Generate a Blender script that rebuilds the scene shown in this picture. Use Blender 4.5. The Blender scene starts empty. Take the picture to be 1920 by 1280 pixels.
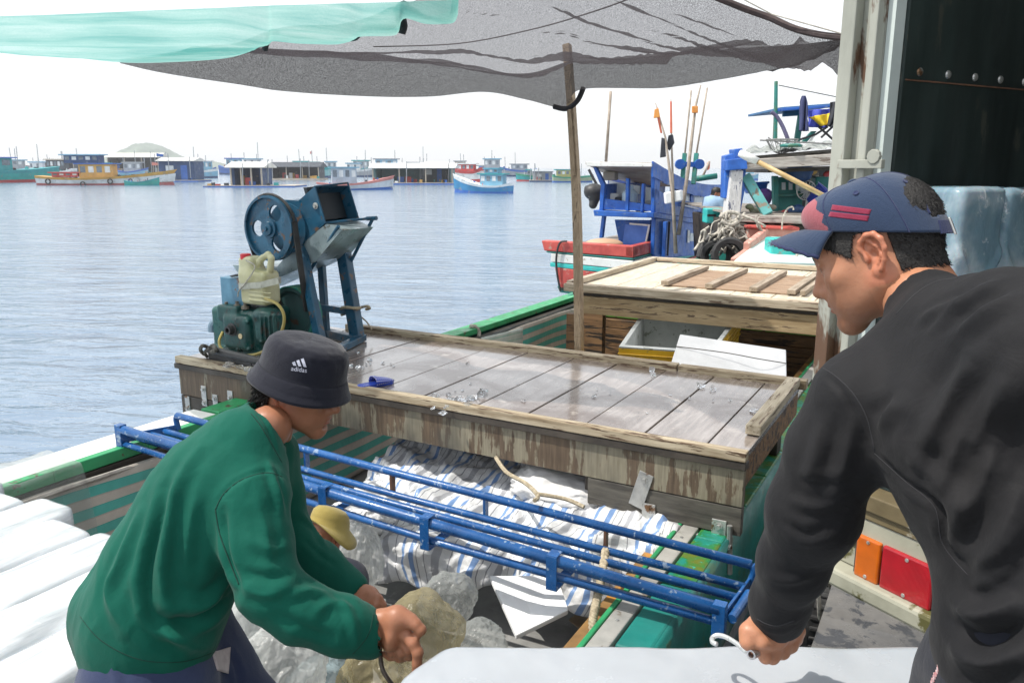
import bpy, bmesh, math, random
import numpy as np
from mathutils import Vector, Matrix, noise as mnoise
from mathutils.bvhtree import BVHTree
random.seed(7); RNG = np.random.default_rng(7)
SC = bpy.context.scene
COL = SC.collection
R = math.radians

# ---------------------------------------------------------------- camera
F = 1493.0; PITCH = math.atan(326 / 1493.0); CZ = 2.8
cam_d = bpy.data.cameras.new('camera'); cam = bpy.data.objects.new('camera', cam_d); COL.objects.link(cam)
cam.location = (0, 0, CZ); cam.rotation_euler = (math.pi / 2 - PITCH, 0, 0)
cam_d.sensor_width = 36; cam_d.lens = 36 * F / 1920; cam_d.clip_start = .05; cam_d.clip_end = 6000
SC.camera = cam
# ---------------------------------------------------------------- sky, sun, exposure
SUN_EL, SUN_AZ = R(60), R(-97)          # azimuth measured from +Y, negative = to the left
world = bpy.data.worlds.new('World'); SC.world = world; world.use_nodes = True
wn = world.node_tree; bgn = wn.nodes['Background']
sky = wn.nodes.new('ShaderNodeTexSky'); sky.sky_type = 'NISHITA'; sky.sun_disc = False
sky.sun_elevation = SUN_EL; sky.sun_rotation = SUN_AZ; sky.dust_density = 1.0; sky.air_density = 1.0; sky.ozone_density = 1.0
hz = wn.nodes.new('ShaderNodeMixRGB'); hz.inputs[0].default_value = .78; hz.inputs[2].default_value = (9.3, 9.35, 9.4, 1)   # bright white overcast veil over the blue
wn.links.new(sky.outputs[0], hz.inputs[1]); wn.links.new(hz.outputs[0], bgn.inputs[0]); bgn.inputs[1].default_value = .115
sd = bpy.data.lights.new('sun', 'SUN'); sd.energy = 3.9; sd.angle = R(.5); sd.color = (1, .95, .87)
sun = bpy.data.objects.new('sun', sd); COL.objects.link(sun)
sdir = Vector((math.sin(SUN_AZ) * math.cos(SUN_EL), math.cos(SUN_AZ) * math.cos(SUN_EL), math.sin(SUN_EL)))
sun.rotation_euler = sdir.to_track_quat('Z', 'Y').to_euler(); sun.location = (0, 0, 30)
vs = SC.view_settings; vs.view_transform = 'Standard'; vs.look = 'None'; vs.exposure = .42; vs.gamma = 1; vs.use_curve_mapping = False
SC.cycles.use_denoising = True
SC.cycles.max_bounces = 8; SC.cycles.transparent_max_bounces = 12

# ---------------------------------------------------------------- coordinates
_c, _s = math.cos(PITCH), math.sin(PITCH)
FW = np.array((0, _c, -_s)); UPV = np.array((0, _s, _c)); RT = np.array((1., 0, 0)); CAM = np.array((0, 0, CZ))
AX = np.array((.871, -.491, 0)); BX = np.array((.491, .871, 0)); ZX = np.array((0, 0, 1.))   # across / along the boats
def ray(u, v): return FW + RT * (u - 960) / F + UPV * (640 - v) / F
def C(u, v, D): return CAM + D * ray(u, v)
def onZ(u, v, z): d = ray(u, v); return CAM + d * ((z - CZ) / d[2])
def onA(u, v, a): d = ray(u, v); return CAM + d * ((a - CAM @ AX) / (d @ AX))
def onB(u, v, b): d = ray(u, v); return CAM + d * ((b - CAM @ BX) / (d @ BX))
def B(a, b, z): return AX * a + BX * b + ZX * z
def ab(p): return p @ AX, p @ BX, p[2]
def nrm(v): v = np.asarray(v, float); return v / (np.linalg.norm(v) + 1e-12)

# ---------------------------------------------------------------- object helpers
def tag(o, label=None, cat=None, group=None, kind=None):
    if label: o['label'] = label
    if cat: o['category'] = cat
    if group: o['group'] = group
    if kind: o['kind'] = kind
    return o
def thing(name, label, cat, loc, group=None, kind=None):
    o = bpy.data.objects.new(name, None); COL.objects.link(o); o.empty_display_size = .1
    o.location = Vector([float(x) for x in loc]); return tag(o, label, cat, group, kind)
def link_mesh(name, me, mat=None, parent=None, smooth=False, bevel=0, sub=0, auto=None, seg=2):
    o = bpy.data.objects.new(name, me); COL.objects.link(o)
    if mat is not None:
        for m in (mat if isinstance(mat, (list, tuple)) else [mat]): me.materials.append(m)
    if smooth: me.polygons.foreach_set('use_smooth', [True] * len(me.polygons))
    if bevel:
        b = o.modifiers.new('Bevel', 'BEVEL'); b.width = bevel; b.segments = seg; b.limit_method = 'ANGLE'; b.angle_limit = R(38)
    if sub:
        s = o.modifiers.new('Subd', 'SUBSURF'); s.levels = sub; s.render_levels = sub
    if parent is not None:
        o.parent = parent
        m = Matrix.Identity(4); q = parent; chain = []
        while q is not None: chain.append(q); q = q.parent
        for q in reversed(chain): m = m @ (q.matrix_parent_inverse @ q.matrix_basis)
        o.matrix_parent_inverse = m.inverted()
    return o
class MB:
    """collects shapes; build() links them as one mesh object"""
    def __init__(s): s.v = []; s.f = []; s.m = []; s.cm = 0; s.uv = {}
    def add(s, vs, fs):
        n = len(s.v); s.v += [tuple(map(float, p)) for p in vs]
        for f in fs: s.f.append(tuple(i + n for i in f)); s.m.append(s.cm)
        return n
    def hexa(s, p):   # 8 corners: bottom 4 ccw, top 4 ccw
        s.add(p, [(3, 2, 1, 0), (4, 5, 6, 7), (0, 1, 5, 4), (1, 2, 6, 5), (2, 3, 7, 6), (3, 0, 4, 7)]); return s
    def box(s, c, x, y, z):    # centre and half-axis vectors
        c, x, y, z = map(lambda q: np.asarray(q, float), (c, x, y, z))
        return s.hexa([c - x - y - z, c + x - y - z, c + x + y - z, c - x + y - z, c - x - y + z, c + x - y + z, c + x + y + z, c - x + y + z])
    def abox(s, a0, a1, b0, b1, z0, z1):
        return s.box(B((a0 + a1) / 2, (b0 + b1) / 2, (z0 + z1) / 2), AX * (a1 - a0) / 2, BX * (b1 - b0) / 2, ZX * (z1 - z0) / 2)
    def wbox(s, x0, x1, y0, y1, z0, z1):
        return s.box(((x0 + x1) / 2, (y0 + y1) / 2, (z0 + z1) / 2), (abs(x1 - x0) / 2, 0, 0), (0, abs(y1 - y0) / 2, 0), (0, 0, abs(z1 - z0) / 2))
    def beam(s, p0, p1, w, h, up=(0, 0, 1)):
        p0, p1 = np.asarray(p0, float), np.asarray(p1, float); d = nrm(p1 - p0); sd = nrm(np.cross(d, up)); u = np.cross(sd, d)
        return s.box((p0 + p1) / 2, (p1 - p0) / 2, sd * w / 2, u * h / 2)
    def tube(s, pts, r, n=10, cap=True, closed=False):
        pts = [np.asarray(p, float) for p in pts]; N = len(pts); rs = r if isinstance(r, (list, tuple, np.ndarray)) else [r] * N
        prev = None; vs = []
        for i, p in enumerate(pts):
            if closed: d = nrm(pts[(i + 1) % N] - pts[i - 1])
            else: d = nrm(pts[min(i + 1, N - 1)] - pts[max(i - 1, 0)])
            if prev is None: x = nrm(np.cross(d, (0, 0, 1) if abs(d[2]) < .9 else (1, 0, 0)))
            else: x = nrm(prev - d * (prev @ d))
            prev = x; y = np.cross(d, x)
            for k in range(n):
                t = 2 * math.pi * k / n; vs.append(p + rs[i] * (math.cos(t) * x + math.sin(t) * y))
        fs = []
        for i in range(N if closed else N - 1):
            j = (i + 1) % N
            for k in range(n):
                l = (k + 1) % n; fs.append((i * n + k, i * n + l, j * n + l, j * n + k))
        if cap and not closed: fs += [tuple(range(n))[::-1], tuple((N - 1) * n + k for k in range(n))]
        s.add(vs, fs); return s
    def lathe(s, c, axis, prof, n=32, cap=True, closed=False):   # prof: (along axis, radius)
        c = np.asarray(c, float); d = nrm(axis); x = nrm(np.cross(d, (0, 0, 1) if abs(d[2]) < .9 else (1, 0, 0))); y = np.cross(d, x)
        vs = [c + d * t + r * (math.cos(2 * math.pi * k / n) * x + math.sin(2 * math.pi * k / n) * y) for t, r in prof for k in range(n)]
        fs = []; N = len(prof)
        for i in range(N if closed else N - 1):
            j = (i + 1) % N
            for k in range(n):
                l = (k + 1) % n; fs.append((i * n + k, i * n + l, j * n + l, j * n + k))
        if cap and not closed: fs += [tuple(range(n))[::-1], tuple((N - 1) * n + k for k in range(n))]
        s.add(vs, fs); return s
    def prism(s, poly, ext):      # polygon of 3-D points extruded by a vector
        n = len(poly); p = [np.asarray(q, float) for q in poly]; e = np.asarray(ext, float)
        s.add(p + [q + e for q in p], [tuple(range(n))[::-1], tuple(range(n, 2 * n))] + [(i, (i + 1) % n, n + (i + 1) % n, n + i) for i in range(n)]); return s
    def grid(s, P, uv=True, closed_u=False):   # P: array [nu, nv, 3]
        P = np.asarray(P, float); nu, nv = P.shape[:2]; n0 = len(s.v)
        fs = []
        for i in range(nu if closed_u else nu - 1):
            for j in range(nv - 1):
                k = (i + 1) % nu; fs.append((i * nv + j, k * nv + j, k * nv + j + 1, i * nv + j + 1))
        s.add(P.reshape(-1, 3), fs)
        for i in range(nu):
            for j in range(nv): s.uv[n0 + i * nv + j] = (i / max(nu - 1, 1), j / max(nv - 1, 1))
        return s
    def mesh(s, name):
        me = bpy.data.meshes.new(name); me.from_pydata(s.v, [], s.f); me.polygons.foreach_set('material_index', s.m)
        if s.uv:
            l = me.uv_layers.new(name='UVMap'); idx = np.empty(len(me.loops), int); me.loops.foreach_get('vertex_index', idx)
            l.data.foreach_set('uv', np.array([s.uv.get(i, (0, 0)) for i in idx], float).ravel())
        bm = bmesh.new(); bm.from_mesh(me); bmesh.ops.recalc_face_normals(bm, faces=bm.faces); bm.to_mesh(me); bm.free()
        me.update(); return me
    def build(s, name, mat, parent=None, smooth=False, bevel=0, sub=0, thick=0, seg=2):
        o = link_mesh(name, s.mesh(name), mat, parent, smooth, 0, sub)
        if thick: t = o.modifiers.new('Solid', 'SOLIDIFY'); t.thickness = thick; t.offset = 0
        if bevel:
            b = o.modifiers.new('Bevel', 'BEVEL'); b.width = bevel; b.segments = seg; b.limit_method = 'ANGLE'; b.angle_limit = R(38)
        return o
def arc(pts, n=8):      # Catmull-Rom through points
    pts = [np.asarray(p, float) for p in pts]; out = []
    for i in range(len(pts) - 1):
        p0, p1, p2, p3 = pts[max(i - 1, 0)], pts[i], pts[i + 1], pts[min(i + 2, len(pts) - 1)]
        for k in range(n):
            t = k / n; out.append(.5 * (2 * p1 + (p2 - p0) * t + (2 * p0 - 5 * p1 + 4 * p2 - p3) * t * t + (3 * p1 - p0 - 3 * p2 + p3) * t ** 3))
    return out + [pts[-1]]
def fbm(P, scale=1., oct=3, seed=0.):
    P = np.asarray(P, float); out = np.zeros(len(P))
    for i, p in enumerate(P): out[i] = mnoise.fractal(Vector((p[0] * scale + seed, p[1] * scale + seed * .7, p[2] * scale - seed)), 1.0, 2.0, oct)
    return out

# ---------------------------------------------------------------- materials
class NT:
    def __init__(s, name):
        s.m = bpy.data.materials.new(name); s.m.use_nodes = True; s.t = s.m.node_tree; s.p = s.t.nodes['Principled BSDF']; s.out = s.t.nodes['Material Output']
    def n(s, typ, **kw):
        x = s.t.nodes.new('ShaderNode' + typ)
        for k, v in kw.items():
            if k.startswith('i_'): x.inputs[k[2:].replace('_', ' ')].default_value = v
            else: setattr(x, k, v)
        return x
    def l(s, a, b): s.t.links.new(a, b)
    def coord(s, kind='Object', scale=(1, 1, 1), rot=(0, 0, 0)):
        t = s.n('TexCoord'); m = s.n('Mapping'); m.inputs['Scale'].default_value = scale
        m2 = s.n('Mapping'); m2.inputs['Rotation'].default_value = rot
        s.l(t.outputs[kind], m2.inputs[0]); s.l(m2.outputs[0], m.inputs[0]); return m.outputs[0]
    def noise(s, vec, scale, detail=4, rough=.55, dist=0.):
        x = s.n('TexNoise'); x.inputs['Scale'].default_value = scale; x.inputs['Detail'].default_value = detail
        x.inputs['Roughness'].default_value = rough; x.inputs['Distortion'].default_value = dist; s.l(vec, x.inputs['Vector']); return x.outputs['Fac']
    def ramp(s, fac, stops, interp='LINEAR'):
        x = s.n('ValToRGB'); cr = x.color_ramp; cr.interpolation = interp
        while len(cr.elements) < len(stops): cr.elements.new(.5)
        for e, (p, c) in zip(cr.elements, stops):
            e.position = p; e.color = (c[0], c[1], c[2], 1) if hasattr(c, '__len__') else (c, c, c, 1)
        s.l(fac, x.inputs[0]); return x.outputs[0]
    def mix(s, fac, a, b, blend='MIX'):
        x = s.n('MixRGB', blend_type=blend)
        for k, q in ((0, fac), (1, a), (2, b)):
            if isinstance(q, (int, float)): x.inputs[k].default_value = q if k == 0 else (q, q, q, 1)
            elif hasattr(q, '__len__'): x.inputs[k].default_value = (q[0], q[1], q[2], 1)
            else: s.l(q, x.inputs[k])
        return x.outputs[0]
    def bump(s, h, strength=.3, dist=.01, prev=None):
        b = s.n('Bump'); b.inputs['Strength'].default_value = strength; b.inputs['Distance'].default_value = dist; s.l(h, b.inputs['Height'])
        if prev is not None: s.l(prev, b.inputs['Normal'])
        s.l(b.outputs[0], s.p.inputs['Normal']); return b.outputs[0]
    def base(s, c):
        if hasattr(c, '__len__'): s.p.inputs['Base Color'].default_value = (c[0], c[1], c[2], 1)
        else: s.l(c, s.p.inputs['Base Color'])
    def rough(s, r):
        if isinstance(r, (int, float)): s.p.inputs['Roughness'].default_value = r
        else: s.l(r, s.p.inputs['Roughness'])
BROT = (0, 0, math.atan2(AX[1], AX[0]) * -1)      # turns world coordinates so x runs across the boat and y along it
def mat(name, col, rough=.6, col2=None, var=.25, scale=6, metal=0., bump=.15, bscale=60, wear=None, wear_amt=.4, wear_scale=9, stretch=(1, 1, 1), rot=(0, 0, 0), spec=.5, detail=5, coat=0., rvar=.15):
    n = NT(name); v = n.coord('Object', stretch, rot)
    c1 = tuple(x * (1 - var) for x in col); c2 = col2 if col2 else tuple(min(1, x * (1 + var)) for x in col)
    f = n.noise(v, scale, detail, .6); c = n.ramp(f, [(.3, c1), (.7, c2)])
    if wear:
        w = n.ramp(n.noise(v, wear_scale, 6, .65, .3), [(.52 + (.5 - wear_amt) * .3, 0.), (.56 + (.5 - wear_amt) * .3, 1.)])
        c = n.mix(w, c, wear)
    n.base(c); n.p.inputs['Metallic'].default_value = metal; n.p.inputs['Specular IOR Level'].default_value = spec
    n.rough(n.ramp(n.noise(v, scale * 2.3, 4), [(.3, max(.03, rough - rvar)), (.7, min(1, rough + rvar))]))
    if bump: n.bump(n.noise(v, bscale, 5, .6), bump, .006)
    if coat: n.p.inputs['Coat Weight'].default_value = coat; n.p.inputs['Coat Roughness'].default_value = .15
    return n.m
def flat(name, col, rough=.6, metal=0.):
    n = NT(name); n.base(col); n.rough(rough); n.p.inputs['Metallic'].default_value = metal; return n.m
# ---------------------------------------------------------------- numpy noise, implicit surfaces
_perm = np.random.default_rng(3).permutation(256); _perm = np.concatenate([_perm, _perm, _perm])
_grad = np.random.default_rng(4).normal(size=(256, 3)); _grad /= np.linalg.norm(_grad, axis=1)[:, None]
def perlin(P):
    P = np.asarray(P, float); i = np.floor(P).astype(int); f = P - i; i &= 255; w = f * f * f * (f * (f * 6 - 15) + 10); out = 0
    for dx in (0, 1):
        for dy in (0, 1):
            for dz in (0, 1):
                h = _perm[_perm[_perm[i[..., 0] + dx] + i[..., 1] + dy] + i[..., 2] + dz]; g = _grad[h]
                d = (g * (f - np.array((dx, dy, dz)))).sum(-1)
                wt = (w[..., 0] if dx else 1 - w[..., 0]) * (w[..., 1] if dy else 1 - w[..., 1]) * (w[..., 2] if dz else 1 - w[..., 2])
                out = out + d * wt
    return out
def nfbm(P, o=4, g=.5):
    s = 0; a = 1
    for k in range(o): s = s + a * perlin(np.asarray(P) * 2 ** k + 17.3 * k); a *= g
    return s
def ridged(P, o=3, g=.5):
    s = 0; a = 1
    for k in range(o): s = s + a * (1 - np.abs(perlin(np.asarray(P) * 2 ** k + 11.7 * k)) * 2.4); a *= g
    return s
def rotm(e): return np.array(Matrix.Rotation(e[2], 3, 'Z') @ Matrix.Rotation(e[1], 3, 'Y') @ Matrix.Rotation(e[0], 3, 'X'))
class SDF:
    def __init__(s): s.ops = []
    def cone(s, a, b, ra, rb=None, k=.02, sub=False): s.ops.append(('c', np.asarray(a, float), np.asarray(b, float), ra, ra if rb is None else rb, k, sub)); return s
    def ell(s, c, r, rot=None, k=.02, sub=False): s.ops.append(('e', np.asarray(c, float), np.asarray(r, float), np.eye(3) if rot is None else np.asarray(rot, float), None, k, sub)); return s
    def box(s, c, r, rot=None, rd=.01, k=.02, sub=False): s.ops.append(('b', np.asarray(c, float), np.asarray(r, float), np.eye(3) if rot is None else np.asarray(rot, float), rd, k, sub)); return s
    def chain(s, pts, rs, k=.02):
        for i in range(len(pts) - 1): s.cone(pts[i], pts[i + 1], rs[i], rs[i + 1], k)
        return s
    def bounds(s):
        lo, hi = [], []
        for o in s.ops:
            if o[6]: continue
            if o[0] == 'c': m = max(o[3], o[4]); lo.append(np.minimum(o[1], o[2]) - m); hi.append(np.maximum(o[1], o[2]) + m)
            else: e = np.abs(o[3]) @ o[2]; lo.append(o[1] - e); hi.append(o[1] + e)
        return np.min(lo, 0), np.max(hi, 0)
    def mesh(s, h, warp=None):
        lo, hi = s.bounds(); lo = lo - 3 * h - .01; hi = hi + 3 * h + .01
        n = np.ceil((hi - lo) / h).astype(int) + 1; V = np.full(n, 9., np.float32)
        ax = [lo[i] + h * np.arange(n[i]) for i in range(3)]
        for o in s.ops:
            k = o[5]; mg = k + 4 * h
            if o[0] == 'c': m = max(o[3], o[4]); l_ = np.minimum(o[1], o[2]) - m - mg; h_ = np.maximum(o[1], o[2]) + m + mg
            else: e = np.abs(o[3]) @ o[2]; l_ = o[1] - e - mg; h_ = o[1] + e + mg
            i0 = np.clip(np.floor((l_ - lo) / h).astype(int), 0, n); i1 = np.clip(np.ceil((h_ - lo) / h).astype(int) + 1, 0, n)
            if (i1 <= i0).any(): continue
            sl = tuple(slice(i0[i], i1[i]) for i in range(3))
            P = np.stack(np.meshgrid(*[ax[i][sl[i]] for i in range(3)], indexing='ij'), -1)
            if warp is not None: P = warp(P)
            if o[0] == 'c':
                a, b, ra, rb = o[1:5]; d = b - a; L2 = d @ d
                t = np.clip(((P - a) @ d) / max(L2, 1e-12), 0, 1); q = P - a - t[..., None] * d; D = np.sqrt((q * q).sum(-1)) - (ra + (rb - ra) * t)
            elif o[0] == 'e':
                q = (P - o[1]) @ o[3]; k0 = np.sqrt(((q / o[2]) ** 2).sum(-1)); k1 = np.sqrt(((q / o[2] ** 2) ** 2).sum(-1)); D = k0 * (k0 - 1) / np.maximum(k1, 1e-9)
            else:
                q = np.abs((P - o[1]) @ o[3]) - (o[2] - o[4]); D = np.sqrt((np.maximum(q, 0) ** 2).sum(-1)) + np.minimum(q.max(-1), 0) - o[4]
            W = V[sl]
            if o[6]: D = -D; hh = np.maximum(k - np.abs(W - D), 0) / k; V[sl] = np.maximum(W, D) + hh * hh * k * .25
            else: hh = np.maximum(k - np.abs(W - D), 0) / k; V[sl] = np.minimum(W, D) - hh * hh * k * .25
        return surface_nets(V, lo, h)
def surface_nets(V, lo, h):
    n = V.shape; S = V < 0
    c = np.zeros((n[0] - 1, n[1] - 1, n[2] - 1), int)
    for dx in (0, 1):
        for dy in (0, 1):
            for dz in (0, 1): c += S[dx:n[0] - 1 + dx, dy:n[1] - 1 + dy, dz:n[2] - 1 + dz]
    act = (c > 0) & (c < 8); idx = np.full(act.shape, -1); I = np.argwhere(act); idx[act] = np.arange(len(I))
    acc = np.zeros((len(I), 3)); cnt = np.zeros(len(I))
    for a in range(3):
        for d1 in (0, 1):
            for d2 in (0, 1):
                o0 = np.zeros(3, int); o1, o2 = [(1, 2), (0, 2), (0, 1)][a]; o0[o1] = d1; o0[o2] = d2; oe = o0.copy(); oe[a] = 1
                p = I + o0; q = I + oe; va = V[p[:, 0], p[:, 1], p[:, 2]]; vb = V[q[:, 0], q[:, 1], q[:, 2]]
                m = (va < 0) != (vb < 0); t = np.zeros(len(I)); t[m] = va[m] / (va[m] - vb[m])
                pos = np.tile(o0.astype(float), (len(I), 1)); pos[:, a] = t; acc[m] += pos[m]; cnt[m] += 1
    vs = lo + h * (I + acc / cnt[:, None])
    fs = []
    for a in range(3):
        o1, o2 = [(1, 2), (2, 0), (0, 1)][a]
        sl0 = [slice(1, n[i] - 1) for i in range(3)]; sl0[a] = slice(0, n[a] - 1); sl1 = list(sl0); sl1[a] = slice(1, n[a])
        A, Bq = S[tuple(sl0)], S[tuple(sl1)]; off = np.array([1, 1, 1]); off[a] = 0
        for sgn, mk in ((0, A & ~Bq), (1, ~A & Bq)):
            E = np.argwhere(mk) + off
            if not len(E): continue
            def g(x, y): q = E.copy(); q[:, o1] -= x; q[:, o2] -= y; return idx[q[:, 0], q[:, 1], q[:, 2]]
            f = np.stack([g(1, 1), g(0, 1), g(0, 0), g(1, 0)], 1)
            fs.append(f if sgn == 0 else f[:, ::-1])
    return vs, np.concatenate(fs)
def np_mesh(name, vs, fs):
    me = bpy.data.meshes.new(name); me.vertices.add(len(vs)); me.vertices.foreach_set('co', np.asarray(vs, np.float32).ravel())
    k = fs.shape[1]; me.loops.add(fs.size); me.loops.foreach_set('vertex_index', fs.ravel().astype(np.int32)); me.polygons.add(len(fs))
    me.polygons.foreach_set('loop_start', np.arange(0, fs.size, k, dtype=np.int32)); me.polygons.foreach_set('loop_total', np.full(len(fs), k, np.int32)); me.update(calc_edges=True); return me
def relax(vs, fs, it=2, lam=.5):
    e = np.concatenate([fs[:, [i, (i + 1) % fs.shape[1]]] for i in range(fs.shape[1])]); n = len(vs)
    for _ in range(it):
        acc = np.zeros_like(vs); cnt = np.zeros(n)
        np.add.at(acc, e[:, 0], vs[e[:, 1]]); np.add.at(cnt, e[:, 0], 1); np.add.at(acc, e[:, 1], vs[e[:, 0]]); np.add.at(cnt, e[:, 1], 1)
        vs = vs + lam * (acc / np.maximum(cnt, 1)[:, None] - vs)
    return vs
def vnormals(vs, fs):
    n = np.cross(vs[fs[:, 2]] - vs[fs[:, 0]], vs[fs[:, 3]] - vs[fs[:, 1]]) if fs.shape[1] == 4 else np.cross(vs[fs[:, 1]] - vs[fs[:, 0]], vs[fs[:, 2]] - vs[fs[:, 0]])
    o = np.zeros_like(vs)
    for i in range(fs.shape[1]): np.add.at(o, fs[:, i], n)
    return o / (np.linalg.norm(o, axis=1)[:, None] + 1e-12)
def cam_hit(vs, fs, pts):     # where pixels fall on a mesh (to lay folds in the cloth)
    t = BVHTree.FromPolygons([tuple(p) for p in vs], [tuple(f) for f in fs]); out = []
    for u, v in pts:
        d = Vector(ray(u, v)).normalized(); h = t.ray_cast(Vector(CAM), d)
        if h[0] is not None: out.append(np.array(h[0]))
    return out
def folds(vs, fs, lines):
    """lines: (pixels, height, width): ridges (+) or grooves (-) in cloth along a polyline"""
    N = vnormals(vs, fs); disp = np.zeros(len(vs))
    for px, amp, wd in lines:
        pts = cam_hit(vs, fs, [tuple(p) for p in arc([np.array(q, float) for q in px], 5)])
        if len(pts) < 2: continue
        best = np.full(len(vs), 9.); tt = np.zeros(len(vs)); n = len(pts) - 1
        for i in range(n):
            d = pts[i + 1] - pts[i]; L = d @ d + 1e-9; t = np.clip(((vs - pts[i]) @ d) / L, 0, 1); q = vs - pts[i] - t[:, None] * d; D = np.sqrt((q * q).sum(1))
            m = D < best; best[m] = D[m]; tt[m] = (i + t[m]) / n
        env = np.sin(np.pi * np.clip(tt, .03, .97)) ** .6
        disp += amp * env * (np.exp(-(best / (wd * .8)) ** 1.4) - .5 * np.exp(-((best - 1.9 * wd) / (wd * .9)) ** 2))
    return vs + N * disp[:, None]
# ---------------------------------------------------------------- materials used in many places
WOOD_PALE = mat('pale weathered wood', (.42, .33, .22), .75, (.60, .52, .40), .3, 3, stretch=(1.2, 14, 14), rot=BROT, bump=.3, bscale=14, wear=(.16, .11, .075), wear_amt=.32, wear_scale=2.2)
WOOD_PALE_B = mat('pale weathered wood along', (.42, .34, .24), .75, (.60, .52, .41), .3, 3, stretch=(14, 1.2, 14), rot=BROT, bump=.3, bscale=14, wear=(.17, .12, .085), wear_amt=.3, wear_scale=2.2)
WOOD_GREY = mat('grey old timber', (.22, .19, .16), .8, (.38, .35, .31), .3, 2.5, stretch=(1, 10, 10), bump=.4, bscale=9, wear=(.07, .055, .045), wear_amt=.4, wear_scale=2)
WOOD_BROWN = mat('brown wet timber', (.14, .075, .035), .6, (.28, .16, .075), .3, 3, stretch=(1, 7, 9), rot=BROT, bump=.3, bscale=10, wear=(.03, .022, .017), wear_amt=.45, wear_scale=2)
DARKWOOD = mat('dark damp wood', (.035, .03, .026), .6, (.075, .062, .05), .3, 5, bump=.3)
GREEN = mat('green boat paint', (.02, .25, .09), .45, (.03, .33, .13), .2, 5, wear=(.08, .05, .03), wear_amt=.25)
TEAL = mat('teal boat paint', (.008, .14, .125), .5, (.012, .21, .18), .25, 3, wear=(.05, .14, .08), wear_amt=.35, wear_scale=5, bump=.2)
TEAL_BRIGHT = mat('bright teal paint', (.03, .42, .40), .45, (.05, .52, .48), .15, 4, wear=(.2, .3, .27), wear_amt=.2)
CYANW = mat('pale cyan paint', (.52, .72, .68), .5, (.66, .80, .76), .15, 3, wear=(.4, .38, .32), wear_amt=.18)
WHITEP = mat('white boat paint', (.66, .67, .64), .5, (.8, .8, .78), .12, 3, wear=(.35, .28, .2), wear_amt=.2)
REDP = mat('red boat paint', (.42, .05, .045), .5, (.55, .09, .07), .25, 4, wear=(.4, .25, .2), wear_amt=.25)
PINKP = mat('faded red paint', (.52, .22, .17), .6, (.62, .33, .27), .2, 4, wear=(.6, .5, .42), wear_amt=.25)
BLUEP = mat('blue boat paint', (.010, .09, .40), .4, (.018, .13, .52), .25, 4, wear=(.10, .18, .34), wear_amt=.2)
BLUED = mat('blue machine paint', (.010, .065, .125), .36, (.018, .10, .18), .3, 6, wear=(.12, .07, .045), wear_amt=.22, wear_scale=14, bump=.12)
RACKBLUE = mat('chipped blue pipe paint', (.010, .075, .25), .3, (.018, .11, .33), .25, 8, wear=(.22, .30, .42), wear_amt=.24, wear_scale=26, bump=.2, bscale=120)
RUST = mat('rusty brown steel', (.11, .05, .03), .7, (.2, .10, .06), .3, 12, bump=.3)
STEEL = mat('galvanised steel', (.42, .43, .42), .45, (.6, .6, .58), .2, 12, metal=.7, wear=(.2, .12, .07), wear_amt=.3, wear_scale=14)
BLACKM = mat('black metal', (.02, .021, .023), .5, (.04, .04, .042), .3, 8)
RUBBER = mat('black rubber', (.018, .018, .019), .7, (.035, .035, .036), .3, 10, bump=.3)
GLASSD = mat('dark window glass', (.10, .13, .16), .12, (.2, .25, .3), .2, 2, bump=0)
GLASSL = mat('bright window glass', (.55, .6, .62), .15, (.7, .74, .76), .1, 2, bump=0)
ROPE = mat('hemp rope', (.33, .27, .18), .9, (.5, .43, .31), .3, 60, bump=.5, bscale=220)
ROPEG = mat('grey old rope', (.36, .33, .28), .9, (.55, .52, .46), .3, 30, bump=.5, bscale=120)
FOAM = mat('white foam', (.76, .77, .78), .7, (.86, .87, .88), .08, 5, bump=.15, bscale=160)

# ---------------------------------------------------------------- water and quay
def water_mat():
    n = NT('harbour water'); v = n.coord('Object', (1, 1, 1), (0, 0, R(-12)))
    v2 = n.coord('Object', (.45, 1.25, 1), (0, 0, R(8)))
    big = n.noise(v2, .55, 3, .5, .4); mid = n.noise(v2, 1.9, 4, .55, .6); fine = n.noise(v, 7, 3, .6, .3)
    n.base(n.ramp(big, [(.3, (.09, .16, .25)), (.7, (.15, .225, .31))]))
    n.rough(.12); n.p.inputs['IOR'].default_value = 2.2; n.p.inputs['Specular IOR Level'].default_value = .6
    b = n.bump(big, .26, .8); b = n.bump(mid, .46, .30, b); n.bump(fine, .3, .04, b)
    return n.m
m = MB(); s = 3000
m.add([(-s, -300, 0), (s, -300, 0), (s, 4500, 0), (-s, 4500, 0)], [(0, 1, 2, 3)])
tag(m.build('water', water_mat()), 'calm blue harbour water with small ripples', 'water', kind='structure')

QUAY = mat('wet black concrete', (.03, .029, .028), .25, (.13, .12, .105), .3, 3.2, bump=.6, bscale=9, wear=(.008, .008, .009), wear_amt=.5, wear_scale=7, spec=.7)
m = MB(); P = []
for i in range(60):
    row = []
    for j in range(40):
        a = -.32 + .25 * j if j else -.32
        b = -6 + i * .25
        z = 1.12 + .02 * mnoise.noise(Vector((a * 2.3, b * 2.3, 0))) + .012 * mnoise.noise(Vector((a * 9, b * 9, 3)))
        row.append(B(a, b, z))
    P.append(row)
m.grid(P); m.abox(-.31, 9.4, -6, 8.7, -.5, 1.07)
tag(m.build('quay', QUAY, smooth=False), 'wet dark cracked concrete quay edge under the truck', 'quay', kind='structure')

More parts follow.
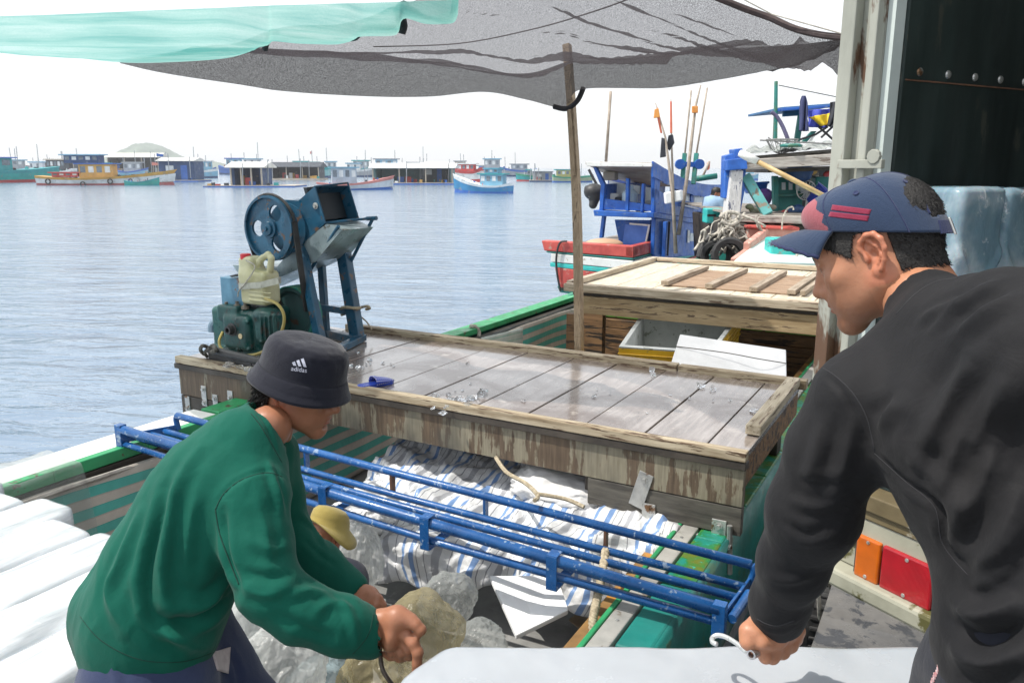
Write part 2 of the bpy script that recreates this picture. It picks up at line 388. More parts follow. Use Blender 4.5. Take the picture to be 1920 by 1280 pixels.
# island far behind the boats
ISL = mat('hazy island scrub', (.10, .15, .11), .9, (.19, .25, .19), .3, .06, bump=.9, bscale=.12, detail=8)
m = MB(); P = []
i0 = onZ(250, 316.6, 0) ; cx, cy = C(275, 300, 1400)[0], 1400
for i in range(90):
    row = []
    for j in range(24):
        t = i / 89; w = j / 23
        x = cx - 185 + 370 * t; y = cy - 60 + 160 * w
        prof = 44 * math.exp(-((t - .53) / .15) ** 2) + 22 * math.exp(-((t - .25) / .16) ** 2) + 14 * math.exp(-((t - .8) / .14) ** 2)
        h = prof * math.sin(math.pi * min(1, w * .98 + .02)) ** .6
        h += h * .10 * mnoise.fractal(Vector((x * .05, y * .05, 0)), 1, 2, 4)
        row.append((x, y, h - 2))
    P.append(row)
m.grid(P); tag(m.build('island_hill', ISL, smooth=True), 'hazy green wooded island hill on the horizon', 'hill', kind='structure')

# ---------------------------------------------------------------- the boat we load
boat = thing('fishing_boat', 'large green and teal wooden boat with planked work platform and open hold', 'boat', B(-2.4, 4, 0))
GA0, GA1 = -4.10, -.76           # inner edge of left gunwale, outer edge of right gunwale
HOLDF = .40
# hull as a loft of stations (outer then inner skin)
def hull_station(b):
    k = max(0., (b - 8.6) / 4.6); k = min(1., k)
    w = 1 - k ** 1.5; rise = .5 * k ** 1.4
    aL, aR = -4.28, -.87; mid = (aL + aR) / 2
    aL = mid + (aL - mid) * w; aR = mid + (aR - mid) * w
    return aL, aR, 1.22 + rise, 1.015 + rise
P = []; 
for b in np.linspace(-3.5, 14, 36):
    aL, aR, zt, zr = hull_station(b); md = (aL + aR) / 2; hw = (aR - aL) / 2
    P.append([B(aL, b, zt), B(md - hw * .97, b, .6), B(md - hw * .86, b, .05), B(md - hw * .5, b, -.35), B(md, b, -.45), B(md + hw * .5, b, -.35), B(md + hw * .97, b, -.1), B(md + hw, b, .5), B(aR, b, zr)])
m = MB(); m.grid(P); m.build('hull', TEAL, boat, smooth=True, thick=.05)
# inner lining walls, floor
m = MB(); m.abox(-4.12, -4.06, -3.4, 9.4, HOLDF, 1.16); m.build('inner_side_wall', DARKWOOD, boat)
m = MB(); m.abox(-1.12, -1.07, -3.4, 9.4, HOLDF, .985); m.build('inner_side_wall', DARKWOOD, boat)
m = MB(); m.abox(-4.2, -.85, -3.45, 9.4, HOLDF - .08, HOLDF); m.build('hold_floor', mat('grey hold floor', (.20, .20, .195), .4, (.34, .34, .33), .3, 3, wear=(.3, .3, .3), wear_amt=.2), boat)
# left gunwale: white cap, dark line, green lip ; right gunwale: grey strip, green line, teal cap
def strip(nm, a0, a1, z0, z1, mt, b0=-3.4, b1=8.6, bevel=.006):
    m = MB()
    n = 12
    for i in range(n): m.abox(a0, a1, b0 + (b1 - b0) * i / n, b0 + (b1 - b0) * (i + 1) / n - .0006, z0, z1)
    return m.build(nm, mt, boat, bevel=bevel)
strip('gunwale_cap', -4.36, -4.125, 1.18, 1.225, WHITEP, -3.4, 3.4)
strip('gunwale_cap', -4.30, -4.125, 1.18, 1.235, GREEN, 3.41, 9.2)
strip('rubbing_lip', -4.118, -4.06, 1.165, 1.235, GREEN, -3.4, 3.4)
strip('rubbing_lip', -4.118, -4.05, 1.02, 1.155, mat('grey damp board', (.07, .075, .08), .6, (.12, .13, .135), .3, 5), 3.4, 9.2)
ALG = NT('algae covered teal paint'); v = ALG.coord(); f = ALG.noise(v, 9, 6, .6, .5); g = ALG.noise(v, 30, 5, .6)
cc = ALG.ramp(f, [(.40, (.010, .20, .15)), (.50, (.02, .17, .035)), (.62, (.11, .14, .015))]); cc = ALG.mix(ALG.ramp(g, [(.6, 0.), (.68, 1.)]), cc, (.03, .34, .28)); ALG.base(cc); ALG.rough(.45); ALG.bump(g, .4, .01)
strip('gunwale_cap', -1.0, -.862, .96, 1.022, ALG.m, 3.12, 9, .012)
strip('gunwale_cap', -1.0, -.862, .96, 1.020, TEAL, -3.4, 3.11, .012)
strip('grey_strip', -1.09, -1.008, .98, 1.026, mat('worn grey aluminium strip', (.34, .34, .32), .5, (.46, .45, .42), .2, 6, metal=.2, wear=(.2, .18, .15), wear_amt=.3), -3.4, 9)
strip('green_edge', -1.116, -1.093, .97, 1.030, GREEN, -3.4, 9)
# screws on the grey strip
m = MB()
for b in np.arange(1.6, 4.2, .28): m = MB(); m.lathe(B(-1.05, b, 1.0265), ZX, [(0, .009), (.003, .008)], 10); m.build('screw_head', STEEL, boat)
# ---- striped tarpaulin lining on the left inner wall
def stripe_mat(name, cols, scale, axis='Y', rough=.45, grid2=None, noise_amt=.25):
    n = NT(name); t = n.n('TexCoord'); sep = n.n('SeparateXYZ'); n.l(t.outputs['UV'], sep.inputs[0])
    def wrap(o, s):
        a = n.n('Math', operation='MULTIPLY'); n.l(o, a.inputs[0]); a.inputs[1].default_value = s
        b = n.n('Math', operation='FRACT'); n.l(a.outputs[0], b.inputs[0]); return b.outputs[0]
    c = n.ramp(wrap(sep.outputs[axis], scale), cols, 'CONSTANT')
    if grid2: c = n.mix(.55, c, n.ramp(wrap(sep.outputs['X' if axis == 'Y' else 'Y'], grid2[1]), grid2[0], 'CONSTANT'), 'MULTIPLY')
    v = n.coord(); d = n.ramp(n.noise(v, 5, 6, .65), [(.3, 1 - noise_amt), (.65, 1.)]); c = n.mix(1., c, d, 'MULTIPLY')
    n.base(c); n.rough(rough); n.bump(n.noise(v, 25, 4), .35, .012); return n
GW = [(0, (.55, .50, .44)), (.44, (.04, .36, .31)), (.48, (.09, .45, .39)), (.94, (.42, .38, .33))]
TARPG = stripe_mat('green striped tarpaulin', GW, 6.3).m
m = MB(); P = []
for i in range(70):
    b = .2 + i * .125; row = []
    for j in range(16):
        z = 1.13 - j * .047
        a = -4.02 + .014 * math.sin(b * 5 + j * .3) + .022 * mnoise.noise(Vector((b * 1.4, z * 4, 0))) + (.035 * (j / 15) ** 2)
        row.append(B(a, b, z - .015 * math.sin(b * 2.2)))
    P.append(row)
m.grid(P); m.build('striped_lining', TARPG, boat, smooth=True, thick=.004)
# hem of the lining
m = MB(); m.tube([B(-4.015, b, 1.12 - .015 * math.sin(b * 2.2)) for b in np.arange(.2, 4.6, .12)], .014, 6); m.build('lining_hem', mat('grey cloth hem', (.33, .3, .27), .8, (.45, .42, .38), .2, 20), boat)

# ---- work platform
TOP = 1.45; PA0, PA1, PB0, PB1 = -4.87, -.80, 3.70, 5.16
def deck_mat():
    n = NT('wet platform planks'); v = n.coord('Object', (9, .8, 9), BROT); w = n.coord('Object', (1, 1, 1), BROT)
    g = n.noise(v, 3, 6, .65, .2); st = n.noise(w, 1.7, 6, .6, .6); st2 = n.noise(w, 5.5, 5, .6, .4)
    c = n.ramp(g, [(.25, (.12, .098, .085)), (.5, (.23, .195, .175)), (.75, (.36, .32, .295))])
    c = n.mix(n.ramp(st, [(.46, 0.), (.62, .85)]), c, (.085, .05, .033))
    c = n.mix(n.ramp(st2, [(.60, 0.), (.68, .7)]), c, (.38, .34, .30)); n.base(c)
    n.rough(n.ramp(st, [(.3, .13), (.5, .20), (.66, .34)])); n.p.inputs['Specular IOR Level'].default_value = .75
    n.p.inputs['Coat Weight'].default_value = .7; n.p.inputs['Coat Roughness'].default_value = .1
    n.bump(g, .22, .006); return n.m
m = MB(); xs = [PA0]; 
while xs[-1] < PA1 - .2: xs.append(xs[-1] + random.choice([.33, .36, .38, .40]))
xs[-1] = PA1
for i in range(len(xs) - 1):
    dz = random.uniform(-.003, .003)
    m.abox(xs[i] + .004, xs[i + 1] - .004, PB0 + .02, PB1 - .02, TOP - .035 + dz, TOP + dz)
m.build('platform_deck', deck_mat(), boat, bevel=.004)
def fascia_mat():
    n = NT('peeling fascia board'); v = n.coord('Object', (7, 7, .55), BROT); w = n.coord('Object', (1.6, 1.6, 1), BROT)
    f = n.noise(v, 2.2, 6, .7, .3); h = n.noise(w, 2.2, 5, .6); g = n.noise(v, 9, 4)
    c = n.ramp(g, [(.3, (.065, .045, .03)), (.7, (.14, .10, .065))])
    c2 = n.ramp(g, [(.3, (.17, .15, .105)), (.7, (.27, .245, .18))])
    ga = n.n('SeparateXYZ'); n.l(w, ga.inputs[0]); mr = n.n('MapRange'); mr.inputs['From Min'].default_value = -7.8; mr.inputs['From Max'].default_value = -1.3; mr.inputs['To Min'].default_value = -.03; mr.inputs['To Max'].default_value = .055; n.l(ga.outputs['X'], mr.inputs['Value']); mx = n.mix(1., n.mix(.5, f, h), mr.outputs[0], 'ADD'); c = n.mix(n.ramp(mx, [(.525, 0.), (.545, 1.)]), c, c2)
    c = n.mix(n.ramp(n.noise(w, 1.1, 4), [(.5, 0.), (.62, .8)]), c, (.05, .05, .045)); n.base(c); n.rough(.6); n.bump(f, .35, .01); return n.m
FASC = fascia_mat()
m = MB(); m.abox(PA0, PA1, PB0, PB0 + .05, TOP - .27, TOP - .075); m.build('front_fascia', FASC, boat, bevel=.004)
m = MB(); m.abox(-1.62, PA1, PB0 + .002, PB0 + .05, TOP - .422, TOP - .275); m.build('lower_fascia', mat('grey fascia plank', (.06, .055, .048), .7, (.13, .12, .10), .3, 4, stretch=(1, 8, 8), rot=BROT, wear=(.05, .045, .04), wear_amt=.35, wear_scale=3, bump=.3), boat, bevel=.004)
m = MB(); m.abox(PA0, -4.05, PB0 + .002, PB0 + .05, TOP - .42, TOP - .275); m.build('lower_fascia', DARKWOOD, boat, bevel=.004)
m = MB(); m.abox(PA0 - .02, PA1 + .01, PB0 - .02, PB0 + .045, TOP - .072, TOP - .034); m.build('dark_edge_board', DARKWOOD, boat, bevel=.004)
TRIM = mat('worn cream batten', (.30, .22, .13), .7, (.52, .45, .33), .3, 3, stretch=(1, 12, 12), rot=BROT, bump=.3, bscale=16, wear=(.10, .06, .035), wear_amt=.42, wear_scale=5)
m = MB(); m.abox(PA0, PA1 + .01, PB0 - .025, PB0 + .032, TOP - .030, TOP + .022); m.build('front_batten', TRIM, boat, bevel=.006)
m = MB(); m.abox(PA0 + .35, -1.6, PB1 - .05, PB1 + .02, TOP - .02, TOP + .045); m.abox(-1.59, PA1 + .04, PB1 - .05, PB1 + .02, TOP - .02, TOP + .042); m.build('rear_batten', TRIM, boat, bevel=.006)
m = MB(); m.abox(PA1 - .075, PA1 + .005, PB0 + .30, PB1 - .06, TOP + .006, TOP + .06); m.build('end_batten', mat('worn cream batten along', (.34, .28, .19), .7, (.55, .49, .38), .3, 3, stretch=(12, 1, 12), rot=BROT, bump=.3, wear=(.12, .08, .05), wear_amt=.35, wear_scale=5), boat, bevel=.006)
m = MB(); m.abox(PA0, PA0 + .045, PB0 + .055, PB1, TOP - .42, TOP - .04); m.abox(PA1 - .06, PA1 - .012, PB0 + .055, PB1, TOP - .20, TOP - .04); m.abox(PA0 + .05, PA1 - .07, PB1 - .055, PB1, TOP - .25, TOP - .04); m.build('side_fascia', WOOD_BROWN, boat, bevel=.004)
for q in [(a, a + .09, PB0 + .06, PB1 - .06, TOP - .16, TOP - .037) for a in (-3.9, -3.0, -2.1)] + [(-1.66, -1.52, PB0 + .055, PB0 + .16, .95, TOP - .165), (-.98, -.88, PB1 - .2, PB1 - .08, 1.023, TOP - .2), (-4.2, -4.1, PB1 - .2, PB1 - .08, 1.22, TOP - .2), (-4.22, -4.12, PB0 + .06, PB0 + .16, 1.22, TOP - .165), (-.97, -.88, PB0 + .06, PB0 + .2, 1.023, TOP - .2)]:
    m = MB(); m.abox(*q); m.build('support_beam', DARKWOOD, boat, bevel=.005)
# fixing plates with bolts
def plate(u, v, tilt, w=.075, h=.19, bolts=((0, .055),)):
    c = onB(u, v, PB0 - .004); x = AX * math.cos(tilt) + ZX * math.sin(tilt); y = -AX * math.sin(tilt) + ZX * math.cos(tilt)
    m = MB(); m.box(c, x * w / 2, y * h / 2, BX * .004); o = m.build('fixing_plate', STEEL, boat, bevel=.002)
    k = MB()
    for bx, by in bolts:
        q = c + x * bx + y * by - BX * .004; k.lathe(q, -BX, [(0, .02), (.004, .02)], 18); k.lathe(q - BX * .004, -BX, [(0, .013), (.011, .012)], 6)
    k.build('bolt', STEEL, o)
plate(1202, 918, -.28, .078, .20, ((0, .06),)); plate(1216, 966, .02, .072, .13, ((0, .035),)); plate(1347, 1002, .0, .072, .16, ((0, .045),))
plate(383, 742, 0, .05, .15, ((0, -.05), (0, .05))); plate(352, 757, 0, .05, .12, ((0, -.03),)); plate(404, 752, 0, .05, .10, ((0, .02),)); plate(432, 745, 0, .05, .10, ((0, .0),))
# pipe on the lower fascia
m = MB(); m.tube([onB(1225, 978, PB0 - .03), onB(1370, 1028, PB0 - .03)], .022, 10); m.tube([onB(1368, 985, PB0 - .02), onB(1368, 1075, PB0 - .02)], .014, 8); m.build('fixing_pipe', STEEL, boat)

# ---- rear hold, hatch cover, fore bulkhead
m = MB(); m.abox(-3.95, -1.05, 9.05, 9.12, HOLDF, 1.2); m.build('bulkhead', WOOD_BROWN, boat)
m = MB(); m.abox(-3.95, -1.05, 9.03, 9.048, 1.0, 1.32); m.build('green_bulkhead_band', mat('bright green paint', (.07, .27, .03), .5, (.12, .38, .05), .2, 3, wear=(.06, .05, .03), wear_amt=.3), boat)
m = MB()
for k in range(5): m.abox(-3.95, -1.05, 8.995, 9.03, HOLDF + .01 + k * .115, HOLDF + .118 + k * .115)
m.build('bulkhead_planks', WOOD_BROWN, boat, bevel=.006)
HZ = 1.62
m = MB(); m.abox(-3.52, -.72, 7.32, 7.42, HZ - .06, HZ + .02); m.build('hatch_front_board', WOOD_PALE, boat, bevel=.006)
m = MB(); m.abox(-3.42, -.80, 7.36, 7.44, HZ - .28, HZ - .10); m.build('hatch_beam', mat('yellow brown beam', (.38, .26, .13), .7, (.52, .40, .24), .3, 3, stretch=(1, 9, 9), rot=BROT, wear=(.12, .08, .05), wear_amt=.36, wear_scale=3, bump=.3), boat, bevel=.006)
m = MB(); m.abox(-3.44, -.78, 7.38, 10.0, HZ - .095, HZ - .062); m.build('hatch_underside', DARKWOOD, boat)
m = MB()
for k in range(7): m.abox(-3.50 + k * .395, -3.50 + k * .395 + .388, 7.425, 9.95, HZ - .058, HZ - .026)
m.build('hatch_lid', mat('pale lid boards', (.50, .43, .32), .7, (.66, .60, .49), .2, 3, stretch=(9, 1, 9), rot=BROT, bump=.25, wear=(.30, .22, .14), wear_amt=.25, wear_scale=3), boat, bevel=.004)
m = MB(); m.abox(-3.54, -3.46, 7.43, 10.05, HZ - .02, HZ + .035); m.abox(-.80, -.72, 7.43, 10.05, HZ - .02, HZ + .035); m.build('hatch_side_board', WOOD_PALE_B, boat, bevel=.006)
m = MB(); m.abox(-3.45, -.81, 9.96, 10.04, HZ - .02, HZ + .035); m.build('hatch_rear_board', WOOD_PALE, boat, bevel=.006)
# brown inset with battens
m = MB(); p0 = ab(onZ(1240, 527, HZ)); p1 = ab(onZ(1475, 500, HZ)); a0, a1, b0, b1 = -2.62, -1.42, 7.95, 9.35
m.abox(a0, a1, b0, b1, HZ - .025, HZ - .012); m.build('hatch_inset', mat('brown inset boards', (.25, .15, .085), .7, (.38, .26, .17), .3, 3, stretch=(1, 8, 8), rot=BROT, wear=(.5, .4, .3), wear_amt=.25), boat)
for k, a in enumerate((-2.68, -2.22, -1.78, -1.42, -1.30)):
    m = MB(); m.abox(a, a + (.08 if k < 4 else .05), b0 - .05, b1 + .05, HZ - .01, HZ + .035); m.build('hatch_batten', mat('grey brown batten', (.24, .18, .12), .75, (.42, .35, .27), .3, 3, stretch=(9, 1, 9), rot=BROT), boat, bevel=.004)
m = MB(); m.beam(onB(1552, 560, 7.3), onB(1544, 690, 7.3), .06, .05, BX); m.build('white_post', STEEL, boat, bevel=.004)
m = MB(); 
for q in ((-3.75, -3.45, 8.2, 8.3, HOLDF, 1.2), (-3.5, -3.40, 7.36, 7.45, HOLDF, HZ - .3), (-.92, -.80, 7.36, 7.45, HOLDF, HZ - .3)): m = MB(); m.abox(*q); m.build('hold_post', WOOD_BROWN, boat)
m = MB(); q = C(1412, 585, 8.3); m.box(q, RT * .1, FW * .06, UPV * .035); m.build('deck_lamp', BLACKM, boat, bevel=.01)
# foredeck
zb = 1.66
fd = [onZ(1376, 489, zb), onZ(1400, 468, zb + .04), C(1447, 433, 12.0), C(1530, 428, 12.2), C(1640, 470, 11), onZ(1640, 495, zb)]
m = MB(); m.prism(fd, (0, 0, -.07)); m.build('foredeck', CYANW, boat, bevel=.01)
m = MB(); m.beam(C(1400, 468, 10.75), C(1447, 431, 12.0), .10, .20); m.beam(C(1447, 431, 12.0), C(1600, 425, 12.3), .10, .16); m.beam(C(1405, 470, 10.95), C(1375, 492, 10.3), .08, .12); m.build('bulwark_rail', PINKP, boat, bevel=.02)
m = MB(); q = C(1462, 474, 10.6); m.box(q, RT * .17, nrm((0, 1, 0)) * .15, ZX * .20); m.build('mooring_bitt', TEAL_BRIGHT, boat, bevel=.025)
m = MB(); m.tube(arc([q + RT * .19 * math.cos(t) + np.array((0, 1, 0)) * .18 * math.sin(t) + ZX * (-.15 + .02 * math.sin(3 * t)) for t in np.linspace(0, 6.4, 14)], 4), .018, 6); m.tube(arc([C(1400, 487, 10.4), C(1440, 490, 10.3), C(1480, 488, 10.3), C(1495, 478, 10.4)], 6), .018, 6); m.build('bitt_rope', ROPEG, boat)
# light cloth on the left wall of the rear hold
m = MB(); P = []
for i in range(14):
    row = []
    for j in range(10):
        u = 902 + i * 6; v = 615 + (905 - u) * .02 + j * 5.2 + (14 - i) * 1.3
        row.append(onA(u, v, -3.98 + .03 * math.sin(i * .9)))
    P.append(row)
m.grid(P); m.build('hanging_cloth', stripe_mat('pale green cloth', [(0, (.55, .62, .58)), (.5, (.36, .56, .50)), (.7, (.6, .66, .62))], 4).m, boat, smooth=True, thick=.004)
m = MB(); m.tube(arc([onA(896, 640, -4.1), onA(898, 622, -4.12), onA(890, 612, -4.15), onA(882, 612, -4.2)], 5), .02, 6); m.build('mooring_rope', ROPEG, boat)
# bits at right end under the platform
m = MB(); m.abox(-1.20, -1.125, -2, 8.9, .86, .96); m.build('inner_stringer', mat('orange brown stringer', (.20, .11, .045), .6, (.34, .19, .06), .3, 5, wear=(.45, .20, .03), wear_amt=.3, wear_scale=2.5), boat)
# ---------------------------------------------------------------- ice crusher on the platform
mach = thing('ice_crusher', 'blue steel ice crusher with big belt pulley and square hopper on four legs', 'ice crusher', B(-4.1, 4.6, TOP))
p_tl, p_tr, p_br, p_bl = onA(590, 350, -4.24), onA(652, 343, -4.24), onA(672, 410, -4.15), onA(610, 418, -4.15)
bF = ab(p_tl)[1]; bR = ab(p_tr)[1]
side = [onB(*q, bF) for q in ((590, 350), (560, 377), (532, 375), (520, 390), (540, 470), (572, 452), (610, 418))]
m = MB(); e = BX * (bR - bF)
n_ = len(side)
vs = list(side) + [q + e for q in side]
m.add(vs, [tuple(range(n_))[::-1], tuple(range(n_, 2 * n_))] + [(i, (i + 1) % n_, n_ + (i + 1) % n_, n_ + i) for i in range(n_) if i != n_ - 1])
m.build('hopper', BLUED, mach, thick=.006)
m = MB(); k = .012
for p, q in ((p_tl, p_tr), (p_tr, p_br), (p_br, p_bl), (p_bl, p_tl)): m.tube([p, q], .008, 6)
m.build('hopper_rim', BLUED, mach)
c_ = (p_tl + p_tr + p_br + p_bl) / 4
m = MB(); q0 = [p * .93 + c_ * .07 - AX * .10 for p in (p_tl, p_tr, p_br, p_bl)]; m.prism(q0, -AX * .03); m.build('hopper_throat', flat('throat shade black', (.008, .015, .022), .5), mach)  # near-black plate: shade inside the hopper mouth put into its colour
# chute below
ch = [onB(*q, bF - .01) for q in ((612, 420), (665, 412), (655, 432), (590, 490), (500, 565), (436, 500), (440, 490), (500, 560))]
u0, u1 = onB(655, 415, bF + .02), onB(437, 500, bF + .02)
m = MB(); lo = [onB(*q, bF + .0) for q in ((610, 420), (572, 454), (545, 470), (442, 560 - 10))]
m.prism([onB(612, 420, bF), onB(640, 432, bF), onB(592, 490, bF), onB(470, 545, bF), onB(436, 497, bF), onB(520, 500, bF), onB(545, 468, bF)], e * 1.0); m.build('discharge_chute', mat('grey blue chute steel', (.20, .27, .30), .35, (.33, .40, .42), .2, 5, metal=.3, wear=(.1, .09, .07), wear_amt=.2), mach)
# pulley: disc with three round holes, made as ring + spokes plate
def plate_holes(m, c, ax, r, thick, holes, n=64):
    ax = nrm(ax); x = nrm(np.cross(ax, ZX)); x = -x if x @ AX < 0 else x; y = np.cross(x, ax); y = y if y[2] > 0 else -y
    bm = bmesh.new(); 
    # polar grid plate, dropping cells inside holes
    rr = np.linspace(.0, r, 26); vs = {}; V = []
    for i, q in enumerate(rr):
        for j in range(96):
            t = 2 * math.pi * j / 96; V.append((q * math.cos(t), q * math.sin(t)))
    fs = []
    for i in range(25):
        for j in range(96):
            l = (j + 1) % 96; f = (i * 96 + j, i * 96 + l, (i + 1) * 96 + l, (i + 1) * 96 + j)
            cx = sum(V[q][0] for q in f) / 4; cy = sum(V[q][1] for q in f) / 4
            if any((cx - hx) ** 2 + (cy - hy) ** 2 < hr * hr for hx, hy, hr in holes): continue
            fs.append(f)
    # snap hole rims
    V2 = []
    for px_, py_ in V:
        for hx, hy, hr in holes:
            d = math.hypot(px_ - hx, py_ - hy)
            if abs(d - hr) < .011 and d > 1e-6: px_, py_ = hx + (px_ - hx) * hr / d, hy + (py_ - hy) * hr / d
        V2.append((px_, py_))
    m.add([c + x * a_ + y * b_ for a_, b_ in V2], fs); return x, y
pc = onB(508, 428, bF - .16); PR = .245
m = MB(); hs = [(PR * .52 * math.cos(t), PR * .52 * math.sin(t), PR * .25) for t in (R(62), R(182), R(302))]
plate_holes(m, pc, BX, PR * .97, .02, hs); m.build('pulley_web', BLUED, mach, thick=.02)
m = MB(); m.lathe(pc, BX, [(-.035, PR * .93), (-.035, PR), (-.012, PR), (0, PR * .95), (.012, PR), (.035, PR), (.035, PR * .93)], 64, closed=True); m.build('pulley_rim', BLUED, mach, smooth=False)
m = MB(); m.lathe(pc - BX * .012, -BX, [(0, .075), (.02, .073), (.022, .055), (.04, .05), (.042, .02), (.055, .018)], 32); m.build('pulley_hub', BLUED, mach)
m = MB(); m.lathe(onB(538, 428, bF - .02), BX, [(0, .16), (0, .19), (bR - bF, .19), (bR - bF, .16)], 32); m.build('crusher_drum', BLUED, mach)
m = MB(); m.tube([pc + BX * .01, pc + BX * .3], .022, 12); m.build('drive_shaft', STEEL, mach)
fc = onB(556, 587, bF - .10)
pcb = pc + BX * .0
fcb = fc - BX * ((fc - pc) @ BX)
dv = fcb - pcb; dz = nrm(dv); nx = nrm(np.cross(BX, dz)); nx = nx if nx @ AX > 0 else -nx
m = MB()
m.beam(pcb + nx * (PR + .004), fcb + nx * .17, .05, .012, nx); m.beam(pcb - nx * (PR + .004), fcb - nx * .17, .05, .012, nx)
tt = [math.atan2(0, 1) + math.pi * i / 24 for i in range(25)]
m.tube([pcb + nx * (PR + .004) * math.cos(t) - dz * (PR + .004) * math.sin(t) for t in tt], .014, 6)
m.build('drive_belt', RUBBER, mach)
# legs and braces
def leg(u0, v0, b0, u1, v1, w=.085):
    m = MB(); p, q = onB(u0, v0, b0), onZ(u1, v1, TOP + .004); m.beam(p, q, w, w * .75, BX); m.build('leg', BLUED, mach, bevel=.006)
    return p, q
lp, lq = leg(562, 448, bF + .03, 607, 670, .075); leg(637, 428, bR - .03, 671, 640, .10)
leg(600, 455, bR - .02, 612, 632, .06)
m = MB(); m.beam(onZ(607, 668, TOP + .03), onZ(680, 632, TOP + .03), .07, .05); m.build('base_rail', BLUED, mach, bevel=.005)
m = MB(); m.beam(onZ(598, 620, TOP + .035), onZ(668, 636, TOP + .035), .07, .06); m.build('base_rail', BLUED, mach, bevel=.005)
m = MB(); m.beam(onB(588, 574, bF + .1), onB(652, 584, bR - .08), .03, .05); m.build('cross_bar', BLUED, mach, bevel=.004)
def brace(*p):
    m = MB(); m.tube(list(p), .014, 8); m.build('brace', BLUED, mach)
brace(onB(635, 424, bF), onB(578, 512, bF + .04)); brace(onB(699, 410, bR + .0), onB(656, 494, bR - .04))
m = MB(); m.tube([onB(610, 418, bF), onB(698, 409, bR)], .010, 8); m.tube([onB(688, 410, bR), onB(706, 409, bR)], .017, 10); m.build('hopper_bar', BLUED, mach)
for u, v in ((592, 386), (558, 414)):
    m = MB(); m.lathe(onB(u, v, bF - .004), -BX, [(0, .025), (.006, .025), (.007, .014), (.018, .013)], 12); m.build('bolt', STEEL, mach)
m = MB(); m.tube(arc([onB(636, 582, bR - .08), onB(645, 576, bR - .16), onB(668, 578, bR - .14), onB(674, 578, bR), onB(640, 590, bR)], 6), .013, 6)
m.tube(arc([onB(674, 577, bR - .02), onB(688, 574, bR - .02), onB(693, 578, bR), onB(686, 580, bR)], 5), .012, 6)
m.tube(arc([onB(675, 592, bR), onB(688, 604, bR), onB(697, 618, bR)], 5), .006, 5)
tag(m.build('tie_rope', ROPE), 'short frayed rope knotted round the ice crusher leg', 'rope')
m = MB(); m.tube(arc([onZ(697, 620, TOP + .01), onZ(710, 612, TOP + .02), onZ(702, 617, TOP + .03), onZ(720, 614, TOP + .01)], 6), .007, 5); tag(m.build('loose_wire', ROPEG), 'thin loose wire coil at the rear edge of the platform', 'wire')

# ---------------------------------------------------------------- diesel engine
eng = thing('diesel_engine', 'small green diesel engine driving the ice crusher belt', 'engine', onZ(480, 665, TOP))
ENG = mat('oily green engine casting', (.006, .045, .044), .35, (.012, .085, .078), .3, 7, wear=(.03, .03, .025), wear_amt=.35, wear_scale=10, bump=.4, bscale=40)
bE = 4.08
def eq(u, v, db=0.): return onB(u, v, bE + db)
s = SDF(); c = eq(474, 616, .17); hx = np.linalg.norm(eq(524, 616) - eq(424, 616)) / 2; hz = abs(eq(474, 572)[2] - eq(474, 660)[2]) / 2
RB = np.stack([AX, BX, ZX], 1)
s.box(c, (hx * .95, .17, hz), RB, .04, .01); s.box(eq(452, 622, .0), (hx * .5, .06, hz * .75), RB, .04, .02); s.box(eq(505, 612, .02), (hx * .32, .07, hz * .62), RB, .03, .02)
s.box(eq(440, 585, .05), (.11, .08, .06), RB, .02, .015); s.ell(eq(500, 588, .02), (.10, .09, .05), RB, .03)
s.box(eq(474, 655, .15), (hx, .18, .04), RB, .01, .01)
for u, v in ((428, 600), (445, 598), (465, 603), (428, 645), (447, 655), (467, 655), (490, 588), (515, 590), (520, 635), (490, 640)): s.cone(eq(u, v, -.05), eq(u, v, .02), .014, .014, .004)
for k in range(4): s.box(eq(492 + k * 8, 615, -.055), (.006, .02, hz * .5), RB, .003, .006)
vs, fs = s.mesh(.008); link_mesh('engine_block', np_mesh('engine_block', vs, fs), ENG, eng, smooth=True)
m = MB(); m.lathe(eq(438, 617, -.045), -BX, [(0, .05), (.02, .05), (.022, .035), (.06, .032), (.06, .018), (.03, .018)], 24); m.build('crank_hub', BLACKM, eng)
m = MB(); m.lathe(eq(452, 630, -.055), -BX, [(0, .02), (.01, .02)], 12); m.build('sight_plate', flat('cream plate', (.6, .5, .3), .5), eng)
fcb2 = fc + BX * .0
m = MB(); m.lathe(fc, BX, [(-.05, .02), (-.05, .17), (-.06, .18), (-.06, .205), (.05, .205), (.05, .18), (.04, .02)], 48); m.build('flywheel', mat('dark flywheel', (.02, .035, .04), .5, (.03, .09, .09), .2, 3, wear=(.06, .03, .02), wear_amt=.3), eng)
m = MB(); m.lathe(fc, BX, [(-.062, .207), (.052, .207), (.052, .216), (-.062, .216)], 48, closed=True); m.build('flywheel_rim', TEAL, eng)
m = MB(); m.tube(arc([eq(428, 602, .1), eq(412, 602, .06), eq(400, 608, .03), eq(398, 622, .02)], 5), [.035] * 15 + [.034], 12); m.build('exhaust_elbow', mat('blue grey pipe', (.10, .17, .24), .4, (.17, .25, .32), .2, 8), eng)
m = MB(); P0 = [eq(412, 519, .05), eq(452, 523, .05), eq(457, 573, .05), eq(416, 571, .05)]; m.prism(P0, BX * .3); m.build('radiator_box', mat('rust spotted blue sheet', (.06, .17, .27), .45, (.10, .24, .35), .25, 8, wear=(.18, .09, .05), wear_amt=.3, wear_scale=8), eng, bevel=.006)
m = MB(); m.prism([eq(430, 517, .04), eq(455, 511, .04), eq(457, 514, .04), eq(434, 520, .04)], BX * .3); m.build('box_lid', BLACKM, eng)
FIT = mat('greasy fittings', (.10, .085, .07), .5, (.2, .17, .13), .3, 20)
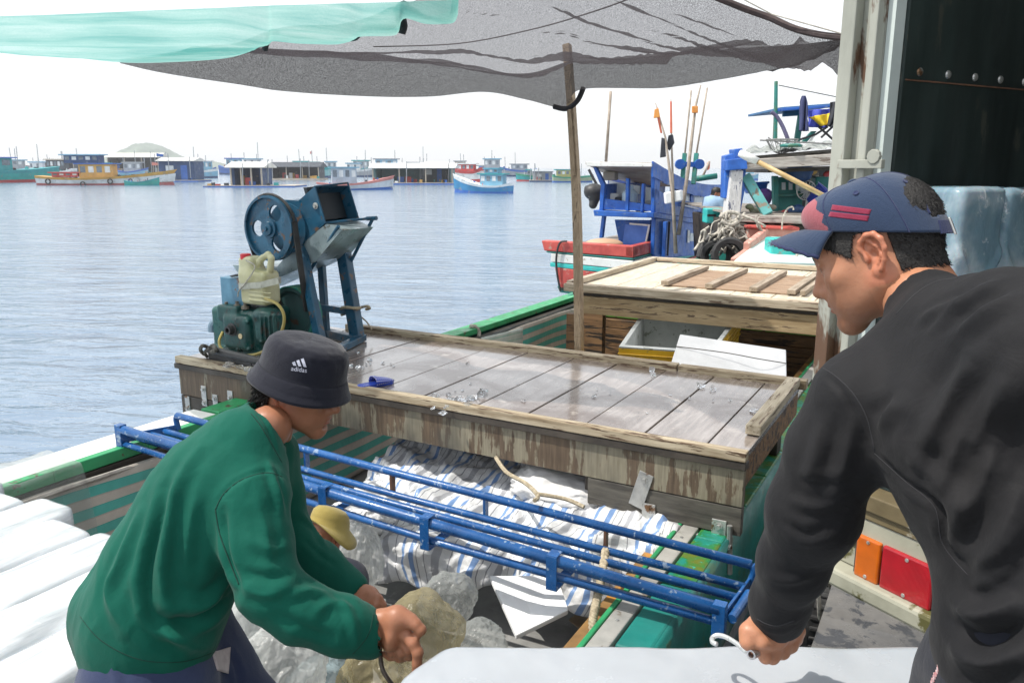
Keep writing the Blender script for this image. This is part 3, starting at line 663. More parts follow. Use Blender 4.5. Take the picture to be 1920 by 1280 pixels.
for q in ((445, 577), (460, 579), (425, 578)): m = MB(); m.lathe(eq(*q, .03), ZX, [(0, .03), (.02, .028), (.03, .012), (.05, .012)], 10); m.build('fitting', FIT, eng)
m = MB(); m.tube(arc([eq(418, 580, .05), eq(408, 588, .05), eq(410, 600, .05), eq(420, 606, .05)], 5), .006, 6); m.build('fuel_line', FIT, eng); m = MB(); m.tube(arc([eq(400, 598, .05), eq(408, 604, .05), eq(412, 612, .05)], 4), .005, 5); m.build('control_wire', FIT, eng)
m = MB(); m.tube(arc([eq(497, 560, -.08), eq(520, 570, -.10), eq(532, 590, -.10), eq(530, 615, -.10), eq(515, 645, -.1), eq(480, 664, -.1), eq(440, 665, -.1), eq(417, 655, -.08), eq(411, 640, -.05), eq(418, 622, .0)], 7), .011, 8)
HOSE = NT('amber fuel hose'); HOSE.base((.45, .36, .10)); HOSE.rough(.3); HOSE.p.inputs['Transmission Weight'].default_value = .3; m.build('fuel_hose', HOSE.m, eng)
m = MB(); m.tube([onZ(392, 655, TOP + .10), onZ(500, 680, TOP + .07)], .028, 10); m.tube([onZ(400, 665, TOP + .04), onZ(510, 690, TOP + .04)], .03, 8); m.beam(onZ(400, 668, TOP + .03), onZ(480, 685, TOP + .03), .08, .06); m.beam(onZ(455, 640, TOP + .03), onZ(545, 655, TOP + .03), .08, .06); m.build('mounting_rails', BLACKM, eng)
m = MB(); m.tube(arc([onZ(383, 664, TOP + .02), onZ(376, 656, TOP + .10), onZ(380, 648, TOP + .14), onZ(392, 652, TOP + .10), onZ(404, 657, TOP + .10)], 5), .013, 7); m.tube(arc([onZ(388, 668, TOP + .01), onZ(384, 660, TOP + .08), onZ(394, 652, TOP + .12)], 5), .012, 7); m.tube(arc([onZ(394, 652, TOP + .12), onZ(400, 648, TOP + .13), onZ(404, 656, TOP + .12), onZ(396, 660, TOP + .1)], 5), .016, 7); m.build('rope_lashing', mat('dirty dark rope', (.06, .055, .05), .9, (.16, .15, .13), .3, 40), eng)
# jerrycan lashed on top
jer = thing('fuel_jerrycan', 'cloudy yellowish plastic fuel jerrycan with red cap on top of the engine', 'jerrycan', eq(487, 570, .1))
JC = NT('cloudy fuel plastic'); v = JC.coord(); g = JC.n('TexCoord'); sp_ = JC.n('SeparateXYZ'); JC.l(g.outputs['Object'], sp_.inputs[0])
JC.base(JC.ramp(JC.noise(v, 5, 4), [(.3, (.40, .38, .20)), (.7, (.58, .56, .38))])); JC.rough(.35); JC.p.inputs['Subsurface Weight'].default_value = .3; JC.p.inputs['Subsurface Radius'].default_value = (.05, .05, .03)
s = SDF(); s.box(eq(488, 538, .08), (.13, .085, .125), RB, .035, .01); s.box(eq(472, 505, .08), (.075, .07, .10), RB, .035, .05); s.cone(eq(461, 500, .05), eq(462, 484, .05), .036, .033, .015)
s.chain([eq(480, 500, .08), eq(492, 484, .08), eq(503, 477, .08), eq(509, 484, .08), eq(507, 505, .08)], [.026, .022, .022, .022, .026], .012)
for k in range(3): s.box(eq(488, 548 + k * 8, -.008), (.11, .006, .006), RB, .004, .012)
vs, fs = s.mesh(.006); link_mesh('can_body', np_mesh('can_body', vs, fs), JC.m, jer, smooth=True)
m = MB(); m.lathe(eq(461, 486, .05), ZX, [(0, .040), (.038, .038), (.042, .03)], 20); m.build('can_cap', flat('red cap plastic', (.55, .02, .03), .4), jer)
m = MB(); pts = [eq(448, 536, .02), eq(452, 537, -.02), eq(490, 534, -.025), eq(522, 526, -.01), eq(526, 525, .05)]; 
for i in range(4): m.beam(pts[i], pts[i + 1], .006, .045, ZX)
m.build('can_strap', mat('old cloth strap', (.36, .36, .30), .8, (.5, .5, .43), .2, 20), jer)
m = MB(); m.tube(arc([eq(461, 488, .0), eq(478, 500, -.02), eq(462, 528, -.03), eq(448, 545, -.02), eq(446, 556, .0)], 6), .005, 6); m.build('tie_wire', ROPEG, jer)

# ---------------------------------------------------------------- sandal and ice shards on the platform
san = thing('plastic_sandal', 'blue plastic slide sandal with white dots on the wet planks', 'sandal', onZ(700, 725, TOP))
s0, s1 = onZ(672, 727, TOP + .012), onZ(736, 714, TOP + .012); ax_ = nrm(s1 - s0); L = np.linalg.norm(s1 - s0); sx = np.cross(ZX, ax_)
prof = [(0, .0), (.03, .028), (.10, .036), (.3, .038), (.5, .036), (.7, .045), (.88, .044), (.97, .028), (1, .0)]
poly = [s0 + ax_ * L * t + sx * w for t, w in prof] + [s0 + ax_ * L * t - sx * w for t, w in prof[-2:0:-1]]
SB = mat('blue sandal plastic', (.02, .05, .36), .35, (.03, .08, .48), .1, 5, bump=0)
m = MB(); m.prism([q - ZX * .01 for q in poly], ZX * .024); m.build('sole', SB, san, bevel=.004)
DOT = NT('dotted blue strap'); t = DOT.n('TexCoord'); vo = DOT.n('TexVoronoi'); vo.inputs['Scale'].default_value = 9; vo.inputs['Randomness'].default_value = 0; DOT.l(t.outputs['UV'], vo.inputs['Vector'])
DOT.base(DOT.ramp(vo.outputs['Distance'], [(.22, (.6, .6, .75)), (.30, (.02, .05, .38))])); DOT.rough(.35)
P = []
for i in range(13):
    th = math.pi * i / 12; row = []
    for j in range(8):
        t = .38 + .078 * j; row.append(s0 + ax_ * L * (t + .04) + sx * (.050 - .016 * (j / 7) ** 2) * math.cos(th) + ZX * (.008 + (.008 + .040 * (1 - j / 7) ** .8) * math.sin(th) ** .6))
    P.append(row)
m = MB(); m.grid(P); m.build('strap', DOT.m, san, smooth=True, thick=.005)
ICE = NT('clear ice'); ICE.base((.93, .96, 1.)); ICE.rough(.04); ICE.p.inputs['Transmission Weight'].default_value = .9; ICE.p.inputs['IOR'].default_value = 1.31
def shard(c, r, label, i, group, mt=None):
    bm = bmesh.new(); bmesh.ops.create_icosphere(bm, subdivisions=1, radius=r); rr = random.Random(i)
    for v in bm.verts: v.co *= rr.uniform(.55, 1.25); v.co.z *= .55
    me = bpy.data.meshes.new('ice_shard'); bm.to_mesh(me); bm.free(); o = link_mesh('ice_shard', me, mt or ICE.m); o.location = Vector([float(x) for x in c]); o.rotation_euler = (rr.uniform(-.4, .4), rr.uniform(-.4, .4), rr.uniform(0, 6)); return tag(o, label, 'ice shard', group)
rr = random.Random(5)
for i in range(18):
    u, v = rr.gauss(845, 24), rr.gauss(752, 9); shard(onZ(u, v, TOP + .008), rr.choice([.012, .018, .03]), 'small clear ice shard in the heap at the middle of the platform', i, 'ice shards heaped mid platform')
for i, (u, v, r_) in enumerate([(868, 748, .05), (902, 738, .045), (888, 745, .035), (846, 750, .04), (875, 760, .035), (908, 732, .03)]): shard(onZ(u, v, TOP + .015), r_, 'fist sized clear ice chunk in the heap at the middle of the platform', 60 + i, 'ice chunks heaped mid platform')
for i in range(18):
    u, v = rr.gauss(672, 26), rr.gauss(677, 9); 
    if u > 650: shard(onZ(u, v, TOP + .006), rr.choice([.01, .014, .022]), 'tiny ice shard in the puddle beside the ice crusher leg', 100 + i, 'ice shards by the crusher')
for i in range(20):
    u, v = rr.uniform(760, 1480), 0; v = 665 + (u - 760) * .10 + rr.uniform(0, 80); p = onZ(u, v, TOP + .005); a_, b_, _ = ab(p)
    if PB0 + .08 < b_ < PB1 - .08 and a_ < PA1 - .1: shard(p, rr.choice([.008, .012, .02]), 'tiny scattered ice crumb melting on the bare planks', 200 + i, 'scattered ice crumbs')
for i, (u, v) in enumerate([(1224, 700), (1314, 722), (1336, 728), (1415, 768), (1443, 768), (1222, 692)]): shard(onZ(u, v, TOP + .01), .028, 'larger clear ice piece toward the right end of the platform', 300 + i, 'ice pieces near the platform end')
for i in range(8): shard(onZ(430 + i * 9, 684 + i * 2, TOP + .02), rr.choice([.03, .02, .045]), 'clear ice lump beside the engine rails on the platform corner', 400 + i, 'ice lumps by the engine')

# ---------------------------------------------------------------- blue pipe gangway rack across the boat
rack = thing('pipe_rack', 'long blue welded pipe rack laid across the boat from gunwale to gunwale', 'rack', B(-2.4, 2.7, 1.25))
FL, FR = onZ(226, 804, 1.335), onZ(1350, 1142, 1.145); BL, BR = onZ(332, 779, 1.345), onZ(1409, 1058, 1.155)
def lerp(p, q, t): return p + (q - p) * t
m = MB(); m.tube([FL, lerp(FL, FR, .5) - ZX * .006, FR], .026, 14); m.build('front_rail', RACKBLUE, rack, smooth=True)
m = MB(); m.tube([FL - ZX * .085, lerp(FL, FR, .62) - ZX * .09, FR - ZX * .055], .018, 12); m.build('front_lower_rail', RACKBLUE, rack, smooth=True)
m = MB(); m.tube([BL, lerp(BL, BR, .5) - ZX * .004, BR], .021, 14); m.build('rear_rail', RACKBLUE, rack, smooth=True)
for k in range(3):
    t = .26 + k * .24; p = lerp(FL, BL, t) - ZX * .075; q = lerp(FR, BR, t + .06) - ZX * .065
    m = MB(); m.tube([p, lerp(p, q, .5) - ZX * .01, q], .018, 12); m.build('middle_rail', RACKBLUE, rack, smooth=True)
for k, (u, v) in enumerate(((612, 925), (803, 980), (1041, 1058))):
    # flat hoop round front rail
    d = nrm(FR - FL); best = min(np.linspace(0, 1, 400), key=lambda t: abs((lambda w: 960 + F * (w @ RT) / (w @ FW))(lerp(FL, FR, t) - CAM) - u)); p = lerp(FL, FR, best); w_ = nrm(np.cross(d, ZX))
    out = w_ if w_[1] < 0 else -w_
    m = MB(); m.beam(p + out * .032 + ZX * .028, p + out * .032 - ZX * .125, .004, .05, d); m.beam(p + out * .032 - ZX * .125, p - out * .16 - ZX * .125, .05, .006, ZX); m.beam(p + out * .032 + ZX * .03, p - out * .028 + ZX * .03, .05, .005, ZX)
    m.build('bracket', RACKBLUE, rack, bevel=.002)
for u in (574, 735, 911, 1137):
    best = min(np.linspace(0, 1, 400), key=lambda t: abs((lambda w: 960 + F * (w @ RT) / (w @ FW))(lerp(BL, BR, t) - CAM) - u)); p = lerp(BL, BR, best)
    m = MB(); m.beam(p - ZX * .015, p - ZX * .125, .035, .012, nrm(BR - BL)); m.build('rail_post', RACKBLUE if u in (574, 911) else RUST, rack)
# end frames
for sgn, (f_, b_) in ((-1, (FL, BL)), (1, (FR, BR))):
    m = MB(); m.beam(f_ - ZX * .06, b_ - ZX * .08, .012, .05); m.beam(f_ + ZX * .028, f_ - ZX * .11, .045, .05, nrm(FR - FL)); m.tube(arc([b_, b_ + nrm(FR - FL) * sgn * .012 - ZX * .03, b_ - ZX * .09], 4), .018, 8); m.build('end_frame', RACKBLUE, rack, bevel=.003)
m = MB(); p = onZ(1404, 1112, 1.08); q = onZ(1372, 1160, 1.08); m.tube([p, q], .019, 12); m.build('end_stub', RACKBLUE, rack, smooth=False)

# ---------------------------------------------------------------- rear hold cargo
YEL = mat('yellow plastic crate', (.62, .36, .01), .45, (.72, .45, .03), .1, 4, wear=(.3, .2, .06), wear_amt=.2)
box = thing('foam_ice_crate', 'open yellow crate with white foam inside standing in the rear hold', 'crate', B(-2.6, 6.4, HOLDF))
zt = 1.30; c0, c1, c2, c3 = onZ(1160, 652, zt), onZ(1336, 664, zt), onZ(1390, 590, zt), onZ(1203, 590, zt)
m = MB(); dn = ZX * -.78; inn = lambda p, c, t: p + (c - p) * t
cc_ = (c0 + c1 + c2 + c3) / 4; o4 = [c0, c1, c2, c3]; i4 = [inn(p, cc_, .09) for p in o4]; ob = [inn(p, cc_, .06) + dn for p in o4]; ib = [inn(p, cc_, .14) + dn * .9 for p in o4]
m.add(o4 + ob, [(i, (i + 1) % 4, 4 + (i + 1) % 4, 4 + i) for i in range(4)] + [(4, 5, 6, 7)])
for k in range(4):
    for i in range(4): m.tube([inn(o4[i], cc_, -.004) - ZX * (.05 + k * .05), inn(o4[(i + 1) % 4], cc_, -.004) - ZX * (.05 + k * .05)], .006, 5)
m.build('crate_shell', YEL, box)
m = MB(); o5 = [inn(p, cc_, .002) + ZX * .012 for p in o4]; i5 = [p + ZX * .012 for p in i4]; mid = [inn(p, cc_, .01) - ZX * .02 for p in o4]
m.add(mid + o5 + i5 + ib, [(i, (i + 1) % 4, 4 + (i + 1) % 4, 4 + i) for i in range(4)] + [(4 + i, 4 + (i + 1) % 4, 8 + (i + 1) % 4, 8 + i) for i in range(4)] + [(8 + i, 8 + (i + 1) % 4, 12 + (i + 1) % 4, 12 + i) for i in range(4)] + [(12, 13, 14, 15)])
m.build('crate_liner', mat('stained white liner', (.52, .55, .53), .6, (.66, .68, .66), .15, 4, wear=(.25, .27, .22), wear_amt=.25, wear_scale=12), box)
lid = MB(); d0 = [C(1255, 690, 6.2), C(1475, 716, 5.95), C(1474, 655, 6.25), C(1275, 626, 6.5)]; nl = nrm(np.cross(d0[1] - d0[0], d0[3] - d0[0])); lid.prism(d0, nl * -.05)
lo_ = lid.build('foam_board', FOAM, None, bevel=.008); tag(lo_, 'white foam board leaning against the yellow crate in the rear hold', 'foam board')
m = MB(); m.tube(arc([d0[3] * .62 + d0[0] * .38 + nl * .003, C(1360, 661, 6.18), C(1420, 672, 6.05), d0[1] * .45 + d0[2] * .55 + nl * .004], 6), .004, 5); m.build('crack_line', flat('dark crack', (.12, .11, .10), .9), lo_)

# wooden pole carrying the canopy
pole = MB(); pp = [C(1086, 652, 7.55), C(1082, 400, 7.5), C(1072, 210, 7.5), C(1063, 84, 7.5)]
pts = arc(pp, 8); 
for i in range(len(pts) - 1): pole.beam(pts[i], pts[i + 1] + (pts[i + 1] - pts[i]) * .02, .082 - .012 * i / len(pts), .07, AX)
pole.beam(C(1077, 330, 7.45), C(1068, 205, 7.45), .012, .03, AX)
pole.beam(C(1086, 650, 7.55), B(ab(C(1086, 652, 7.55))[0], ab(C(1086, 652, 7.55))[1], HOLDF), .082, .07, AX)
pb = bmesh.new()
tag(pole.build('canopy_pole', mat('bare wooden pole', (.30, .22, .14), .75, (.46, .36, .25), .3, 3, stretch=(12, 12, .9), bump=.4, bscale=12, wear=(.12, .09, .06), wear_amt=.3, wear_scale=3), bevel=.006), 'tall bare wooden pole rising from the rear hold to the shade net', 'pole')
# ---------------------------------------------------------------- shade canopy
def net_mat(name, col, alpha, scale=240, trans=(.5, .5, .5), amt=.25, thr=0.):
    n = NT(name); v = n.coord('Object'); f = n.noise(v, scale, 2, .6); w = n.noise(v, 6, 4)
    d = n.n('BsdfDiffuse'); tr = n.n('BsdfTranslucent'); tp = n.n('BsdfTransparent'); m1 = n.n('MixShader'); m2 = n.n('MixShader')
    c = n.ramp(w, [(.3, tuple(x * .8 for x in col)), (.7, col)]); n.l(c, d.inputs[0]); n.l(n.ramp(w, [(.3, tuple(x * .8 for x in trans)), (.7, trans)]), tr.inputs[0])
    m1.inputs[0].default_value = .5; n.l(d.outputs[0], m1.inputs[1]); n.l(tr.outputs[0], m1.inputs[2])
    a = n.ramp(f, [(.5 - .13 + thr, max(0, alpha - amt)), (.5 + .13 + thr, min(1, alpha + amt))])
    n.l(a, m2.inputs[0]); n.l(tp.outputs[0], m2.inputs[1]); n.l(m1.outputs[0], m2.inputs[2]); n.l(m2.outputs[0], n.out.inputs[0])
    n.t.nodes.remove(n.p); return n.m
NET = net_mat('grey shade net', (.08, .075, .075), .66, 240, (.085, .076, .085), .18)
NETD = net_mat('doubled grey shade net', (.045, .043, .042), .90, 170, (.035, .033, .035), .2)
def curve3(px, n): return np.array(arc([C(*p) if abs(p[1]) > 5 or abs(p[0]) > 50 else np.array(p, float) for p in px], 12))[np.linspace(0, (len(px) - 1) * 12, n).round().astype(int)]
FARE = [(225, 119, 5.9), (310, 138, 6.2), (420, 155, 6.6), (520, 170, 7.0), (660, 180, 7.5), (800, 182, 7.8), (910, 173, 7.8), (990, 188, 7.7), (1058, 202, 7.6), (1090, 168, 7.3), (1240, 166, 6.6), (1360, 148, 5.6), (1480, 122, 4.0), (1590, 74, 2.55)]
MIDE = [(225, 116, 5.7), (330, 100, 6.0), (430, 90, 6.2), (520, 92, 6.4), (660, 100, 6.7), (800, 114, 6.9), (900, 132, 6.9), (990, 138, 6.7), (1060, 118, 6.5), (1090, 116, 6.4), (1240, 104, 5.7), (1360, 92, 4.8), (1480, 84, 3.6), (1590, 73, 2.50)]
NEAE = [(225, 112, 5.65), (330, 96, 5.85), (430, 84, 5.9), (520, 52, 5.2), (660, 40, 4.9), (800, -10, 4.4), (900, -90, 3.6), (990, -120, 3.2), (1060, -120, 2.9), (1120, -110, 2.75), (1240, -50, 2.7), (1345, -2, 2.65), (1460, 40, 2.6), (1589, 70, 2.48)]
NU = 150
f_, m_, n_ = curve3(FARE, NU), curve3(MIDE, NU), curve3(NEAE, NU)
def net_grid(e0, e1, nv, sag, seed, wr=.03):
    P = np.zeros((NU, nv, 3))
    for j in range(nv):
        t = j / (nv - 1); q = e0 * (1 - t) + e1 * t; q[:, 2] -= sag * math.sin(math.pi * t) * np.clip(np.arange(NU) / 30., 0, 1)
        P[:, j] = q
    w = nfbm(np.stack([P[..., 0] * 1.1, P[..., 1] * 1.1, P[..., 2] * 0 + seed], -1), 3) * wr
    st = nfbm(np.stack([P[..., 0] * .35, P[..., 1] * 3.2, P[..., 2] * 0 + seed + 5], -1), 3) * wr * .7
    ed = np.ones(nv); ed[0] = .2; ed[-1] = .2
    tp_ = np.clip(np.arange(NU) / 14., .0, 1)[:, None]; P[..., 2] += (w + st) * ed[None] * tp_; return P
canopy = thing('shade_net', 'grey mesh shade net sagging between the wooden pole and the truck', 'shade net', B(-2.6, 6, 3.4))
m = MB(); m.grid(net_grid(m_, n_, 40, .10, 1., .10)); m.build('mesh_sheet', NET, canopy, smooth=True)
m = MB(); m.grid(net_grid(f_, m_, 22, .02, 2., .03)); m.build('doubled_edge', NETD, canopy, smooth=True)
m = MB(); HEM = mat('dark brown hem', (.05, .035, .035), .8, (.085, .06, .06), .3, 20)
hp = [(1335, -8, 2.63), (1400, 18, 2.62), (1445, 34, 2.6), (1490, 54, 2.56), (1540, 66, 2.5), (1592, 71, 2.44)]
m.tube(arc([C(*p) for p in hp], 6), .011, 8); m.build('net_hem', HEM, canopy)
m = MB(); m.tube([C(1380, -8, 2.6), C(1447, 27, 2.58), C(1594, 68, 2.43)], .0022, 5); m.build('hem_cord', ROPEG, canopy)
m = MB(); m.tube(arc([C(1038, 200, 7.55), C(1062, 204, 7.5), C(1082, 190, 7.4), C(1094, 165, 7.3)], 8), .024, 8); m.build('edge_hem', flat('black hem', (.02, .02, .025), .8), canopy)
m = MB(); m.tube(arc([C(700, 88, 5.5), C(860, 82, 5.4), C(1000, 55, 5.0), C(1120, 20, 4.2), C(1200, -10, 3.8)], 8), .004, 5); m.build('seam_cord', flat('dark seam', (.08, .07, .07), .8), canopy)
m = MB(); m.beam(C(1066, 205, 7.52), C(1062, 82, 7.52), .085, .08, AX)
# teal tarpaulin
TT = NT('thin teal tarpaulin'); v = TT.coord(); f = TT.noise(TT.coord('Object', (.5, 3.5, 1)), 2.2, 5, .6, .3); g = TT.noise(v, 180, 2)
d = TT.n('BsdfDiffuse'); tr = TT.n('BsdfTranslucent'); m1 = TT.n('MixShader'); m1.inputs[0].default_value = .6
c = TT.ramp(f, [(.3, (.10, .36, .33)), (.5, (.26, .50, .46)), (.7, (.42, .60, .57))]); c2 = TT.mix(TT.ramp(g, [(.4, .75), (.6, 1.)]), (.05, .3, .28), c); TT.l(c2, d.inputs[0]); TT.l(c2, tr.inputs[0]); TT.l(d.outputs[0], m1.inputs[1]); TT.l(tr.outputs[0], m1.inputs[2])
tp = TT.n('BsdfTransparent'); m2 = TT.n('MixShader'); m2.inputs[0].default_value = .84; TT.l(tp.outputs[0], m2.inputs[1]); TT.l(m1.outputs[0], m2.inputs[2]); TT.l(m2.outputs[0], TT.out.inputs[0]); TT.t.nodes.remove(TT.p)
tf = [(-160, 78, 5.2), (0, 96, 5.4), (110, 106, 5.5), (230, 118, 5.6), (330, 117, 5.6), (410, 111, 5.5), (460, 99, 5.3), (499, 76, 5.0), (512, 64, 4.9), (560, 72, 4.85), (640, 74, 4.8), (682, 54, 4.6), (740, 50, 4.5), (758, 14, 4.2), (800, 30, 4.3), (846, 20, 4.2), (856, -4, 4.1)]
tn = [(-160, 38, 4.35), (0, 31, 4.3), (110, 27, 4.27), (230, 22, 4.25), (330, 18, 4.2), (410, 15, 4.2), (460, 13, 4.15), (499, 12, 4.1), (512, 11, 4.1), (560, 10, 4.1), (640, 7, 4.05), (682, 6, 4.0), (740, 4, 4.0), (758, 3, 4.0), (800, 2, 3.95), (846, 0, 3.9), (860, -10, 3.9)]
A_, B_ = curve3(tf, 120), curve3(tn, 120); P = np.zeros((120, 26, 3))
for j in range(26):
    t = j / 25; q = A_ * (1 - t) + B_ * t; q[:, 2] -= .08 * math.sin(math.pi * t); P[:, j] = q
P[..., 2] += nfbm(np.stack([P[..., 0] * .6, P[..., 1] * 4, P[..., 2] * 0 + 3], -1), 3) * .045 * np.sin(np.linspace(.15, math.pi - .1, 26))[None]
tarp = thing('teal_tarpaulin', 'thin teal tarpaulin laid over the shade net, ragged at its right end', 'tarpaulin', C(300, 70, 5))
m = MB(); m.grid(P); m.build('sheet', TT.m, tarp, smooth=True)
def ragged(pts, r, off=0):
    m = MB(); m.tube(arc([C(*p) for p in pts], 5), r, 6); m.build('ragged_hem', flat('black teal hem', (.012, .03, .035), .8), tarp, smooth=True)
ragged([(470, 96, 5.2), (490, 86, 5.05), (500, 80, 5.0), (510, 66, 4.88), (522, 65, 4.86)], [.006] * 5 + [.012] * 5 + [.02] * 5 + [.03] * 6)
ragged([(530, 76, 4.84), (545, 72, 4.83), (560, 72, 4.82), (600, 76, 4.8), (615, 80, 4.8), (622, 75, 4.8), (650, 75, 4.78)], .010)
ragged([(650, 75, 4.76), (668, 72, 4.7), (682, 56, 4.58), (700, 52, 4.55), (740, 52, 4.5), (752, 56, 4.45), (752, 40, 4.38), (748, 20, 4.28), (760, 12, 4.2)], [.012] * 10 + [.022] * 20 + [.03] * 11)
ragged([(758, 12, 4.18), (775, 20, 4.22), (800, 36, 4.28), (835, 40, 4.26), (848, 30, 4.2), (852, 8, 4.1), (856, -8, 4.05)], .016)
# dangling ragged flaps along the torn end
for px, r_ in (([(505, 66, 4.86), (500, 80, 4.9), (497, 92, 4.95)], .02), ([(752, 30, 4.35), (756, 48, 4.4), (752, 62, 4.42)], .025)):
    m = MB(); m.tube(arc([C(*p) for p in px], 5), r_, 6); m.build('torn_flap', flat('black net scrap', (.02, .025, .03), .8), tarp, smooth=True)

# ---------------------------------------------------------------- crumpled sheets, bags and boards in the hold
def sheet_mat(name, cols, su, base_white=(.74, .75, .76), rough=.32):
    n = stripe_mat(name, cols, su, 'X', rough, None, .12); v = n.coord('Object'); f = n.noise(v, 14, 5, .6, .4); n.bump(f, .5, .02); n.p.inputs['Sheen Weight'].default_value = .1; n.p.inputs['Specular IOR Level'].default_value = .7; return n.m
SW = [(0, (.70, .71, .72)), (.10, (.16, .27, .50)), (.20, (.66, .67, .68)), (.25, (.24, .25, .28)), (.265, (.68, .69, .70)), (.36, (.68, .69, .70)), (.375, (.24, .25, .28)), (.39, (.64, .65, .67)), (.48, (.36, .37, .40)), (.58, (.66, .67, .68)), (.70, (.26, .27, .30)), (.715, (.70, .71, .72)), (.86, (.18, .30, .54)), (.93, (.68, .69, .70))]
BLUESTRIPE = sheet_mat('blue and white striped tarpaulin', SW, 7.5)
def fr(a):   # front edge of the heap
    return np.interp(a, [-3.2, -2.8, -2.5, -2.1, -1.9, -1.57, -1.3, -1.1], [3.6, 3.15, 2.98, 3.14, 3.26, 3.22, 3.26, 3.3])
NA, NB = 200, 130; P = np.zeros((NA, NB, 3)); aa = np.linspace(-3.15, -1.08, NA)
for j in range(NB):
    t = j / (NB - 1)
    for i, a in enumerate(aa):
        f0 = fr(a) + .03 * math.sin(a * 23)
        if t < .22: q = t / .22; b = f0 + .10 * q ** 1.6; z = .67 + (.24 + .05 * math.sin(a * 3)) * q ** .8
        else: q = (t - .22) / .78; b = f0 + .10 + q * (4.75 - f0); z = .91 + .05 * math.sin(a * 3) + .14 * math.sin(q * 2.2) * (1 - .25 * (a + 2.1) ** 2)
        P[i, j] = B(a + .05 * math.sin(z * 9 + a * 4) * (1 if t < .22 else .2), b, z)
S = nfbm(P * np.array([2.6, 2.6, 2.6]) + 3, 2); Rg = ridged(P * 3.3 + 7 + S[..., None] * .6, 3); Rf = ridged(P * 9 + 2 + S[..., None], 2)
off = .09 * S + .055 * (Rg - 1) + .016 * (Rf - 1)
wt = np.where(np.linspace(0, 1, NB) < .22, .55, 1.)[None]
P[..., 2] += off * wt; P += (BX * -.6)[None, None] * (off * np.where(np.linspace(0, 1, NB) < .3, 1., 0.)[None])[..., None]
m = MB(); m.grid(P); tag(m.build('striped_sheet', BLUESTRIPE, smooth=True, thick=.003), 'crumpled blue and white striped tarpaulin covering the heap in the hold', 'tarpaulin')
def crumple_blob(name, c, r, mt, label, cat, seed, amp=.12, group=None, facets=44):
    """a bag: a body bounded by many soft planes, then pulled into folds"""
    bm = bmesh.new(); bmesh.ops.create_icosphere(bm, subdivisions=6, radius=1.); V = np.array([v.co[:] for v in bm.verts]); Fc = np.array([[v.index for v in f.verts] for f in bm.faces]); bm.free()
    rg_ = np.random.default_rng(int(seed * 10)); n = rg_.normal(size=(facets, 3)); n /= np.linalg.norm(n, axis=1)[:, None]; d = rg_.uniform(.62, 1.0, facets)
    W = V + .16 * np.stack([nfbm(V * 1.7 + seed + i * 9, 3) for i in range(3)], -1); W /= np.linalg.norm(W, axis=1)[:, None]
    dot = np.maximum(W @ n.T, 1e-3); w_ = nfbm(V * 2 + seed, 2); h = d[None] / dot; p = 9.; k = (h ** -p).sum(1) ** (-1 / p); k = np.minimum(k, 1.25)
    k = k + amp * .55 * (ridged(V * 1.3 + seed, 2) - 1) + amp * .30 * (ridged(V * np.array([4.2, 4.2, 1.6]) + seed * 2 + w_[:, None] * .5, 3) - 1)
    Q = V * np.asarray(r) * 1.12 * k[:, None]
    o = link_mesh(name, np_mesh(name, Q + np.asarray(c), Fc), mt, None, True); return tag(o, label, cat, group)
def plastic(name, col, alpha, rough=.16, trans=.45, var=.2):
    n = NT(name); v = n.coord(); f = n.noise(v, 9, 5, .6, .4); n.base(n.ramp(f, [(.3, tuple(x * (1 - var) for x in col)), (.7, col)])); n.rough(rough)
    n.bump(n.noise(v, 11, 5, .6, 1.6), .35, .02); n.p.inputs['Specular IOR Level'].default_value = .55
    tl = n.n('BsdfTranslucent'); tl.inputs[0].default_value = (*col, 1); tp = n.n('BsdfTransparent'); m1 = n.n('MixShader'); m1.inputs[0].default_value = trans; m2 = n.n('MixShader')
    n.l(n.p.outputs[0], m1.inputs[1]); n.l(tl.outputs[0], m1.inputs[2]); lw = n.n('LayerWeight'); lw.inputs[0].default_value = .35
    n.l(n.ramp(lw.outputs['Facing'], [(.0, alpha * .8), (.75, min(1, alpha + .3))]), m2.inputs[0]); n.l(tp.outputs[0], m2.inputs[1]); n.l(m1.outputs[0], m2.inputs[2]); n.l(m2.outputs[0], n.out.inputs[0]); return n.m
BAGB = plastic('yellowed clear plastic', (.44, .385, .23), .46); BAGW = plastic('clear white plastic', (.66, .68, .67), .55); BAGG = plastic('grey clear plastic', (.46, .48, .47), .5)
crumple_blob('plastic_bag', C(775, 1205, 3.05), (.24, .22, .24), BAGB, 'big yellowed clear plastic bag stuffed full behind the front ice block', 'plastic bag', 2.1, amp=.09)
crumple_blob('plastic_bag', C(715, 1275, 2.75), (.17, .16, .16), BAGB, 'yellowed plastic bag below the hands of the man in green', 'plastic bag', 7.9, amp=.10)
crumple_blob('plastic_bag', C(668, 1040, 3.95), (.17, .16, .25), BAGW, 'tall clear plastic bag standing beside the yellow hat', 'plastic bag', 5.3, amp=.16)
crumple_blob('plastic_bag', C(842, 1118, 3.55), (.17, .16, .13), BAGG, 'grey clear plastic bag lying under the striped tarpaulin edge', 'plastic bag', 9.4, amp=.14)
crumple_blob('plastic_bag', C(895, 1205, 3.2), (.13, .15, .09), BAGG, 'flat grey plastic bag behind the far edge of the front ice block', 'plastic bag', 13.2, amp=.14)
crumple_blob('plastic_bag', C(525, 1250, 2.6), (.20, .2, .18), BAGW, 'white crinkled plastic bag in front of the seated person', 'plastic bag', 17.7, amp=.15)
crumple_blob('plastic_bag', C(445, 1215, 2.7), (.12, .15, .16), BAGW, 'white crinkled plastic bag beside the trousers of the man in green', 'plastic bag', 21.5, amp=.15)
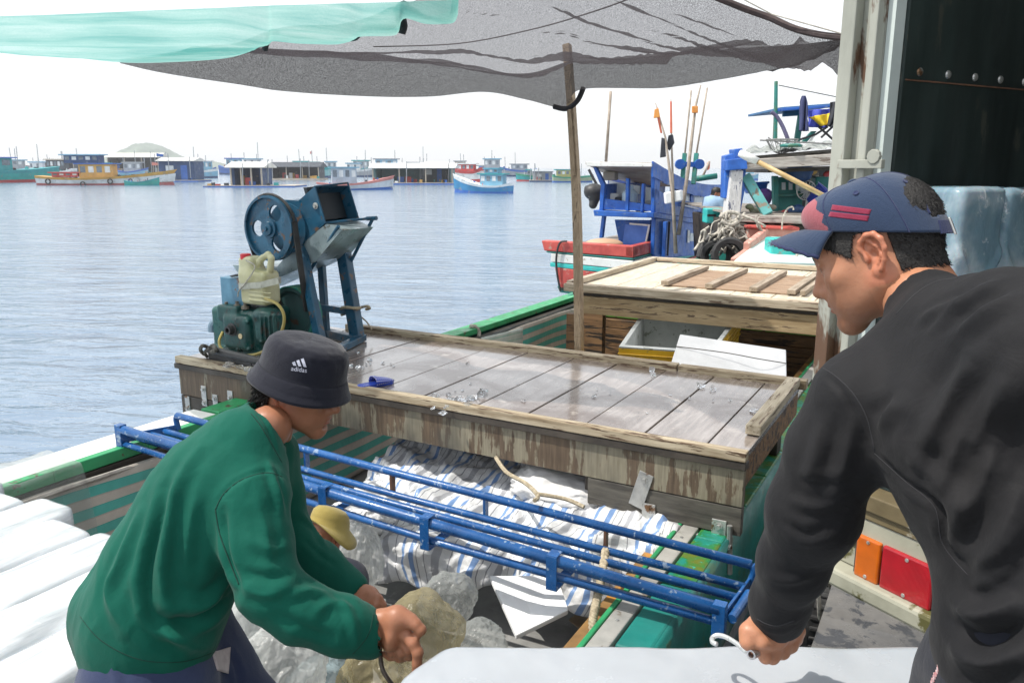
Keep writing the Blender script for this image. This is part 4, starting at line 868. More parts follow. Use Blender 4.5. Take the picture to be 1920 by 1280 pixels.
crumple_blob('plastic_bag', C(600, 1275, 2.85), (.15, .12, .10), plastic('bluish plastic', (.42, .52, .55), .7), 'bluish plastic sack below the seated person', 'plastic bag', 27.5, amp=.13)
crumple_blob('plastic_bag', C(480, 1140, 3.1), (.13, .15, .22), BAGG, 'grey plastic bag glimpsed under the arm of the man in green', 'plastic bag', 31.5, amp=.12)
def board(name, pts, t, mt, label, cat):
    n = nrm(np.cross(np.asarray(pts[1]) - pts[0], np.asarray(pts[-1]) - pts[0])); m = MB(); m.prism(pts, n * -t); return tag(m.build(name, mt, bevel=.006), label, cat)
board('foam_sheet', [C(918, 1078, 3.78), C(968, 1190, 3.45), C(1066, 1142, 3.5), C(1045, 1078, 3.8)], .03, FOAM, 'white foam sheet slipping out from under the striped tarpaulin', 'foam sheet')
board('cardboard_piece', [onZ(1066, 1160, .45), onZ(1110, 1195, .45), onZ(1165, 1140, .45), onZ(1120, 1118, .45)], .01, mat('wet cardboard', (.36, .25, .16), .7, (.5, .38, .26), .2, 6), 'brown wet cardboard piece on the hold floor by the gunwale', 'cardboard')
crumple_blob('white_sack', C(1075, 915, 4.6), (.48, .34, .15), mat('plain white sacking', (.55, .55, .55), .6, (.70, .70, .70), .1, 5, bump=.3), 'white sack lying under the front of the platform', 'sack', 41.2, amp=.14)  # both sacks have a plain white cloth colour
crumple_blob('white_sack', C(1190, 1030, 4.2), (.34, .34, .10), mat('plain white sacking two', (.52, .51, .50), .6, (.66, .65, .64), .1, 5, bump=.3), 'white sack beside the right gunwale under the fixing plates', 'sack', 44.2, amp=.14)
crumple_blob('striped_sack', C(680, 965, 4.3), (.22, .2, .18), BLUESTRIPE, 'dark blue striped sack beside the left end of the heap', 'sack', 47.3, amp=.15)
m = MB(); m.tube(arc([C(930, 858, 4.2), C(950, 885, 4.0), C(985, 905, 3.9), C(1008, 928, 3.8), C(1002, 938, 3.75)], 6), .011, 7); m.tube(arc([C(1005, 925, 3.8), C(1060, 935, 3.8), C(1095, 950, 3.75)], 6), .010, 7); tag(m.build('rope', ROPE), 'thin rope trailing over the white sheets under the platform', 'rope')
m = MB(); pts = arc([C(1136, 1030, 3.55), C(1128, 1080, 3.4), C(1118, 1130, 3.3), C(1112, 1165, 3.25), C(1116, 1215, 3.2)], 14)
for s_ in (0, 2.1, 4.2): m.tube([p + .010 * (RT * math.cos(i * 1.0 + s_) + FW * math.sin(i * 1.0 + s_)) for i, p in enumerate(pts)], .011, 6)
tag(m.build('hanging_rope', ROPE, smooth=True), 'twisted rope hanging from the pipe rack into the hold', 'rope')
m = MB()
for k in range(5): m.tube(arc([onB(1155 + k * 3, 990, PB0 - .08), onB(1160 + k * 14, 1020 + k * 4, PB0 - .10), onB(1185 + k * 14, 1030 + k * 6, PB0 - .12), onB(1165 + k * 22, 1050 + k * 3, PB0 - .10)], 6), .006, 5)
m.tube(arc([onB(1150, 990, PB0 - .06), onB(1160, 1000, PB0 - .1), onB(1168, 992, PB0 - .06), onB(1158, 985, PB0 - .05), onB(1150, 995, PB0 - .08)], 6), .013, 6)
tag(m.build('knotted_rope', ROPE, smooth=True), 'knotted rope with loose ends below the platform fixing plates', 'rope')
# plastic sheet over the left gunwale
P = np.zeros((40, 30, 3))
for i in range(40):
    for j in range(30):
        b = 1.35 + 1.05 * i / 39; t = j / 29
        path = [B(-4.42, b, .9), B(-4.40, b, 1.24), B(-4.2, b, 1.25), B(-4.03, b, 1.24), B(-3.99, b, 1.0), B(-3.95, b, .72)]
        k = t * 5; q = int(min(4, k)); P[i, j] = path[q] * (1 - k + q) + path[q + 1] * (k - q)
P += (nfbm(P * 7, 3) * .03)[..., None] * np.array([.3, -.3, 1.]); P[..., :2] += (ridged(P * 5, 2) * .006)[..., None]
m = MB(); m.grid(P); tag(m.build('plastic_sheet', plastic('thin clear sheet', (.6, .62, .62), .28), smooth=True), 'clear plastic sheet draped over the left gunwale by the ice', 'plastic sheet')

# ---------------------------------------------------------------- ice
def ice_mat(name, c1, c2, rough=.25, streak=(1, 1, 1), sss=.35, bmp=.18):
    n = NT(name); v = n.coord('Object', streak, BROT); f = n.noise(v, 4, 5, .6, .5); g = n.noise(n.coord(), 11, 4)
    n.base(n.ramp(f, [(.3, c1), (.65, c2)])); n.rough(n.ramp(g, [(.3, rough * .6), (.7, rough * 1.5)])); n.p.inputs['Subsurface Weight'].default_value = sss; n.p.inputs['Subsurface Radius'].default_value = (.06, .08, .1); n.p.inputs['Subsurface Scale'].default_value = .5
    n.bump(g, bmp, .01); return n.m
ICEW = ice_mat('wet white ice', (.34, .37, .39), (.72, .75, .77), .2, (4, .5, 4)); ICEF = ice_mat('milky ice', (.31, .335, .365), (.38, .405, .435), .2, (1, 1, 1), .2, .05)
def ice_block(name, lo, hi, mt, label, group=None, rd=.035, seed=0., frame=None, amp=.012):
    s = SDF(); c = (np.asarray(lo) + hi) / 2; s.box((0, 0, 0), (np.asarray(hi) - lo) / 2, None, rd, .01); vs, fs = s.mesh(max((np.asarray(hi) - lo).max() / 75, .009)); vs = relax(vs, fs, 1)
    N = vnormals(vs, fs); vs = vs + N * (amp * (nfbm(vs * 5 + seed, 3)))[:, None] + c
    if frame is not None: vs = vs[:, :1] * frame[0] + vs[:, 1:2] * frame[1] + vs[:, 2:] * ZX
    return tag(link_mesh(name, np_mesh(name, vs, fs), mt, None, True), label, 'ice block', group)
zi = 1.33; e0, e1 = onZ(-40, 878, zi), onZ(205, 998, zi)
a0, b0_, _ = ab(e0); a1, b1_, _ = ab(e1); n_b = 7; aw = (a1 + .75 - a0) / n_b
names = ['outermost white ice slab on the left gunwale side', 'second white ice slab from the left gunwale', 'third white ice slab from the left gunwale', 'fourth white ice slab from the left gunwale, next to the man in green', 'white ice slab directly behind the man in green', 'white ice slab beside the legs of the man in green', 'innermost white ice slab under the man in green']
for i in range(n_b):
    a = a0 + aw * i; be = np.interp(a + aw / 2, [a0, a1], [b0_, b1_]) + [.0, -.04, .05, -.03, .02, 0, 0][i]
    ice_block('ice_block', np.array((a + .002, -1.2, zi - .22)), np.array((a + aw - .002, be, zi + [0, .005, -.004, .006, 0, .004, 0][i])), ICEW, names[i], 'ice slabs laid in the boat', .014, i * 3.1, (AX, BX), .007)
m = MB(); m.abox(a0, a1 + .8, -1.25, b1_ - .25, zi - .27, zi - .232); tag(m.build('slab_board', WOOD_BROWN), 'wooden board carrying the ice slabs in the boat', 'board')
m = MB()
for a_ in (a0 + .2, a1 + .5): m.abox(a_, a_ + .1, -1.0, -.9, HOLDF + .001, zi - .272); m.abox(a_, a_ + .1, .8, .9, HOLDF + .001, zi - .272)
# front block
zf = 1.93; q0, q1 = onZ(852, 1200, zf), onZ(1772, 1203, zf)
s = SDF(); x0, x1, y1 = q0[0], q1[0], q0[1]
s.box(((x0 + x1) / 2 - .045, y1 - .24, zf - .11), ((x1 - x0) / 2 + .055, .24, .11), None, .028, .01)
cr = np.array((x0 - .10, y1 + .02, zf - .1)); s.box(cr, (.085, .11, .2), np.array(Matrix.Rotation(R(-40), 3, 'Z')), .02, .02, True)
vs, fs = s.mesh(.010); N = vnormals(vs, fs); vs = vs + N * (.006 * nfbm(vs * 6, 3))[:, None]
tag(link_mesh('ice_block', np_mesh('ice_block', vs, fs), ICEF, None, True), 'big milky ice block being dragged out in the foreground', 'ice block')
m = MB(); m.wbox(x0 - .2, x1 + .1, y1 - .5, y1 - .02, zf - .275, zf - .235); lb = m.build('loading_board', WOOD_GREY); tag(lb, 'timber loading board under the foreground ice block', 'board')
m = MB(); m.wbox(x0 + .1, x0 + .2, y1 - .3, y1 - .2, HOLDF + .001, zf - .277); m.build('leg', WOOD_GREY, lb); m = MB(); m.wbox(x1 - .2, x1 - .1, y1 - .3, y1 - .2, 1.13, zf - .277); m.build('leg', WOOD_GREY, lb)

# ---------------------------------------------------------------- truck
K = C(1575, 330, 2.32); K[2] = 0; TR = nrm((.5, -.866, 0)); TX = nrm((.866, .5, 0))
def T(r, t, z): return K + TR * r + TX * t + ZX * z
def onT(u, v, t=0.): d = ray(u, v); return CAM + d * (((K + TX * t - CAM) @ TX) / (d @ TX))
def tb(m, r0, r1, t0, t1, z0, z1): return m.box(T((r0 + r1) / 2, (t0 + t1) / 2, (z0 + z1) / 2), TR * (r1 - r0) / 2, TX * (t1 - t0) / 2, ZX * (z1 - z0) / 2)
truck = thing('ice_truck', 'old cream truck with open box body backed up to the quay', 'truck', T(.9, 1.5, 1.12))
CREAM = mat('grimy cream truck paint', (.26, .26, .20), .5, (.38, .375, .30), .2, 4, wear=(.09, .085, .03), wear_amt=.42, wear_scale=7, bump=.1)
POSTM = mat('rust stained grey green post', (.29, .30, .26), .5, (.40, .41, .36), .15, 3, stretch=(2, 2, .6), wear=(.11, .06, .035), wear_amt=.38, wear_scale=3.2)
TDARK = mat('dark rubber lining', (.012, .018, .018), .45, (.03, .045, .042), .4, 2.4, stretch=(2, 2, .5), bump=.25, bscale=7, wear=(.05, .055, .045), wear_amt=.2, wear_scale=5)
zfl = onT(1640, 915)[2]
m = MB(); tb(m, 0, .045, -.05, -.015, zfl, 4.3); tb(m, .0, .115, -.015, .02, zfl, 4.3); tb(m, .09, .115, -.05, -.0155, zfl, 4.3); tb(m, 0, .03, .021, .12, zfl, 4.3); m.build('door_post', POSTM, truck, bevel=.004)
m = MB(); tb(m, .117, .140, -.012, .03, zfl, 4.3); m.build('pale_seal', mat('pale green seal strip', (.50, .58, .56), .5, (.6, .66, .64), .1, 4), truck)
m = MB()
p = onT(1590, 308, -.06); m.box(p + TR * .04, TR * .07, TX * .008, ZX * .012); m.lathe(p + TR * .085 + ZX * .02, -TX, [(0, .02), (.012, .02)], 10); m.build('hinge', POSTM, truck, bevel=.002)
L_ = 3.2
m = MB(); tb(m, .125, .15, .032, L_, zfl, 4.3); m.build('inner_lining', TDARK, truck)
m = MB(); tb(m, .03, .12, .125, L_, zfl - .1, 4.35); m.build('side_wall', CREAM, truck)
m = MB(); tb(m, 0.0, 1.95, .0, L_, 4.352, 4.42); m.build('box_roof', CREAM, truck)
m = MB(); tb(m, .21, 1.75, L_ - .05, L_, zfl, 4.3); m.build('front_wall', TDARK, truck)
m = MB(); tb(m, 1.76, 1.9, .03, L_, zfl - .1, 4.35); m.build('side_wall', CREAM, truck)
m = MB(); tb(m, .16, 1.75, .03, L_ - .06, zfl - .06, zfl - .004); m.build('bed_floor', TDARK, truck)
# rivet line on the lining
for k in range(8):
    q = T(.15, .10 + k * .13, 3.055); m = MB(); m.lathe(q, TR, [(0, .012), (.004, .010), (.006, .004)], 10); m.build('rivet', STEEL, truck)
m = MB(); tb(m, .1505, .153, .04, 1.6, 3.03, 3.034); m.build('lining_seam', RUST, truck)
# sill, tail panel and lamp
m = MB(); tb(m, -.02, 1.9, -.05, .028, zfl - .055, zfl - .005); tb(m, -.01, 1.9, -.04, .02, zfl - .085, zfl - .056); m.build('wooden_sill', mat('dirty wooden sill', (.10, .075, .035), .6, (.19, .15, .08), .3, 4, wear=(.3, .28, .22), wear_amt=.25), truck, bevel=.004)
z1, z0 = zfl - .087, onT(1620, 1085)[2]
m = MB(); tb(m, 0, 1.9, -.035, -.01, z1 - .075, z1); tb(m, 0, 1.9, -.012, .02, z0 + .03, z1 - .076); m.build('tail_panel', CREAM, truck, bevel=.004)
m = MB(); tb(m, -.01, 1.9, -.075, .0195, z0 - .03, z0 + .028); m.build('tail_lip', CREAM, truck, bevel=.012)
m = MB(); tb(m, -.03, -.001, -.05, 2.9, z0 - .02, z1); tb(m, .0005, .045, -.034, -.0125, z0 + .03, z1 - .077); m.build('corner_plate', CREAM, truck, bevel=.004)
lr0 = (onT(1610, 1040, -.03) - K) @ TR; lr1 = (onT(1657, 1050, -.03) - K) @ TR; lr2 = (onT(1757, 1090, -.03) - K) @ TR; lr3 = lr2 + .10
zt_, zb_ = onT(1620, 1000, -.03)[2], onT(1612, 1076, -.03)[2]
lamp = thing('tail_lamp', None, None, T(lr0, -.02, zb_)); lamp.parent = truck; lamp.matrix_parent_inverse = Matrix.Translation(truck.location).inverted()
m = MB(); tb(m, lr0 - .013, lr3 + .013, -.034, -.0125, zb_ - .013, zt_ + .013); m.build('lamp_gasket', RUBBER, lamp, bevel=.006)
def lens(name, c, r0, r1):
    n = NT(name + ' ribbed'); v = n.coord('Object', (1, 1, 1), (0, 0, -math.atan2(TR[1], TR[0]))); w = n.n('TexWave', wave_type='BANDS', bands_direction='X'); w.inputs['Scale'].default_value = 90; n.l(v, w.inputs[0])
    d_ = n.ramp(n.noise(v, 18, 4), [(.35, tuple(x * .8 for x in c)), (.6, c)]); n.base(d_); n.rough(.18); n.bump(w.outputs[0], .35, .003); n.p.inputs['Coat Weight'].default_value = .5; n.p.inputs['Subsurface Weight'].default_value = .25; n.p.inputs['Subsurface Radius'].default_value = (.03, .01, .01)
    m = MB(); tb(m, r0, r1, -.048, -.031, zb_, zt_); m.build(name, n.m, lamp, bevel=.006)
    for z_ in (zb_ + .012, zt_ - .012): k = MB(); k.lathe(T((r0 + r1) / 2, -.0485, z_), -TX, [(0, .006), (.002, .005)], 8); k.build('screw', STEEL, lamp)
lens('amber_lens', (.60, .13, .005), lr0, lr1 - .003); lens('red_lens', (.40, .006, .016), lr1 + .003, lr2 - .003); lens('clear_lens', (.5, .52, .5), lr2 + .003, lr3)
# wheels and chassis under the box
m = MB(); tb(m, .3, 1.5, .1, L_, z0 - .12, z0 - .035); m.build('chassis', BLACKM, truck)
for r_ in (.12, 1.55):
    m = MB(); m.lathe(T(r_, 1.3, 1.12 + .36), TR, [(0, .2), (0, .33), (.03, .36), (.17, .36), (.2, .33), (.2, .2)], 32); w_ = m.build('wheel', RUBBER, truck)
    m = MB(); m.lathe(T(r_ + .01, 1.3, 1.12 + .36), TR, [(0, .02), (.02, .195), (.16, .195), (.18, .02)], 24); m.build('rim', STEEL, w_)
# ice slabs standing in the truck
TI = NT('clear bluish ice slab'); v = TI.coord('Object'); f = TI.noise(v, 3.5, 5, .6, .6); g = TI.noise(v, 14, 5, .65, .6)
TI.base(TI.mix(TI.ramp(g, [(.58, 0.), (.68, .7)]), TI.ramp(f, [(.3, (.10, .19, .25)), (.50, (.24, .37, .45)), (.66, (.60, .70, .76))]), (.8, .87, .9))); TI.rough(TI.ramp(g, [(.3, .05), (.7, .3)])); TI.p.inputs['Transmission Weight'].default_value = .25; TI.p.inputs['IOR'].default_value = 1.31; TI.bump(g, .3, .01); TI.p.inputs['Subsurface Weight'].default_value = .3
for k, lb_ in enumerate(('clear bluish ice block standing inside the truck, nearest the door post', 'clear bluish ice block standing second from the door post in the truck', 'third clear bluish ice block from the door post in the truck', 'clear bluish ice block standing deepest inside the truck')):
    t0 = .10 + .215 * k; zz = onT(1780, 352, t0)[2]
    s = SDF(); s.box((0, 0, 0), (.075, .105, (zz - zfl) / 2), None, .02, .01); vs, fs = s.mesh(.012); vs = vs + vnormals(vs, fs) * (.007 * nfbm(vs * 7 + k, 3))[:, None]
    for sx_ in (1, -1):   # frozen-in X shaped cracks as shallow ridges on the face
        d_ = np.abs(vs[:, 1] * sx_ * 1.2 - (vs[:, 2] - .12) * .9) / 1.5; vs[:, 0] += np.where(vs[:, 0] > 0, .012 * np.exp(-(d_ / .012) ** 2) * (np.abs(vs[:, 2] - .12) < .22), 0)
    c_ = T(.155 + .085, t0 + .108, (zz + zfl) / 2 + .002); W = vs[:, :1] * TR + vs[:, 1:2] * TX + vs[:, 2:] * ZX + c_
    tag(link_mesh('ice_block', np_mesh('ice_slab', W, fs), TI.m, None, True), lb_, 'ice block', 'ice slabs in the truck')
# tyre fender with rope at the quay edge
def tyre(name, c, ax, r, label, mt=RUBBER, parent=None, group=None):
    m = MB(); m.lathe(c, ax, [(-.09, r * .62), (-.1, r * .9), (-.06, r), (.06, r), (.1, r * .9), (.09, r * .62)], 36, closed=True)
    for k in range(30):
        t = 2 * math.pi * k / 30; x = nrm(np.cross(ax, (0, 0, 1) if abs(nrm(ax)[2]) < .9 else (1, 0, 0))); y = np.cross(nrm(ax), x); d = x * math.cos(t) + y * math.sin(t); m.box(np.asarray(c) + d * r, d * .008, np.cross(nrm(ax), d) * r * .05, nrm(ax) * .055)
    o = m.build(name, mt, parent, smooth=False, bevel=.008)
    return tag(o, label, 'tyre', group) if parent is None else o
tyre('tyre_fender', onA(1545, 1130, -.42), AX + BX * .1, .27, 'black tyre fender hanging on the quay edge below the truck corner')
m = MB(); m.tube(arc([onA(1528, 1085, -.36), onA(1535, 1120, -.34), onA(1538, 1160, -.34), onA(1552, 1175, -.33)], 6), .008, 6); m.tube(arc([onA(1548, 1085, -.36), onA(1560, 1110, -.34), onA(1560, 1150, -.34), onA(1553, 1172, -.33)], 6), .007, 6)
for k in range(14): m.tube(arc([onA(1550, 1168, -.33), onA(1538 + k * 2.4, 1180 + 3 * math.sin(k), -.325), onA(1530 + k * 3.2, 1192 + 6 * math.sin(k * 2.), -.32)], 4), .003, 4)
tag(m.build('frayed_rope', ROPEG, smooth=True), 'frayed pale rope ends hanging over the tyre fender', 'rope')
# ---------------------------------------------------------------- far boats and floating houses
def cmat(c, r=.6, nm='far paint'): return mat(nm, c, r, None, .2, .8, bump=.1, bscale=3, wear=tuple(min(1, x * .5 + .12) for x in c), wear_amt=.25, wear_scale=1.2)
_cm = {}
def cm(*c):
    if c not in _cm: _cm[c] = cmat(c)
    return _cm[c]
cBL, cNAVY, cTEAL, cGRN, cRED, cOCH, cWHT, cGRY, cDRK, cSKY, cTAN, cPNK = (.03, .12, .42), (.02, .06, .16), (.02, .28, .30), (.03, .26, .16), (.42, .05, .05), (.48, .28, .06), (.62, .65, .66), (.30, .33, .36), (.035, .045, .06), (.16, .36, .50), (.42, .38, .32), (.55, .22, .2)
def far_boat(u0, u1, wl, yaw, side, hh, bh, hull, stripe, bottom, cabins, masts, label, group=None, beam=.26):
    c = onZ((u0 + u1) / 2, wl, 0); s = (c @ FW - CAM @ FW + CZ * 0) / F; s = ((c - CAM) @ FW) / F
    L = (u1 - u0) * s / max(.35, math.cos(R(yaw))) if abs(yaw) < 75 else (u1 - u0) * s * 2.2
    ux = np.array((math.cos(R(yaw)) * side, math.sin(R(yaw)), 0)); uy = np.array((-ux[1], ux[0], 0)); W = L * beam if abs(yaw) < 75 else (u1 - u0) * s
    root = thing('far_boat', label, 'boat', c, group)
    def Q(x, y, z): return c + ux * (x - .5) * L + uy * y * W + ZX * z * s     # x 0..1 stern to bow, z in photo pixels
    xs = np.linspace(0, 1, 22); wid = lambda x: .5 * (1 - max(0, (x - .55) / .45) ** 2.2) * (1 - .25 * max(0, (.15 - x) / .15)); top = lambda x: hh + (bh - hh) * max(0, (x - .35) / .65) ** 1.8 + hh * .35 * max(0, (.25 - x) / .25) ** 1.5
    def band(nm, f0, f1, mt, k=1.0, capd=False):
        P = []
        for x in xs:
            w = wid(x) * k; t = top(x); xx = x + (.05 * (f1 - .5) if x > .9 else 0); flare0, flare1 = .72 + .28 * f0, .72 + .28 * f1
            P.append([Q(x, -w * flare0, t * f0 - (1.5 if f0 == 0 else 0)), Q(xx, -w * flare1, t * f1)] + ([Q(xx, w * flare1, t * f1), Q(x, w * flare0, t * f0 - (1.5 if f0 == 0 else 0))]))
        m = MB(); m.grid(np.array(P)); m.add(P[0], [(0, 1, 2, 3)]); m.build(nm, cm(*mt), root)
    band('hull_bottom', 0, .22, bottom); band('hull', .22, .74, hull); band('gunwale_stripe', .74, 1.0, stripe, 1.03)
    for cb in cabins:
        x0, x1, z0, z1, col, roof = cb[:6]; nw = cb[6] if len(cb) > 6 else 3
        m = MB(); m.hexa([Q(x0, -.3, z0), Q(x1, -.3, z0), Q(x1, .3, z0), Q(x0, .3, z0), Q(x0, -.3, z1), Q(x1, -.3, z1), Q(x1, .3, z1), Q(x0, .3, z1)]); cab = m.build('cabin', cm(*col), root)
        e = (x1 - x0) * .12; m = MB(); m.hexa([Q(x0 - e, -.38, z1), Q(x1 + e, -.38, z1), Q(x1 + e, .38, z1), Q(x0 - e, .38, z1), Q(x0 - e, -.38, z1 + 2), Q(x1 + e, -.38, z1 + 2), Q(x1 + e, .38, z1 + 2), Q(x0 - e, .38, z1 + 2)]); m.build('roof', cm(*roof), cab)
        for k in range(nw):
            a = x0 + (x1 - x0) * (k + .18) / nw; b = x0 + (x1 - x0) * (k + .82) / nw; zz0, zz1 = z0 + (z1 - z0) * .42, z0 + (z1 - z0) * .86
            for sy in (-.305, .305):
                m = MB(); m.add([Q(a, sy, zz0), Q(b, sy, zz0), Q(b, sy, zz1), Q(a, sy, zz1)], [(0, 1, 2, 3)]); m.build('window', GLASSL if k % 2 else GLASSD, cab, thick=.02)
    for x, h, *rest in masts:
        m = MB(); m.tube([Q(x, 0, hh * .8), Q(x + .01, .02, h)], .9 * s * .7, 6); m.build('mast', cm(*cGRY), root)
        if rest: m = MB(); m.add([Q(x, 0, h), Q(x + .05, .02, h - 2), Q(x + .05, .02, h - 6), Q(x, 0, h - 6)], [(0, 1, 2, 3)]); m.build('flag', cm(*rest[0]), root, thick=.02)
    # deck gear
    rr = random.Random(int(u0 * 7 + wl)); gear = MB()
    for k in range(12):
        x = rr.uniform(.12, .8); z = top(x); h = rr.uniform(1.5, 5); y = rr.uniform(-.25, .25); d = rr.uniform(.008, .02); m = MB()
        m.hexa([Q(x, y - .07, z - 2), Q(x + d, y - .07, z - 2), Q(x + d, y + .07, z - 2), Q(x, y + .07, z - 2), Q(x, y - .07, z + h), Q(x + d, y - .07, z + h * .9), Q(x + d, y + .07, z + h), Q(x, y + .07, z + h * .8)])
        m.build('deck_gear', cm(*rr.choice([cRED, cBL, cGRY, cDRK, cTEAL, cWHT])), root)
    return root, Q, s
def float_house(u0, u1, wl, wh, wall, roof, raft, label, extra=0, depth=6., rh=6, open_front=False, rx=(0., 1.), back=0., door=True):
    c = onZ((u0 + u1) / 2, wl, 0); c = c + (0, back, 0); s = ((c - CAM) @ FW) / F; w = (u1 - u0) * s / 2
    root = thing('floating_house', label, 'floating house', c)
    def Q(x, y, z): return c + RT * w * (2 * x - 1) + np.array((0, y, 0)) + ZX * z * s
    def bx(nm, x0, x1, y0, y1, z0, z1, mt, par=root): m = MB(); m.hexa([Q(x0, y0, z0), Q(x1, y0, z0), Q(x1, y1, z0), Q(x0, y1, z0), Q(x0, y0, z1), Q(x1, y0, z1), Q(x1, y1, z1), Q(x0, y1, z1)]); return m.build(nm, mt, par)
    bx('raft', -extra, 1 + extra, -1.5, depth + 1, -1, 2.2, cm(*raft)); bx('raft_deck', -extra, 1 + extra, -1.4, depth + 1, 2.3, 3.4, cm(*cTAN))
    x0, x1 = rx
    if open_front:
        bx('back_wall', x0, x1, depth - .4, depth, 3.5, wh, cm(*wall)); bx('side_wall', x0, x0 + .03, .3, depth - .45, 3.5, wh, cm(*wall)); bx('side_wall', x1 - .03, x1, .3, depth - .45, 3.5, wh, cm(*wall))
        for k in range(4): x = x0 + (x1 - x0) * k / 3.; bx('post', x - .008, x + .008, -.2, .0, 3.5, wh, cm(*cTAN))
        rr = random.Random(int(u0))
        for k in range(9): x = rr.uniform(x0 + .04, x1 - .1); h = rr.uniform(3, wh * .6); bx('stored_goods', x, x + rr.uniform(.03, .1), .4 + .3 * k, .6 + .3 * k, 3.5, h, cm(*rr.choice([cRED, cBL, cOCH, cTEAL, cDRK, cWHT])))
    else:
        h = bx('house_wall', x0, x1, 0, depth, 3.5, wh, cm(*wall))
        if door: bx('door', x0 + (x1 - x0) * .62, x0 + (x1 - x0) * .8, -.05, -.01, 3.5, wh * .8, cm(*cBL), h)
        bx('window', x0 + (x1 - x0) * .2, x0 + (x1 - x0) * .42, -.05, -.01, wh * .5, wh * .78, GLASSL, h)
    e = .05; m = MB(); P = [Q(x0 - e, -.8, wh), Q(x1 + e, -.8, wh), Q(x1 + e, depth / 2, wh + rh), Q(x0 - e, depth / 2, wh + rh), Q(x0 - e, depth + .6, wh), Q(x1 + e, depth + .6, wh)]
    m.add(P, [(0, 1, 2, 3), (3, 2, 5, 4), (0, 3, 4), (1, 5, 2)]); m.build('roof', cm(*roof), root, thick=.12)
    rr = random.Random(int(u1))
    for k in range(6): x = rr.uniform(-extra, 1 + extra); q = rr.uniform(.01, .03); bx('deck_goods', x, x + q + .02, -1.1, -.6, 3.5, 3.5 + rr.uniform(1.5, 6), cm(*rr.choice([cBL, cRED, cTEAL, cWHT, cOCH, cDRK])))
    for k in range(3): x = rr.uniform(-extra, 1 + extra); m = MB(); m.tube([Q(x, -.9, 3), Q(x + .01, -.9, wh + rr.uniform(2, 16))], .05 + .0002 * c[1], 5); m.build('pole', cm(*cGRY), root)
    return root, Q, s
far_boat(-30, 66, 342, 60, 1, 22, 30, (.02, .34, .32), cTEAL, cRED, [(.15, .5, 22, 44, cTEAL, cBL)], [(.6, 66), (.8, 48)], 'teal fishing boat with its bow toward us at the left edge', None, .3)
b2, Q2, s2 = far_boat(80, 325, 347, 4, 1, 13, 29, (.58, .62, .64), cOCH, (.38, .10, .10), [(.32, .56, 12, 38, (.50, .30, .08), cBL, 4), (.22, .47, 40, 54, cNAVY, cSKY, 5), (.12, .31, 15, 22, cRED, cRED, 4)], [(.88, 58, cBL), (.84, 42, cPNK)], 'long white fishing boat with ochre stripe and yellow cabin', None, .18)
for i, x in enumerate((.11, .36, .56, .71)): tyre('tyre_fender', Q2(x, -.56, 7 if i != 1 else 2), (0, 1, 0), 5.2 * s2, ['tyre hanging at the stern of the ochre striped boat', 'low tyre below the cabin of the ochre striped boat', 'tyre amidships on the ochre striped boat', 'tyre nearest the bow of the ochre striped boat'][i], RUBBER, None, 'tyres on the ochre striped boat')
far_boat(236, 298, 348, 6, 1, 7, 16, (.03, .30, .26), cTEAL, cTEAL, [], [], 'small dark teal skiff alongside the ochre striped boat', None, .16)
far_boat(70, 145, 335, 10, -1, 14, 20, cGRY, cWHT, cNAVY, [(.2, .7, 16, 34, cDRK, cTAN, 5)], [(.3, 50), (.7, 44)], 'grey working boat behind the teal boat at left')
float_house(300, 366, 341, 38, cNAVY, (.58, .58, .55), cBL, 'dark blue floating house with pale gable roof right of the ochre striped boat', .15, 5., 6)
float_house(205, 300, 330, 34, cDRK, (.60, .58, .53), cTAN, 'wide floating house with pale roof behind the ochre striped boat', .1, 6., 8, True)
float_house(70, 140, 329, 24, cDRK, cGRY, cTAN, 'low dark floating shed far left behind the boats', .1, 6., 5, True)
float_house(388, 556, 351, 36, cNAVY, (.62, .62, .58), cBL, 'open floating house with cream roof on a blue raft', .0, 5., 10, True, (.28, .62))
float_house(508, 598, 338, 24, cDRK, cDRK, cTAN, 'low dark tented floating house beside the open one', .05, 6., 9, True)
far_boat(446, 520, 330, 8, 1, 16, 22, cGRY, cSKY, cGRY, [(.2, .6, 20, 30, cWHT, cSKY, 5)], [(.5, 40)], 'pale far boat above the cream roofed floating house')
far_boat(598, 735, 356, 14, 1, 11, 27, (.50, .56, .62), cPNK, cBL, [(.2, .52, 12, 40, (.34, .42, .50), cSKY, 4)], [(.62, 56), (.66, 34)], 'pale blue boat with raised pink bow behind the hopper')
float_house(700, 848, 346, 30, (.10, .20, .22), (.58, .60, .60), cBL, 'long floating house with teal front and pale roof', .08, 7., 9, True)
float_house(790, 838, 345, 34, cDRK, (.6, .6, .6), cBL, 'dark square floating hut at the right of the long house', .1, 5., 6)
far_boat(836, 905, 341, 20, -1, 20, 30, (.60, .62, .62), cRED, cRED, [(.2, .75, 18, 32, cRED, cWHT, 5)], [(.5, 50)], 'red and white boat behind the small blue boat')
far_boat(850, 959, 362, 24, -1, 14, 36, (.03, .20, .40), (.6, .66, .68), cBL, [(.12, .5, 14, 34, cSKY, cTEAL, 4), (.2, .42, 35, 44, cSKY, (.08, .32, .42), 3)], [(.45, 66), (.3, 40)], 'small blue fishing boat with white stripe, nearest of the far boats', None, .26)
far_boat(900, 946, 334, 10, -1, 16, 22, cGRY, cBL, cNAVY, [(.2, .8, 18, 34, cGRY, cSKY, 4)], [(.5, 46)], 'grey blue boat far behind the small blue boat')
far_boat(968, 1040, 340, 10, -1, 10, 15, cTEAL, cGRN, cRED, [(.2, .7, 10, 20, cGRY, cTEAL, 5)], [(.5, 32)], 'far green boat left of the wooden pole')
float_house(1000, 1036, 341, 19, cGRY, cGRY, cNAVY, 'far grey hut on a raft left of the wooden pole', .2, 5., 4)
